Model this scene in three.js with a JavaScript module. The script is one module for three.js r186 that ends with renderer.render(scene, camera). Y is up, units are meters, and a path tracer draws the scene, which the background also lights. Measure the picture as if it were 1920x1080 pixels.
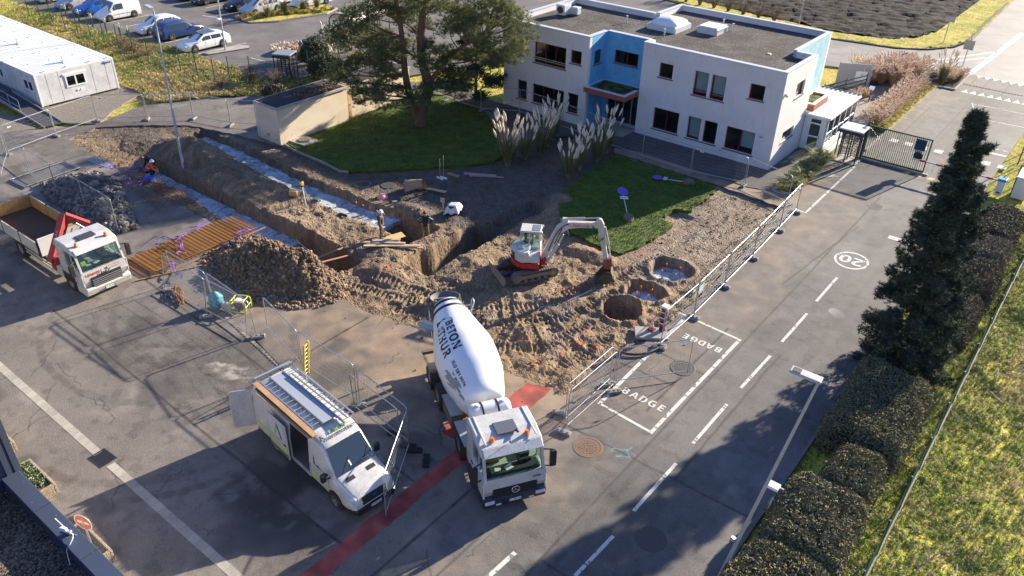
import * as THREE from 'three';
import { mergeGeometries, toCreasedNormals } from 'three/addons/utils/BufferGeometryUtils.js';
import { RoundedBoxGeometry } from 'three/addons/geometries/RoundedBoxGeometry.js';
import { MarchingCubes } from 'three/addons/objects/MarchingCubes.js';
import { FontLoader } from 'three/addons/loaders/FontLoader.js';
import { TextGeometry } from 'three/addons/geometries/TextGeometry.js';

// ---------------------------------------------------------------- camera, sky, sun, exposure
const scene = new THREE.Scene();
const RAD = Math.PI / 180, CAMH = 21.34, FPX = 1498, PITCH = 32.38 * RAD, ROLL = 1.59 * RAD, HEAD = 37.48 * RAD;
const V3 = (x, y, z) => new THREE.Vector3(x, y, z);
// world axes: +X across the entrance road to the right, -Z along the road away from the drone, y up, metres
const turnHead = (v) => V3(v.x * Math.cos(HEAD) + v.z * Math.sin(HEAD), v.y, -v.x * Math.sin(HEAD) + v.z * Math.cos(HEAD));
const camFw = turnHead(V3(0, -Math.sin(PITCH), -Math.cos(PITCH)));
const rt0 = turnHead(V3(1, 0, 0)), up0 = rt0.clone().cross(camFw);
const camRt = rt0.clone().multiplyScalar(Math.cos(ROLL)).addScaledVector(up0, Math.sin(ROLL));
const camUp = up0.clone().multiplyScalar(Math.cos(ROLL)).addScaledVector(rt0, -Math.sin(ROLL));
const camera = new THREE.PerspectiveCamera(2 * Math.atan(540 / FPX) / RAD, 1920 / 1080, 0.5, 2000);
camera.position.set(0, CAMH, 0);
camera.quaternion.setFromRotationMatrix(new THREE.Matrix4().makeBasis(camRt, camUp, camFw.clone().negate()));
camera.updateMatrixWorld(true);
// photo pixel -> point at height h (the height comes from what the thing touches)
function at(px, py, h = 0) {
  const d = camFw.clone().multiplyScalar(FPX).addScaledVector(camRt, px - 960).addScaledVector(camUp, 540 - py);
  return V3(0, CAMH, 0).addScaledVector(d, (h - CAMH) / d.y);
}
const atXZ = (px, py, h = 0) => { const p = at(px, py, h); return [p.x, p.z]; };

const SUN_EL = 19.6 * RAD, SUN = V3(0.2385 * Math.cos(SUN_EL), Math.sin(SUN_EL), -0.971 * Math.cos(SUN_EL)).normalize();
const sun = new THREE.DirectionalLight(new THREE.Color(1, 0.89, 0.72), 5);
sun.target.position.set(-28, 0, -30); sun.position.copy(sun.target.position).addScaledVector(SUN, 120);
sun.castShadow = true; sun.shadow.mapSize.set(4096, 4096);
Object.assign(sun.shadow.camera, { left: -75, right: 75, top: 75, bottom: -75, near: 1, far: 320 });
sun.shadow.radius = 1.2;
scene.add(sun, sun.target);
{ // clear winter sky: deep blue overhead, pale towards the horizon, brighter around the low sun
  const w = 512, h = 256, d = new Float32Array(w * h * 4);
  const zen = [0.12, 0.29, 0.84], hor = [0.52, 0.69, 1.0], gnd = [0.16, 0.15, 0.14];
  for (let j = 0; j < h; j++) for (let i = 0; i < w; i++) {
    const el = ((j + 0.5) / h - 0.5) * Math.PI, az = ((i + 0.5) / w - 0.5) * 2 * Math.PI;
    const v = V3(Math.cos(el) * Math.cos(az), Math.sin(el), Math.cos(el) * Math.sin(az));
    const t = Math.pow(Math.max(0, Math.sin(el)), 0.55), c = Math.max(0, v.dot(SUN));
    const glow = 0.9 * Math.pow(c, 6) + 2.2 * Math.pow(c, 60);
    for (let k = 0; k < 3; k++) {
      let s = hor[k] + (zen[k] - hor[k]) * t; s += glow * [1, 0.93, 0.8][k] * 0.5;
      if (el < 0) s = gnd[k] + (s - gnd[k]) * Math.max(0, 1 + el * 14);
      d[(j * w + i) * 4 + k] = s * 0.275;
    }
    d[(j * w + i) * 4 + 3] = 1;
  }
  const t = new THREE.DataTexture(d, w, h, THREE.RGBAFormat, THREE.FloatType);
  t.mapping = THREE.EquirectangularReflectionMapping; t.magFilter = THREE.LinearFilter; t.minFilter = THREE.LinearFilter; t.needsUpdate = true;
  scene.background = t; scene.environment = t;
}
const renderer = new THREE.WebGLRenderer({ antialias: true });
renderer.toneMapping = THREE.LinearToneMapping; renderer.toneMappingExposure = 2.75;
renderer.shadowMap.enabled = true; renderer.setSize(1024, 576);

// ---------------------------------------------------------------- random numbers and noise
function rng(seed) { let s = seed >>> 0; return () => { s |= 0; s = s + 0x6D2B79F5 | 0; let t = Math.imul(s ^ s >>> 15, 1 | s); t = t + Math.imul(t ^ t >>> 7, 61 | t) ^ t; return ((t ^ t >>> 14) >>> 0) / 4294967296; }; }
const h2 = (x, y, s) => { let n = Math.imul(x | 0, 374761393) + Math.imul(y | 0, 668265263) + Math.imul(s | 0, 2147483647 ^ 0x9E3779B1); n = Math.imul(n ^ n >>> 13, 1274126177); return ((n ^ n >>> 16) >>> 0) / 4294967296; };
const md = (a, n) => ((a % n) + n) % n;
function vn(x, y, s = 1, per = 0) { // value noise, periodic when per > 0
  const xi = Math.floor(x), yi = Math.floor(y); let fx = x - xi, fy = y - yi; fx = fx * fx * (3 - 2 * fx); fy = fy * fy * (3 - 2 * fy);
  const X0 = per ? md(xi, per) : xi, X1 = per ? md(xi + 1, per) : xi + 1, Y0 = per ? md(yi, per) : yi, Y1 = per ? md(yi + 1, per) : yi + 1;
  const a = h2(X0, Y0, s), b = h2(X1, Y0, s), c = h2(X0, Y1, s), d = h2(X1, Y1, s);
  return a + (b - a) * fx + (c - a) * fy + (a - b - c + d) * fx * fy;
}
function fbm(x, y, o = 4, s = 1, per = 0) { let t = 0, a = 0.5, n = 0; for (let i = 0; i < o; i++) { t += a * vn(x, y, s + i * 17, per); n += a; a *= 0.5; x *= 2; y *= 2; per *= 2; } return t / n; }
const clamp = (x, a = 0, b = 1) => Math.min(b, Math.max(a, x));
const sst = (a, b, x) => { const t = clamp((x - a) / (b - a)); return t * t * (3 - 2 * t); };
const mix = (a, b, t) => a + (b - a) * t;
const mix3 = (a, b, t) => [mix(a[0], b[0], t), mix(a[1], b[1], t), mix(a[2], b[2], t)];

// ---------------------------------------------------------------- textures (grain, stains, print)
function tex(w, h, fn, rep = 1, srgb = true) { // fn(i,j) -> [r,g,b] 0..1 ; rep = metres covered by one tile
  const d = new Uint8Array(w * h * 4);
  for (let j = 0; j < h; j++) for (let i = 0; i < w; i++) { const c = fn(i, j), k = (j * w + i) * 4; for (let q = 0; q < 3; q++) d[k + q] = clamp(c[q]) * 255; d[k + 3] = 255; }
  const t = new THREE.DataTexture(d, w, h); t.magFilter = THREE.LinearFilter; t.minFilter = THREE.LinearMipmapLinearFilter; t.generateMipmaps = true;
  t.wrapS = t.wrapT = THREE.RepeatWrapping; if (srgb) t.colorSpace = THREE.SRGBColorSpace;
  const r = Array.isArray(rep) ? rep : [rep, rep]; t.repeat.set(1 / r[0], 1 / r[1]); t.needsUpdate = true; return t;
}
const gtex = (n, fn, rep, srgb = false) => tex(n, n, (i, j) => { const v = fn(i / n, j / n); return [v, v, v]; }, rep, srgb);
function canvasTex(w, h, draw) { const c = document.createElement('canvas'); c.width = w; c.height = h; draw(c.getContext('2d'), w, h); const t = new THREE.CanvasTexture(c); t.colorSpace = THREE.SRGBColorSpace; t.anisotropy = 4; return t; }

// ---------------------------------------------------------------- materials
const lin = (r, g, b) => new THREE.Color().setRGB(r, g, b);
function mat(c, rough = 0.8, o = {}) { return new THREE.MeshStandardMaterial({ color: Array.isArray(c) ? lin(...c) : c, roughness: rough, ...o }); }
const grainB = gtex(256, (u, v) => fbm(u * 64, v * 64, 2, 3, 64), 1.2);
const softB = gtex(256, (u, v) => fbm(u * 12, v * 12, 4, 9, 12), 2.5);
const wearT = tex(256, 256, (i, j) => { const n = fbm(i / 32, j / 32, 4, 21, 8), s = fbm(i / 4, j / 4, 2, 5, 64); const v = 0.86 + 0.16 * n - 0.06 * (s > 0.66 ? 1 : 0); return [v, v * 0.99, v * 0.97]; }, 3);
const M = {
  white: mat([0.74, 0.73, 0.70], 0.85, { map: wearT, bumpMap: softB, bumpScale: 0.004 }),
  galv: mat([0.48, 0.50, 0.53], 0.42, { metalness: 0.75 }),
  galvDull: mat([0.42, 0.43, 0.45], 0.55, { metalness: 0.6 }),
  wire: mat([0.40, 0.42, 0.44], 0.5, { metalness: 0.6 }),
  black: mat([0.015, 0.015, 0.016], 0.6), rubber: mat([0.022, 0.021, 0.02], 0.85, { bumpMap: softB, bumpScale: 0.004 }),
  tyre: mat([0.03, 0.028, 0.026], 0.9), darkMetal: mat([0.05, 0.05, 0.052], 0.5, { metalness: 0.4 }),
  concrete: mat([0.42, 0.40, 0.37], 0.9, { map: wearT, bumpMap: grainB, bumpScale: 0.006 }),
  glass: new THREE.MeshPhysicalMaterial({ color: lin(0.75, 0.82, 0.82), roughness: 0.03, transmission: 1, thickness: 0, ior: 1.5 }),
  tint: new THREE.MeshPhysicalMaterial({ color: lin(0.12, 0.15, 0.16), roughness: 0.03, transmission: 1, thickness: 0, ior: 1.5 }),
  red: mat([0.42, 0.03, 0.03], 0.5), orange: mat([0.85, 0.22, 0.02], 0.5), purple: mat([0.16, 0.05, 0.42], 0.5),
  plank: mat([0.42, 0.27, 0.14], 0.8, { map: wearT }), plankPale: mat([0.55, 0.43, 0.29], 0.8, { map: wearT }),
  chrome: mat([0.7, 0.7, 0.7], 0.2, { metalness: 1 }),
};

// ---------------------------------------------------------------- geometry helpers (all return non-indexed position/normal/uv, uv in metres)
const UP = V3(0, 1, 0), ONE = V3(1, 1, 1);
function fin(g, keepUv = false) {
  if (g.index) g = g.toNonIndexed();
  if (!g.attributes.normal) g.computeVertexNormals();
  for (const k of Object.keys(g.attributes)) if (!['position', 'normal', 'uv'].includes(k)) g.deleteAttribute(k);
  if (!keepUv || !g.attributes.uv) boxUv(g);
  return g;
}
function boxUv(g) {
  const p = g.attributes.position, n = g.attributes.normal, uv = new Float32Array(p.count * 2);
  for (let i = 0; i < p.count; i += 3) {
    const ax = Math.abs(n.getX(i) + n.getX(i + 1) + n.getX(i + 2)), ay = Math.abs(n.getY(i) + n.getY(i + 1) + n.getY(i + 2)), az = Math.abs(n.getZ(i) + n.getZ(i + 1) + n.getZ(i + 2));
    for (let k = i; k < i + 3; k++) {
      const x = p.getX(k), y = p.getY(k), z = p.getZ(k);
      if (ay >= ax && ay >= az) { uv[k * 2] = x; uv[k * 2 + 1] = z; } else if (ax >= az) { uv[k * 2] = z; uv[k * 2 + 1] = y; } else { uv[k * 2] = x; uv[k * 2 + 1] = y; }
    }
  }
  g.setAttribute('uv', new THREE.BufferAttribute(uv, 2)); return g;
}
function tf(g, x = 0, y = 0, z = 0, rx = 0, ry = 0, rz = 0) { return g.applyMatrix4(new THREE.Matrix4().compose(V3(x, y, z), new THREE.Quaternion().setFromEuler(new THREE.Euler(rx, ry, rz, 'YXZ')), ONE)); }
const box = (w, h, d, x = 0, y = 0, z = 0, rx = 0, ry = 0, rz = 0) => fin(tf(new THREE.BoxGeometry(w, h, d), x, y, z, rx, ry, rz));
const rbox = (w, h, d, r, x = 0, y = 0, z = 0, rx = 0, ry = 0, rz = 0, s = 2) => fin(tf(new RoundedBoxGeometry(w, h, d, s, Math.min(r, w / 2.01, h / 2.01, d / 2.01)), x, y, z, rx, ry, rz));
const span = (x0, x1, y0, y1, z0, z1) => box(x1 - x0, y1 - y0, z1 - z0, (x0 + x1) / 2, (y0 + y1) / 2, (z0 + z1) / 2);
const cyl = (r0, r1, h, n = 12, x = 0, y = 0, z = 0, rx = 0, ry = 0, rz = 0, open = false) => fin(tf(new THREE.CylinderGeometry(r1, r0, h, n, 1, open), x, y, z, rx, ry, rz));
const sph = (r, x = 0, y = 0, z = 0, n = 10, sx = 1, sy = 1, sz = 1) => fin(new THREE.SphereGeometry(r, n, Math.max(5, n * 0.7 | 0)).scale(sx, sy, sz).translate(x, y, z));
function alignTo(g, a, b) { const d = b.clone().sub(a), q = new THREE.Quaternion().setFromUnitVectors(UP, d.clone().normalize()); return g.applyMatrix4(new THREE.Matrix4().compose(a.clone().add(b).multiplyScalar(0.5), q, ONE)); }
const bar = (a, b, r, n = 6, r1 = r) => fin(alignTo(new THREE.CylinderGeometry(r1, r, a.distanceTo(b), n), a, b));
function beam(a, b, w, h) { const l = a.distanceTo(b), m = new THREE.Matrix4(), x = b.clone().sub(a).normalize(); let z = x.clone().cross(UP); if (z.lengthSq() < 1e-6) z = V3(0, 0, 1); z.normalize(); const y = z.clone().cross(x); m.makeBasis(x, y, z).setPosition(a.clone().add(b).multiplyScalar(0.5)); return fin(new THREE.BoxGeometry(l, h, w).applyMatrix4(m)); }
const tube = (pts, r, seg = 16, n = 6, closed = false, tension) => fin(new THREE.TubeGeometry(new THREE.CatmullRomCurve3(pts.map(p => p.isVector3 ? p : V3(...p)), closed, 'catmullrom', tension ?? 0.5), seg, r, n, closed));
const lathe = (pts, n = 16, x = 0, y = 0, z = 0, rx = 0, ry = 0, rz = 0) => fin(tf(new THREE.LatheGeometry(pts.map(p => new THREE.Vector2(...p)), n), x, y, z, rx, ry, rz));
function shp(pts, holes = []) { const s = new THREE.Shape(pts.map(p => new THREE.Vector2(p[0], p[1]))); for (const h of holes) s.holes.push(new THREE.Path(h.map(p => new THREE.Vector2(p[0], p[1])))); return s; }
// outline in x,y extruded along z (centred on z), optional bevel
function prism(pts, d, bev = 0, holes = [], seg = 1) { const g = new THREE.ExtrudeGeometry(shp(pts, holes), { depth: d - 2 * bev, bevelEnabled: bev > 0, bevelSize: bev, bevelThickness: bev, bevelOffset: -bev, bevelSegments: seg, curveSegments: 8 }); return fin(g.translate(0, 0, -d / 2 + bev)); }
// outline in world x,z, from y0 up to y1
function slab(pts, y0, y1, holes = []) { const g = new THREE.ExtrudeGeometry(shp(pts.map(p => [p[0], -p[1]]), holes.map(h => h.map(p => [p[0], -p[1]]))), { depth: y1 - y0, bevelEnabled: false }); g.rotateX(-Math.PI / 2).translate(0, y0, 0); return fin(g); }
const moved = (g, x, y, z, rx, ry, rz) => tf(g.clone(), x, y, z, rx, ry, rz);
const rot = (g, ry) => g.clone().rotateY(ry);

// ---------------------------------------------------------------- objects
const taken = {};
function numbered(n) { const k = taken[n] = (taken[n] ?? -1) + 1; return k ? `${n}_${String(k).padStart(3, '0')}` : n; }
function shade(o) { o.traverse(m => { if (m.isMesh) { m.castShadow = true; m.receiveShadow = true; } }); return o; }
function thing(name, label, category, p = [0, 0, 0], ry = 0, group) {
  const o = new THREE.Group(); o.name = numbered(name); o.position.set(...p); o.rotation.y = ry; o.userData = { label, category }; if (group) o.userData.group = group; scene.add(o); return o;
}
function part(parent, name, geos, m, o = {}) {
  geos = (Array.isArray(geos) ? geos : [geos]).filter(Boolean); const g = geos.length > 1 ? mergeGeometries(geos) : geos[0];
  const e = new THREE.Mesh(g, m); e.name = name; if (o.stuff) e.userData.kind = 'stuff'; if (o.label) e.userData.label = o.label; if (o.pos) e.position.set(...o.pos); if (o.ry) e.rotation.y = o.ry;
  e.castShadow = e.receiveShadow = true; parent.add(e); return e;
}
function solo(name, label, category, geos, m, p = [0, 0, 0], ry = 0, group) { const e = part(scene, numbered(name), geos, m); e.position.set(...p); e.rotation.y = ry; e.userData = { label, category }; if (group) e.userData.group = group; return e; }
function structure(name, geos, m, parent) { const e = part(parent || scene, parent ? name : numbered(name), geos, m); if (!parent) e.userData.kind = 'structure'; return e; }
function dup(o, p, ry, label, group) { const c = o.clone(); c.name = numbered(o.name.replace(/_\d{3}$/, '')); c.position.set(...p); c.rotation.y = ry; c.userData = { ...o.userData }; if (label) c.userData.label = label; if (group) c.userData.group = group; scene.add(c); return c; }
function inst(parent, name, g, m, list, o = {}) { // list of {p,q|r,s,c}
  const e = new THREE.InstancedMesh(g, m, list.length), mm = new THREE.Matrix4(), q = new THREE.Quaternion(), eu = new THREE.Euler(), s = V3();
  list.forEach((t, i) => { if (t.q) q.copy(t.q); else q.setFromEuler(eu.set(t.r?.[0] || 0, t.r?.[1] || 0, t.r?.[2] || 0, 'YXZ')); const k = t.s ?? 1; if (Array.isArray(k)) s.set(...k); else s.setScalar(k); mm.compose(t.p, q, s); e.setMatrixAt(i, mm); if (t.c) e.setColorAt(i, t.c); });
  e.name = parent === scene ? numbered(name) : name; e.userData.kind = 'stuff'; e.castShadow = e.receiveShadow = true; if (o.label) e.userData.label = o.label; if (o.category) e.userData.category = o.category; parent.add(e); return e;
}
const font = await new FontLoader().loadAsync('fonts/droid/droid_sans_bold.typeface.json');
function textGeo(s, size, depth = 0.004) { const g = new TextGeometry(s, { font, size, depth, curveSegments: 3, bevelEnabled: false }); g.computeBoundingBox(); const b = g.boundingBox; g.translate(-(b.min.x + b.max.x) / 2, -(b.min.y + b.max.y) / 2, 0); return fin(g); }
// ================================================================ GROUND
const R1 = rng(11);
const HOLE = [[-55.2, -21.9], [-56.0, -24.2], [-54.7, -25.9], [-53.1, -27.4], [-51.6, -28.75], [-49.4, -29.4], [-46, -30.2], [-43.5, -30.75], [-42.3, -31.6], [-37, -31.6], [-34.4, -34.4], [-31.3, -38.6], [-32, -41.4], [-31.4, -46.1], [-26.5, -46.1], [-26, -44.9], [-17.8, -44.75], [-13.7, -44.4], [-13.1, -38], [-12.95, -34.5], [-12.85, -28.1], [-13.5, -25.1], [-13.85, -22], [-14.7, -21.5], [-16.8, -21.3], [-20.7, -21.4], [-22.2, -21], [-25.4, -20.5], [-27, -20.4], [-34.4, -20.5], [-37.4, -21.1], [-41.3, -21.25], [-45.2, -21.2], [-49.8, -21.5]];
function jag(pts, step, amp, seed, closed = true) { // break an outline into short uneven pieces, as torn asphalt and turf edges are
  const r = rng(seed), o = [], n = pts.length;
  for (let i = 0; i < (closed ? n : n - 1); i++) { const a = pts[i], b = pts[(i + 1) % n], l = Math.hypot(b[0] - a[0], b[1] - a[1]), k = Math.max(1, Math.round(l / step)); for (let j = 0; j < k; j++) { const t = j / k, w = j ? amp : amp * 0.3; o.push([mix(a[0], b[0], t) + (r() - 0.5) * 2 * w, mix(a[1], b[1], t) + (r() - 0.5) * 2 * w]); } }
  if (!closed) o.push(pts[n - 1]); return o;
}
const inPoly = (x, z, P) => { let c = false; for (let i = 0, j = P.length - 1; i < P.length; j = i++) { if ((P[i][1] > z) !== (P[j][1] > z) && x < (P[j][0] - P[i][0]) * (z - P[i][1]) / (P[j][1] - P[i][1]) + P[i][0]) c = !c; } return c; };
const segD = (x, z, a, b) => { const dx = b[0] - a[0], dz = b[1] - a[1], t = clamp(((x - a[0]) * dx + (z - a[1]) * dz) / (dx * dx + dz * dz)); return Math.hypot(x - a[0] - t * dx, z - a[1] - t * dz); };

// ---- asphalt of the yard and entrance road: tone, patches, seams, tracked-out soil, tyre marks
const yardTex = (() => {
  const N = 2048, X0 = -60, Z0 = -50, S = 56, L = new Float32Array(N * N * 3);
  const patches = [ // resurfaced rectangles x0,x1,z0,z1,tone
    [-13.0, -10.6, -30.5, -23.2, 0.86], [-9.6, -6.2, -21.5, -6, 0.84], [-7.9, -5.4, -29, -21.5, 0.9], [-35, -23.8, -11.4, 2, 0.97], [-28.5, -22.5, -20.5, -16.3, 0.93], [-24.2, -20, -16, -11.1, 0.88], [-12.3, -9.4, -36, -31, 0.94], [-44, -34, -21, -15.8, 0.9], [-52, -46.5, -21.5, -17.2, 1.22], [-57, -50, -26, -19.5, 0.82], [-20, -15.3, -14.2, -8, 0.9], [-15.2, -12.4, -13, -4, 1.05], [-7, -4.6, -47, -35, 0.93]];
  for (let j = 0; j < N; j++) for (let i = 0; i < N; i++) {
    const x = X0 + (i + 0.5) / N * S, z = Z0 + (j + 0.5) / N * S, k = (j * N + i) * 3;
    const n1 = fbm(x * 0.22, z * 0.22, 4, 31), n2 = fbm(x * 1.7, z * 1.7, 3, 41), n3 = h2(i, j, 7), n4 = fbm(x * 0.6 + 9, z * 0.6, 3, 51);
    const road = sst(-13.6, -12.6, x);
    let c = mix3([0.178, 0.154, 0.132], [0.135, 0.126, 0.118], road);
    let t = 0.55 + 0.8 * n1 + 0.3 * (n2 - 0.5) + 0.42 * (n3 - 0.5) + 0.28 * sst(0.6, 0.8, fbm(x * 0.9 + 5, z * 0.9, 3, 33)) - 0.22 * sst(0.6, 0.75, fbm(x * 2.2, z * 2.2 + 7, 3, 35));
    for (const p of patches) if (x > p[0] && x < p[1] && z > p[2] && z < p[3]) t *= p[4];
    c = [c[0] * t, c[1] * t, c[2] * t];
    // soil carried out of the site by wheels, in uneven patches
    const d1 = Math.max(1.15 * sst(-14, -19.5, z) * sst(-33, -28, x) * sst(-11.5, -15, x), 0.75 * sst(-13, -17, z) * sst(-15, -13, x) * sst(-8, -11, x) * 0.7, 0.5 * sst(-22, -10, x) * sst(-2, -9, z) * sst(-8.5, -12, x));
    const dm = clamp(d1 * (0.35 + 1.1 * n4) - 0.12 + 0.3 * (n2 - 0.5));
    c = mix3(c, [0.27 * (0.6 + 0.8 * n2), 0.195 * (0.6 + 0.8 * n2), 0.13 * (0.6 + 0.8 * n2)], clamp(dm * (0.4 + 1.1 * fbm(x * 1.1, z * 1.1 + 3, 4, 37))));
    const oil = sst(2.6, 0.6, Math.hypot((x + 18.2) / 1.7, z + 10.6)) * sst(0.42, 0.6, fbm(x * 0.8, z * 0.8, 4, 64)); c = mix3(c, [0.03, 0.026, 0.024], oil * 0.85);
    // dark oil and damp marks
    const damp = sst(0.66, 0.8, fbm(x * 0.45 + 40, z * 0.45, 3, 61)); c = mix3(c, [0.055, 0.05, 0.048], damp * 0.6);
    L[k] = c[0]; L[k + 1] = c[1]; L[k + 2] = c[2];
  }
  const stroke = (pts, w, col, op, rough = 0.5) => { for (let q = 0; q < pts.length - 1; q++) { const a = pts[q], b = pts[q + 1], m = w * 1.6; const i0 = Math.max(0, ((Math.min(a[0], b[0]) - m - X0) / S * N) | 0), i1 = Math.min(N - 1, ((Math.max(a[0], b[0]) + m - X0) / S * N) | 0), j0 = Math.max(0, ((Math.min(a[1], b[1]) - m - Z0) / S * N) | 0), j1 = Math.min(N - 1, ((Math.max(a[1], b[1]) + m - Z0) / S * N) | 0); for (let j = j0; j <= j1; j++) for (let i = i0; i <= i1; i++) { const x = X0 + (i + 0.5) / N * S, z = Z0 + (j + 0.5) / N * S, d = segD(x, z, a, b) + (vn(x * 3, z * 3, 77) - 0.5) * w * rough; if (d < w) { const f = op * sst(w, w * 0.45, d) * (1 - rough * vn(x * 1.3, z * 1.3, 78)), k = (j * N + i) * 3; for (let e = 0; e < 3; e++) L[k + e] = mix(L[k + e], col[e], f); } } } };
  const wig = (a, b, n, amp, s) => { const r = rng(s), o = []; for (let i = 0; i <= n; i++) { const t = i / n; o.push([mix(a[0], b[0], t) + (r() - 0.5) * amp, mix(a[1], b[1], t) + (r() - 0.5) * amp]); } return o; };
  const dk = [0.03, 0.027, 0.025];
  // construction seams and sawn joints
  for (const [a, b] of [[[-9.55, -50], [-9.55, -6]], [[-13.3, -22], [-13.3, 5]], [[-35.5, -11.3], [-14.7, -10.7]], [[-24, -20.3], [-24, -11]], [[-13, -20.2], [-5, -20.4]], [[-9.5, -14.4], [-5, -14.2]], [[-7.9, -30], [-7.9, -20.3]], [[-10.6, -30.5], [-10.6, -23]], [[-13, -26.8], [-9.6, -26.6]], [[-13, -25.0], [-10.6, -25.1]], [[-45, -16.1], [-15, -14.2]], [[-20.2, -20], [-14.2, -16.5]], [[-9.3, -45], [-10.2, -36]], [[-52, -21.4], [-52, -17]], [[-46.3, -21.4], [-46.3, -17]], [[-11.7, -14], [-11.7, 2]]]) stroke(wig(a, b, 14, 0.05, a[0] * 7 + 99), 0.075, dk, 0.85, 0.4);
  // cracks
  for (let q = 0; q < 46; q++) { const r = rng(900 + q); const x = mix(-34, -5, r()), z = mix(-24, -3, r()), an = r() * 6.3, l = 0.8 + 2.6 * r(); stroke(wig([x, z], [x + Math.cos(an) * l, z + Math.sin(an) * l], 7, 0.28, 333 + q), 0.036, dk, 0.6, 0.5); }
  // tyre marks swung out of the site
  const arc = (cx, cz, rad, a0, a1, w, op) => { const o = []; for (let i = 0; i <= 18; i++) { const a = mix(a0, a1, i / 18); o.push([cx + Math.cos(a) * rad, cz + Math.sin(a) * rad]); } stroke(o, w, [0.07, 0.06, 0.05], op, 0.8); };
  for (const [cx, cz, rad, a0, a1] of [[-30, -17, 5.2, 0.4, 2.4], [-30, -17, 5.9, 0.5, 2.3], [-30.5, -16, 7.0, 0.8, 2.2], [-27, -12, 6, 0.2, 1.6], [-27, -12, 6.8, 0.1, 1.5], [-16, -24, 7, 0.2, 1.2], [-16, -24, 9, 0.2, 1.3], [-34, -20, 8.5, 0.6, 1.5], [-22, -22, 6, 1.2, 2.4]]) arc(cx, cz, rad, a0, a1, 0.22, 0.4);
  for (let q = 0; q < 10; q++) { const x = -12.2 + q * 0.72; stroke(wig([x, -48], [x - 0.2, -4], 20, 0.15, 70 + q), 0.28, q % 3 ? [0.15, 0.14, 0.132] : [0.09, 0.084, 0.08], 0.34, 0.9); }
  // drying cement powder
  for (let q = 0; q < 60; q++) { const r = rng(60 + q), t = r(), x = mix(-26.6, -23.2, t) + (r() - 0.5) * 0.8, z = mix(-13.2, -14.9, t) + (r() - 0.5) * 0.9, a = -0.45 + (r() - 0.5) * 0.8, l = 0.2 + 0.7 * r(); stroke(wig([x, z], [x + Math.cos(a) * l, z + Math.sin(a) * l], 3, 0.15, q), 0.05 + 0.13 * r() * r(), [0.42, 0.37, 0.31], 0.35, 1.2); }
  // chalk and spray notes
  stroke(wig([-10.5, -20.2], [-10.0, -20.6], 6, 0.3, 5), 0.06, [0.12, 0.28, 0.36], 0.8, 0.5); stroke(wig([-10.2, -19.9], [-9.8, -20.3], 6, 0.3, 6), 0.05, [0.12, 0.28, 0.36], 0.7, 0.5);
  stroke(wig([-13.1, -10.0], [-12.2, -9.8], 9, 0.25, 8), 0.045, [0.5, 0.5, 0.48], 0.7, 0.5);
  stroke([[-7.3, -35.2], [-7.0, -35.0]], 0.3, [0.4, 0.4, 0.4], 0.7, 0.9);
  const t = tex(N, N, (i, j) => { const k = (j * N + i) * 3; return [Math.pow(L[k], 1 / 2.2), Math.pow(L[k + 1], 1 / 2.2), Math.pow(L[k + 2], 1 / 2.2)]; }, S);
  t.offset.set(60 / S, 50 / S); return t;
})();
const aspT = tex(512, 512, (i, j) => { const n = fbm(i / 64, j / 64, 4, 31, 8), s = h2(i, j, 4), v = 0.34 + 0.12 * n + 0.07 * (s - 0.5); return [v * 1.04, v, v * 0.97]; }, 9);
M.yard = mat([1, 1, 1], 0.8, { map: yardTex, bumpMap: grainB, bumpScale: 0.008 });
M.asphalt = mat([1, 0.99, 0.98], 0.85, { map: aspT, bumpMap: grainB, bumpScale: 0.008 });
M.asphaltPale = mat([1.6, 1.55, 1.5], 0.6, { map: aspT, bumpMap: grainB, bumpScale: 0.006 });
const grassT = (dry, n0) => tex(512, 512, (i, j) => { const a = fbm(i / 40, j / 40, 4, n0, 12.8 | 0 || 12), b = fbm(i / 4, j / 4, 2, n0 + 5, 128), g = mix3([0.50, 0.55, 0.12], [0.76, 0.68, 0.34], clamp(dry + (a - 0.5) * 1.7)); const v = 0.6 + 0.75 * b; return [g[0] * v, g[1] * v, g[2] * v]; }, 11);
const tuftB = gtex(256, (u, v) => fbm(u * 40, v * 40, 3, 13, 40), 1.6);
M.lawn = mat([1, 1, 1], 0.95, { map: tex(512, 512, (i, j) => { const a = fbm(i / 50, j / 50, 4, 3, 10), b = h2(i, j, 5), v = 0.72 + 0.5 * (a - 0.5) + 0.35 * (b - 0.5); return mix3([0.34 * v * (0.75 + 0.6 * a), 0.46 * v, 0.07 * v], [0.5 * v, 0.47 * v, 0.16 * v], sst(0.55, 0.75, fbm(i / 64 + 3, j / 64, 4, 7, 8)) * 0.6); }, 6), bumpMap: tuftB, bumpScale: 0.03 });
M.meadow = mat([1, 1, 1], 1, { map: grassT(0.5, 23), bumpMap: tuftB, bumpScale: 0.06 });
M.verge = mat([1, 1, 1], 1, { map: grassT(0.72, 29), bumpMap: tuftB, bumpScale: 0.05 });
M.gravel = mat([0.36, 0.31, 0.26], 0.95, { map: tex(256, 256, (i, j) => { const v = 0.55 + 0.45 * vn(i / 2, j / 2, 4, 128); return [v, v, v * 0.98]; }, 3.2), bumpMap: grainB, bumpScale: 0.02 });
M.paint = mat([0.72, 0.71, 0.68], 0.8, { map: tex(256, 256, (i, j) => { const v = fbm(i / 16, j / 16, 3, 8, 16) > 0.66 ? 0.62 : 0.97; const w = v - 0.12 * vn(i / 2, j / 2, 3, 128); return [w, w, w * 0.97]; }, 2.5) });
M.paintYellow = mat([0.72, 0.48, 0.10], 0.8, { map: wearT });
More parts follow.
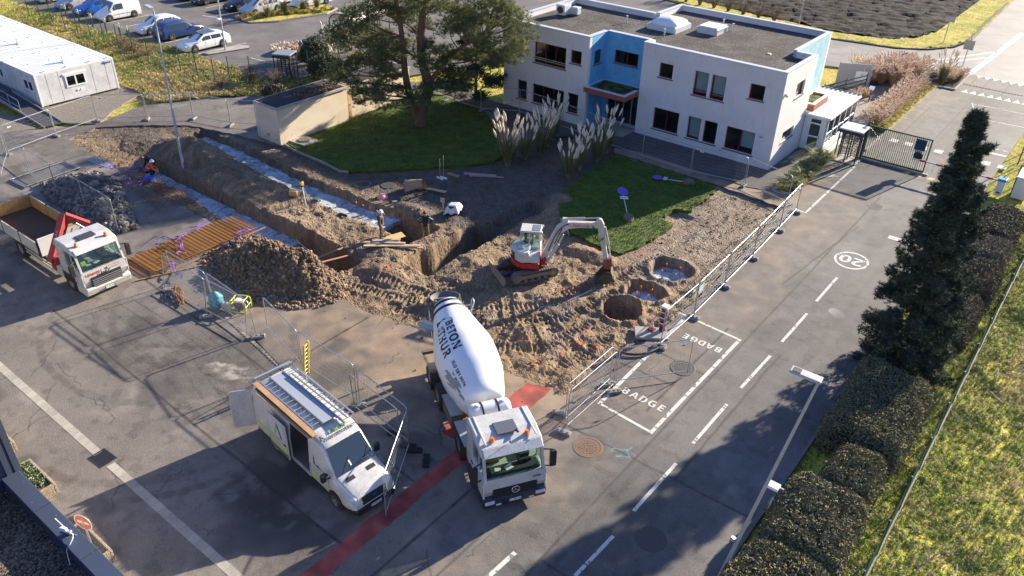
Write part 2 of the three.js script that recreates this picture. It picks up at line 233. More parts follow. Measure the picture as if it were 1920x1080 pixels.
M.paintRed = mat([0.50, 0.105, 0.085], 0.85, { map: tex(256, 256, (i, j) => { const v = 0.55 + 0.5 * fbm(i / 32, j / 32, 4, 18, 8); return [v, v, v]; }, 4) });
M.kerb = mat([0.40, 0.375, 0.34], 0.9, { map: wearT, bumpMap: grainB, bumpScale: 0.006 });

// far ground sheet, with an opening where the site is dug
structure('ground', slab([[-700, 500], [600, 500], [600, -900], [-700, -900]], -0.30, -0.16, [[[-56.6, -18.4], [-12.4, -18.4], [-12.4, -46.6], [-56.6, -46.6]]]), M.verge);
const holeJ = jag(HOLE, 0.45, 0.09, 5);
const yard = structure('yard_asphalt', slab([[-4.75, 16], [-4.75, -81.8], [-11.2, -81.8], [-11.2, -75.9], [-19.8, -75.9], [-19.8, -62.5], [-37.5, -62.5], [-37.5, -47], [-46, -47], [-52, -43], [-54.5, -37], [-57.5, -31], [-57.6, -28], [-56.5, -24.5], [-60, -19.4], [-90, -19.4], [-90, 16]], -0.15, 0, [holeJ]), M.yard);
const carPark = structure('car_park_asphalt', slab([[-100, -36.9], [-80, -37.0], [-71, -38.2], [-60, -38.7], [-57, -37.7], [-52.3, -44], [-48, -47.5], [-44, -60], [-44, -92], [-130, -92], [-130, -36.9]], -0.15, -0.004), M.asphalt);
structure('public_road', slab([[-44, -66], [-40, -70], [-20.2, -75.95], [-11.2, -75.95], [-11.2, -81.85], [-4.75, -81.85], [3, -81.9], [3, -260], [-14.6, -260], [-14.4, -117], [-14.1, -100], [-13.9, -93.5], [-14.6, -90], [-16.4, -87.2], [-18.9, -85.6], [-24.9, -84.6], [-34.5, -85.5], [-44.8, -87.6], [-60, -91], [-60, -66]], -0.15, -0.008), M.asphaltPale);
// uneven turf made as a height field over an outline
function turf(name, P, y0, amp, m, cell, seed, extra) {
  const xs = P.map(p => p[0]), zs = P.map(p => p[1]), x0 = Math.min(...xs), x1 = Math.max(...xs), z0 = Math.min(...zs), z1 = Math.max(...zs), nx = Math.ceil((x1 - x0) / cell), nz = Math.ceil((z1 - z0) / cell), pos = [], uv = [];
  const hh = (x, z) => y0 + amp * (fbm(x * 0.7, z * 0.7, 4, seed) - 0.35) + (extra ? extra(x, z) : 0), v = (i, j) => { const x = x0 + i * cell, z = z0 + j * cell; pos.push(x, hh(x, z), z); uv.push(x, z); };
  for (let j = 0; j < nz; j++) for (let i = 0; i < nx; i++) { if (!inPoly(x0 + (i + 0.5) * cell, z0 + (j + 0.5) * cell, P)) continue; v(i, j); v(i, j + 1); v(i + 1, j + 1); v(i, j); v(i + 1, j + 1); v(i + 1, j); }
  let g = new THREE.BufferGeometry(); g.setAttribute('position', new THREE.Float32BufferAttribute(pos, 3)); g.setAttribute('uv', new THREE.Float32BufferAttribute(uv, 2)); g.computeVertexNormals(); g = toCreasedNormals(g, 1.5);
  const e = structure(name, g, m); e.userData.hh = undefined; return hh;
}
const bankH = turf('grass_bank', [[-57.4, -29.5], [-59, -29.8], [-62.3, -30.2], [-120, -30.2], [-120, -36.9], [-80, -37.0], [-71, -38.3], [-60, -38.8], [-57, -37.8], [-54.4, -40.5], [-52.3, -43.6], [-49.5, -42.5], [-53, -36.2], [-55.5, -33]], 0.02, 0.42, M.meadow, 0.3, 71);
const stripH = turf('rough_grass_strip', [[-4.2, 10], [-4.2, -54.5], [30, -54.5], [30, 10]], -0.06, 0.5, M.meadow, 0.3, 72, (x, z) => (x > 3 ? -0.5 * sst(3, 5, x) + 0.35 * sst(5, 8, x) : 0) - 0.0);
turf('road_verge', [[-15.0, -260], [-14.95, -117], [-14.6, -100], [-14.4, -93.5], [-15.1, -90.2], [-16.8, -87.7], [-19.1, -86.1], [-24.9, -85.1], [-34.5, -86], [-44.8, -88.1], [-62, -91.6], [-62, -94.2], [-44, -90.4], [-34.5, -88.5], [-25, -87.4], [-20.5, -88.5], [-18.5, -91], [-17.6, -95], [-17.4, -120], [-17.5, -260]], 0.06, 0.2, M.verge, 0.35, 73);
M.field = mat([0.034, 0.026, 0.022], 1, { map: tex(256, 256, (i, j) => { const v = 0.55 + 0.7 * fbm(i / 10, j / 10, 3, 6, 25); return [v, v, v]; }, 5), bumpMap: tuftB, bumpScale: 0.06 });
turf('ploughed_field', [[-17.7, -260], [-17.6, -96], [-18.7, -91.5], [-20.6, -88.9], [-25, -87.8], [-34.5, -88.9], [-62, -94.6], [-140, -110], [-140, -260]], -0.05, 0.4, M.field, 0.4, 74, (x, z) => 0.10 * Math.sin((z * 0.96 + x * 0.26) * 4.2 + 2 * vn(x * 0.2, z * 0.2, 5)) + 0.16 * vn(x * 1.9, z * 1.9, 88));
// lawns: thick turf with torn edges
const LAWN1 = [[-43.75, -31.2], [-42.3, -30.83], [-39.6, -30.8], [-37.3, -30.6], [-36.2, -31.5], [-34.6, -33.4], [-32.6, -35.8], [-30.95, -38.0], [-31.4, -40], [-34.7, -43.1], [-38.2, -45.4], [-44.2, -45.6], [-44.0, -37.2]];
structure('lawn', slab(jag(LAWN1, 0.3, 0.05, 8), -0.32, 0.06), M.lawn);
const LAWN2 = [[-25.64, -44.5], [-25.3, -40.4], [-24.99, -36.9], [-23.0, -34.5], [-21.48, -33.3], [-18.2, -33.1], [-17.9, -34.2], [-17.6, -36.3], [-17.55, -37.9], [-18.6, -38.3], [-18.5, -39.9], [-17.73, -40.2], [-17.75, -43.7], [-18.3, -44.45]];
structure('lawn', slab(jag(LAWN2, 0.25, 0.08, 9), -0.34, 0.05), M.lawn);
structure('gravel_pad', slab(jag([[-61.9, -23.2], [-59.6, -22.4], [-58.6, -23.2], [-56.6, -24.6], [-58.4, -27], [-59.4, -28.6], [-60.2, -30.1], [-62.5, -30.3], [-90, -30.3], [-90, -23.2]], 0.6, 0.12, 3), -0.1, 0.012), M.gravel);
structure('gravel_pad', slab(jag([[-59.6, -19.4], [-58.8, -21.4], [-62, -22.1], [-63.4, -21.1], [-90, -20.2], [-90, -17], [-61, -17]], 0.6, 0.1, 4), -0.1, 0.014), M.gravel);
structure('footpath', slab([[-13.75, -56.6], [-13.75, -61], [-15.4, -68], [-15.6, -74.4], [-18.4, -74.0], [-18.3, -66], [-17.6, -61.5], [-16.2, -56.6]], -0.05, 0.03), mat([1.5, 1.35, 1.2], 0.8, { map: aspT }));
structure('building_apron', slab([[-30.0, -47.3], [-30.0, -45.3], [-26.3, -45.6], [-24.6, -46.2], [-16.5, -45.7], [-14.95, -46.2], [-14.95, -53.6], [-16.5, -54.2], [-16.5, -49.1], [-27, -49.0], [-27, -47.4]], -0.05, 0.035), mat([0.62, 0.62, 0.64], 0.9, { map: aspT, bumpMap: grainB, bumpScale: 0.006 }));
structure('footpath', slab([[-38.5, -47.3], [-30.0, -47.3], [-30.0, -45.3], [-32.2, -41.6], [-33.6, -42.6], [-36.5, -45.2], [-43.5, -46.2], [-46.5, -47.5], [-46.5, -49]], -0.05, 0.028), mat([0.7, 0.66, 0.64], 0.9, { map: aspT, bumpMap: grainB, bumpScale: 0.006 }));

structure('planting_bed', slab(jag([[-13.7, -61.2], [-12.8, -61.2], [-12.8, -75.7], [-11.4, -75.9], [-11.4, -81.3], [-14, -81], [-18.6, -76.5], [-18.4, -71], [-17.5, -70.6], [-15.9, -74.8], [-14.4, -74.6]], 0.7, 0.08, 6), -0.05, 0.045), mat([0.07, 0.05, 0.035], 1, { bumpMap: tuftB, bumpScale: 0.06 }));
// ---- kerbs
function kerb(pts, w = 0.14, h = 0.12, name = 'kerb', m = M.kerb) { const g = []; for (let i = 0; i < pts.length - 1; i++) { const a = pts[i], b = pts[i + 1], l = Math.hypot(b[0] - a[0], b[1] - a[1]), k = Math.max(1, Math.round(l / 1)); for (let q = 0; q < k; q++) { const p = V3(mix(a[0], b[0], (q + 0.012) / k), h / 2 - 0.03, mix(a[1], b[1], (q + 0.012) / k)), e = V3(mix(a[0], b[0], (q + 0.988) / k), h / 2 - 0.03, mix(a[1], b[1], (q + 0.988) / k)); g.push(beam(p, e, w, h + 0.06)); } } return structure(name, g, m); }
kerb([[-12.72, -56.9], [-12.7, -63], [-12.68, -75.8], [-11.28, -75.8], [-11.28, -81.5]]);
kerb([[-13.55, -61], [-15.2, -68]], 0.12, 0.1); kerb([[-15.0, -46.2], [-15.0, -53.4]], 0.2, 0.16); kerb([[-15.0, -46.2], [-13.8, -46.5]], 0.12, 0.12);
kerb([[-14.75, -117], [-14.45, -100], [-14.25, -93.5], [-14.95, -90.1], [-16.6, -87.5], [-19.0, -85.85], [-24.9, -84.85], [-34.5, -85.75], [-44.8, -87.85], [-60, -91.3]], 0.16, 0.1, 'kerb', mat([0.10, 0.09, 0.085], 0.9));
kerb([[-4.7, 10], [-4.75, -20], [-4.7, -56]], 0.12, 0.07, 'kerb', mat([0.2, 0.19, 0.18], 0.9, { map: wearT }));
kerb([[-43.7, -30.95], [-42.3, -30.72], [-39.6, -30.68], [-37.5, -30.48], [-37.0, -30.75]], 0.07, 0.1, 'lawn_edging');
kerb([[-22.95, -34.35], [-21.5, -33.15]], 0.07, 0.1, 'lawn_edging');

// ---- painted markings (children of the asphalt they are painted on)
const Y1 = 0.006;
const strip = (x0, z0, x1, z1, w, y = Y1) => beam(V3(x0, y - 0.002, z0), V3(x1, y - 0.002, z1), w, 0.004);
const paintS = (name, geos, m = M.paint) => structure(name, geos, m, yard);
for (const [a, b] of [[[1078, 1080], [1150, 1005]], [[1188, 958], [1267.8, 869]], [[1299, 831.6], [1363, 758]], [[1389, 727.5], [1444.5, 667]], [[1466, 641], [1513, 588]], [[1530.5, 565], [1569.5, 520.5]]]) { const p = at(...a), q = at(...b), x = (p.x + q.x) / 2; paintS('lane_dash', strip(p.x, p.z, q.x, q.z, 0.13)); }
for (const [a, b] of [[[917, 1080], [966, 1036]]]) { const p = at(...a), q = at(...b); paintS('lane_dash', strip(p.x - (q.x - p.x) * 0.6, p.z - (q.z - p.z) * 0.6, q.x, q.z, 0.16)); }
{ const a = at(1124.2, 756.7), b = at(1220.8, 810.8), c = at(1386.7, 637.2), d = at(1306, 599.7);
  paintS('bay_line', strip(a.x, a.z - 0.0, b.x, b.z, 0.13)); paintS('bay_line', strip(b.x, b.z + 0.07, c.x, c.z - 0.07, 0.15)); paintS('bay_line', strip(d.x - 0.9, d.z - 0.0, c.x, c.z, 0.13)); paintS('bay_line', strip(a.x, a.z + 0.06, d.x - 0.5, d.z, 0.16)); }
{ const a = at(1510, 399.2), b = at(1603, 312), c = at(1494, 393); paintS('edge_line', strip(a.x, a.z + 0.05, b.x, b.z, 0.13)); paintS('edge_line', strip(c.x, c.z, a.x, a.z, 0.11)); }
{ const a = at(1665.7, 444.4), b = at(1726, 461.3); paintS('stop_line', strip(a.x, (a.z + b.z) / 2, -5.2, (a.z + b.z) / 2, 0.42)); }
function flat(s, size, x, z, ry, sx = 1) { const g = textGeo(s, size, 0.004); g.scale(sx, 1, 1); g.rotateX(-Math.PI / 2).rotateY(ry).translate(x, 0.004, z); return g; }
function spaced(s, size, x, z, ry, gap) { return [...s].map((c, i) => { const o = (i - (s.length - 1) / 2) * gap; return flat(c, size, x + Math.cos(ry) * o, z - Math.sin(ry) * o, ry); }); }
paintS('painted_word', spaced('BADGE', 0.40, -11.05, -23.5, 0, 0.42)); paintS('painted_word', spaced('BADGE', 0.40, -11.02, -28.65, Math.PI, 0.40));
paintS('painted_word', spaced('STOP', 0.3, -5.55, -43.95, 0, 0.5));
paintS('speed_roundel', [fin(new THREE.RingGeometry(0.93, 1.08, 40).scale(0.82, 0.92, 1).rotateX(-Math.PI / 2).translate(-8.28, 0.007, -40.72)), flat('20', 0.84, -8.28, -40.72, Math.PI, 1.05)]);
for (let i = 0; i < 5; i++) paintS('yellow_dash', fin(new THREE.ShapeGeometry(shp([[0, 0], [0.34, 0], [0.5, 0.42], [0.16, 0.42]])).rotateX(-Math.PI / 2).translate(-9.6 + i * 0.74, 0.006, -54.75)), M.paintYellow);
for (let i = 0; i < 8; i++) paintS('crossing_block', span(-12.05 + i * 1.02, -11.5 + i * 1.02, 0.001, 0.006, -60.7, -60.0));
for (const [z, d] of [[-75.75, 1], [-81.9, 1]]) for (let i = 0; i < 9; i++) { const x = -10.8 + i * 0.66; paintS('give_way_triangle', fin(new THREE.ShapeGeometry(shp([[x, 0], [x + 0.6, 0], [x + 0.3, z < -80 ? -1.0 : 1.0]])).rotateX(-Math.PI / 2).translate(0, 0.006, z))); }
paintS('road_line', strip(-9.3, -73.2, -7.4, -66.4, 0.1)); paintS('road_line', strip(-7.6, -69.6, -4.8, -69.9, 0.1)); paintS('road_line', strip(-9.3, -73.1, -4.8, -73.3, 0.1)); paintS('road_line', strip(-7.7, -62.5, -4.8, -62.6, 0.3)); paintS('dotted_line', [0, 1, 2, 3, 4].map(i => strip(-7.2 + i * 0.5, -63.6, -6.95 + i * 0.5, -63.6, 0.12)));
paintS('threshold_strip', Array.from({ length: 26 }, (_, i) => span(-11.1 + i * 0.25, -10.95 + i * 0.25, 0, 0.03, -78.4, -78.15)), M.darkMetal);
{ const g = []; for (const [a, b, w] of [[[1817, 140], [1918, 62], 0.5], [[1740, 118], [1830, 137], 0.3], [[1760, 112], [1870, 97], 0.3], [[1745, 120], [1850, 108], 0.25]]) { const p = at(...a), q = at(...b); g.push(strip(p.x, p.z, q.x, q.z, w, 0.0)); } structure('give_way_lines', g, M.paint).userData.kind = 'structure'; }
{ // walking figure painted on the path by the turnstile
  const g = [cyl(0.09, 0.09, 0.004, 12, 0, 0, -0.42), beam(V3(0, 0, -0.3), V3(0.02, 0, 0.05), 0.12, 0.004), beam(V3(0, 0, 0.05), V3(-0.2, 0, 0.45), 0.09, 0.0042), beam(V3(0.02, 0, 0.05), V3(0.2, 0, 0.42), 0.09, 0.0044), beam(V3(0, 0, -0.24), V3(-0.24, 0, 0.02), 0.07, 0.0046), beam(V3(0, 0, -0.24), V3(0.22, 0, -0.02), 0.07, 0.0048)];
  const e = paintS('walker_pictogram', g); e.position.set(-13.05, 0.006, -51.0); e.rotation.y = 2.6;
}
paintS('red_stripe', [slab(jag([[-15.05, -5], [-14.35, -5], [-14.4, -17.0], [-15.05, -16.9]], 0.3, 0.05, 4), 0.001, 0.006), slab(jag([[-15.3, -19.2], [-14.3, -19.4], [-14.35, -21.6], [-15.4, -21.3]], 0.3, 0.05, 5), 0.001, 0.006), slab(jag([[-16.4, -17.5], [-15.7, -18.1], [-15.0, -17.6], [-15.4, -16.8], [-16.1, -16.8]], 0.3, 0.05, 6), 0.001, 0.0065)], M.paintRed);
{ // line of flat pavers across the lower yard, and a row of granite setts by the fence: each one its own piece
  const pm = [0.44, 0.40, 0.47].map(v => mat([v, v * 0.93, v * 0.83], 0.85, { map: wearT })), r = rng(5);
  for (let x = -46; x < -8; x += 0.42) { if (x > -25.2 && x < -24.2) continue; paintS('paver', span(x, x + 0.405, -0.02, 0.006 + 0.002 * r(), -7.93 + 0.004 * (x + 16), -7.62 + 0.004 * (x + 16)), pm[(r() * 3) | 0]); }
  const sm = [0.22, 0.16, 0.28].map(v => mat([v, v * 0.9, v * 0.74], 0.9, { bumpMap: grainB, bumpScale: 0.01 }));
  for (let i = 0; i < 66; i++) { const t = i / 66, x = mix(-30.6, -15.3, t), z = mix(-16.3, -14.04, t); for (const k of [0]) paintS('granite_sett', rbox(0.2, 0.05, 0.16, 0.02, x + (r() - 0.5) * 0.02, 0.0, z + k * 0.19, 0, -0.145, 0, 1), sm[(r() * 3) | 0]); }
}
{ // car park bays
  const g = []; for (let i = 0; i < 14; i++) { const x = -66.3 - i * 2.62; g.push(strip(x, -39.2, x + 0.15, -44.2, 0.1, 0.001)); } for (let i = 0; i < 9; i++) { const x = -75.3 - i * 2.55; g.push(strip(x, -49.3, x + 0.1, -54, 0.1, 0.001)); } g.push(strip(-77.8, -47.3, -74.3, -48.5, 0.14, 0.001)); g.push(strip(-55, -42.5, -62, -41.6, 0.1, 0.001));
  for (const q of g) structure('bay_marking', q, M.paint, carPark);
}
// manholes and drain grates
function manhole(x, z, r, label, y = 0.0, rust = false) { const m = thing('manhole_cover', label, 'manhole', [x, y, z]); const c = rust ? mat([0.20, 0.13, 0.09], 0.85, { map: wearT }) : mat([0.09, 0.085, 0.08], 0.7, { metalness: 0.3 }); part(m, 'frame', lathe([[r * 0.92, 0], [r * 0.92, 0.012], [r * 1.08, 0.012], [r * 1.12, 0]], 28), c); const g = [cyl(r * 0.9, r * 0.9, 0.008, 28, 0, 0.004, 0)]; for (let q = 1; q < 4; q++) for (let i = 0; i < 6 * q; i++) { const a = i / (6 * q) * 6.283; g.push(box(r * 0.12, 0.008, r * 0.12, Math.cos(a) * r * 0.22 * q, 0.011, Math.sin(a) * r * 0.22 * q, 0, -a, 0)); } part(m, 'lid', g, c); return m; }
manhole(-11.27, -19.71, 0.52, 'rusty round manhole cover beside the front of the mixer truck', 0, true); manhole(-7.2, -17.41, 0.5, 'dark round manhole cover by the lane dashes in the hedge shadow'); manhole(-10.81, -26.43, 0.5, 'pale patterned manhole cover inside the BADGE bay', 0.006); manhole(-9.35, -48.35, 0.42, 'worn round manhole cover on the road below the sliding gate');
{ const t = thing('drain_grate', 'square black drain grate set in the paver line', 'drain', [-24.7, 0.004, -7.79], 0.05); part(t, 'frame', [span(-0.42, 0.42, 0, 0.012, -0.33, -0.29), span(-0.42, 0.42, 0, 0.012, 0.29, 0.33), span(-0.42, -0.38, 0, 0.012, -0.29, 0.29), span(0.38, 0.42, 0, 0.012, -0.29, 0.29)], M.darkMetal); for (let i = 0; i < 9; i++) part(t, 'slat', span(-0.38, 0.38, 0, 0.01, -0.27 + i * 0.064, -0.235 + i * 0.064), M.darkMetal); part(t, 'sump', span(-0.38, 0.38, -0.002, 0.002, -0.29, 0.29), M.black); }
{ const p = at(190, 305), t = thing('drain_grate', 'long slotted drain grate on the slab by the rubble heap', 'drain', [p.x, 0.006, p.z], 0.12); part(t, 'frame', [span(-1.0, 1.0, 0, 0.012, -0.3, -0.26), span(-1.0, 1.0, 0, 0.012, 0.26, 0.3)], M.galvDull); for (let i = 0; i < 10; i++) part(t, 'slat', span(-0.98 + i * 0.2, -0.86 + i * 0.2, 0, 0.012, -0.26, 0.26), M.galvDull); part(t, 'sump', span(-1, 1, -0.002, 0.003, -0.26, 0.26), M.black); }
// ================================================================ EXCAVATED SITE
const boxIn = (x, z, x0, x1, z0, z1, e) => { const wx = (vn(z * 1.4, 3.3, 5) - 0.5) * 0.35, wz = (vn(x * 1.2, 7.7, 6) - 0.5) * 0.3; return sst(-e, 0, Math.min(x - x0 + wx, x1 - x + wx)) * sst(-e, 0, Math.min(z - z0 + wz, z1 - z + wz)); };
const PITS = [[-15.25, -28.65, 0.85, -1.25], [-15.28, -30.85, 0.84, -0.62], [-15.3, -33.62, 1.06, -0.58]];
const TRACKS = [ // paths of the crawler tracks and truck wheels over the soil: points, half width, depth
  [[[-16.6, -43.8], [-16.4, -36], [-17.0, -31], [-18.4, -28]], 0.22], [[-14.9, -44].concat() && [[-15.0, -43.8], [-14.9, -36.5]], 0.22], [[[-13.9, -43], [-13.8, -35.5], [-13.5, -32]], 0.22], [[[-15.8, -41], [-15.6, -36.4]], 0.2],
  [[[-17.2, -30.5], [-18.2, -27], [-20.5, -24.5], [-24, -22.6], [-27, -21.6]], 0.26], [[[-16.4, -29.6], [-17.0, -26.3], [-19.5, -23.6], [-23.5, -21.8]], 0.26], [[[-15.9, -26.8], [-16.4, -23.6], [-18.6, -22.2]], 0.25], [[[-14.6, -26.4], [-15.1, -22.6]], 0.25], [[[-21.5, -26.2], [-23.2, -23.8], [-27.2, -22.8]], 0.24], [[[-17.9, -25.8], [-15.4, -24.7], [-14.2, -24.6]], 0.24], [[[-19, -25.4], [-16.2, -23.4]], 0.24], [[[-20.4, -26.2], [-18.6, -24.2], [-18, -22]], 0.24]];
const holeSoft = (x, z) => inPoly(x, z, HOLE);
const REDS = [[688, 518], [735, 508], [1130, 510], [1040, 530], [1070, 545], [1100, 555], [1085, 640], [1105, 620], [1125, 650], [985, 635], [1060, 660], [1010, 680], [1150, 590], [1195, 600], [1210, 585], [1255, 555], [1025, 400], [1010, 392], [265, 250], [228, 263], [1200, 470], [1185, 463], [1140, 445], [1110, 470]].map(p => atXZ(...p));
function soilH(x, z) {
  const n = fbm(x * 0.55, z * 0.55, 4, 101), f = fbm(x * 2.6, z * 2.6, 3, 102), ff = fbm(x * 7, z * 7, 2, 104);
  const inside = holeSoft(x, z); const sm = 1 - 0.6 * sst(-18.2, -17.2, x) * sst(-31, -35, z); let h = -0.10 + 0.10 * (n - 0.5) + sm * (0.09 * (f - 0.5) + 0.05 * (ff - 0.5));
  if (!inside) h = Math.min(h, -0.07);
  const strip = sst(-18.2, -17.4, x) * sst(-33, -35, z); h -= 0.05 * strip;
  // churned, tracked ground in the middle of the site
  const churn = sst(-29, -26, x) * sst(-20.6, -22, z) * sst(-34, -31, z); h += inside ? churn * (0.16 * (fbm(x * 1.1, z * 1.1, 3, 105) - 0.45) + 0.12 * (f - 0.5)) : 0;
  for (const [pts, w] of TRACKS) { let best = 9, s = 0, acc = 0; for (let i = 0; i < pts.length - 1; i++) { const a = pts[i], b = pts[i + 1], l = Math.hypot(b[0] - a[0], b[1] - a[1]), dx = (b[0] - a[0]) / l, dz = (b[1] - a[1]) / l, t = clamp((x - a[0]) * dx + (z - a[1]) * dz, 0, l), d = Math.hypot(x - a[0] - dx * t, z - a[1] - dz * t); if (d < best) { best = d; s = acc + t; } acc += l; } if (inside && best < w * 1.5) h += sst(w * 1.25, w * 0.8, best) * sm * (-0.05 + 0.045 * Math.sin(s * 6.283 / 0.24)) + 0.05 * sst(w * 1.5, w * 1.2, best) * sst(w * 1.0, w * 1.2, best); }
  // berm left between the two trenches
  const berm = sst(-49.5, -47, x) * sst(-28.4, -29.6, x) * sst(-27.2, -26.7, z) * sst(-23.2, -23.8, z); h += berm * (0.22 + 0.22 * (n - 0.4) + 0.12 * (f - 0.5));
  const hill = (cx, cz, rx, rz, t, p = 1.4) => { const d = Math.hypot((x - cx) / rx, (z - cz) / rz) + 0.22 * (fbm(x * 0.9, z * 0.9, 3, 111) - 0.5) + 0.10 * (f - 0.5); return d < 1 ? t * Math.pow(1 - d, 1 / p) : 0; };
  h += hill(-46.6, -25.9, 3.6, 1.9, 1.15, 1.2) + hill(-42.6, -25.4, 2.6, 1.5, 0.5) + hill(-50.5, -25.2, 2.8, 1.8, 0.35);
  const P = hill(-31.1, -20.4, 3.9, 2.3, 1.7, 1.25) + hill(-28.6, -20.7, 2.4, 1.5, 0.75); h += P * (0.85 + 0.5 * (f - 0.5) + 0.22 * (ff - 0.5));
  h += hill(-23.4, -27.2, 1.6, 2.4, 0.42) + hill(-22.6, -31.5, 1.1, 2.6, 0.35) + hill(-27.4, -25.2, 2.4, 1.3, 0.38) + hill(-26.6, -23.6, 1.8, 1.0, 0.45) + hill(-24.5, -36.6, 1.2, 1.2, 0.3) + hill(-17.6, -24.2, 1.5, 1.0, 0.25) + hill(-30.2, -29.8, 1.6, 0.7, 0.3) + hill(-14.0, -22.6, 0.7, 1.6, 0.3) + hill(-19.4, -32.2, 2.2, 0.7, 0.3);
  // trenches
  const e = 0.42, r = 0.05 * (f - 0.5) + 0.05 * (n - 0.5);
  const t1 = boxIn(x, z, -47.6, -28.5, -23.45, mix(-22.75, -21.75, sst(-44, -33, x)), e), d1 = mix(-0.62, -1.75, sst(-33.2, -32.5, x)) + r;
  const t2 = boxIn(x, z, -50.0, -28.0, mix(-28.9, -28.45, sst(-46, -38, x)) - 0.35 * sst(-33, -31, x), mix(-28.0, -27.0, sst(-48, -36, x)), e), d2 = mix(-0.55, -1.9, sst(-30.9, -30.4, x)) + r;
  const t3 = Math.max(boxIn(x, z, -26.2, -24.9, -30.6, -25.3, e), boxIn(x, z, -25.7, -24.9, -35.0, -30.2, e)), d3 = mix(-0.7, -1.7, sst(-32.5, -29.6, z)) + r, wl = (t) => 0.5 * t * (1 - t) * 4 * (fbm(x * 3.4 + h * 2, z * 3.4, 3, 108) - 0.5);
  h = mix(h, Math.min(h, d1), t1) + wl(t1); h = mix(h, Math.min(h, d2), t2) + wl(t2); h = mix(h, Math.min(h, d3), t3) + wl(t3);
  for (const [cx, cz, pr, dep] of PITS) { const d = Math.hypot(x - cx, z - cz) + 0.34 * (fbm(x * 1.6, z * 1.6, 3, 120) - 0.5), w = sst(pr + 0.18, pr - 0.16, d); h = mix(h, dep + r, w) + 1.2 * w * (1 - w) * (f - 0.5); h += 0.12 * sst(pr + 0.55, pr + 0.2, d) * (1 - w); }
  // torn pocket at the lawn edge, and the slope up to the gravel path
  if (x > -18.6 && x < -17.3 && z < -38 && z > -40) h -= 0.12;
  return h;
}
const soilCol = (x, z, h) => {
  const n = fbm(x * 0.4, z * 0.4, 4, 131), f = fbm(x * 3.1 + h * 3, z * 3.1 + h * 3, 3, 132), g = h2(Math.round(x * 14), Math.round(z * 14), 9);
  let c = mix3([0.255, 0.176, 0.106], [0.335, 0.247, 0.16], clamp(n * 1.6 - 0.3));
  const strip = sst(-18.4, -17.2, x) * sst(-31, -36, z); c = mix3(c, [0.33, 0.265, 0.20], strip * 0.85);
  const path = Math.max(sst(-29.2, -30.6, z) * sst(-24.0, -25.6, x), 0.85 * sst(-47, -49, x) * sst(-23, -25, z), 0.7 * sst(-22.2, -21.2, z) * sst(-36, -38, x)); c = mix3(c, [0.135, 0.115, 0.095], clamp(path * (0.7 + 0.6 * n)));
  const spoil = sst(-35, -34, x) * sst(-26.5, -28, x) * sst(-22.3, -21.7, z); c = mix3(c, [0.20, 0.14, 0.085], spoil * (0.4 + 0.6 * f));
  const grey = sst(0.55, 0.75, fbm(x * 0.8 + 30, z * 0.8, 3, 140)) * sst(-24, -21, x); c = mix3(c, [0.30, 0.265, 0.225], grey * 0.7);
  c = mix3(c, [0.13, 0.085, 0.05], sst(0.56, 0.76, fbm(x * 1.3 + 80, z * 1.3, 3, 141)) * 0.55);
  const v = 0.62 + 0.55 * f + 0.25 * (g - 0.5); c = [c[0] * v, c[1] * v, c[2] * v];
  for (const [rx, rz] of REDS) { const d = Math.hypot((x - rx), (z - rz)); if (d < 0.45 && fbm(x * 5, z * 5, 2, 150) > 0.5 + d * 0.5) c = mix3(c, [0.5, 0.09, 0.05], 0.55); }
  return c;
};
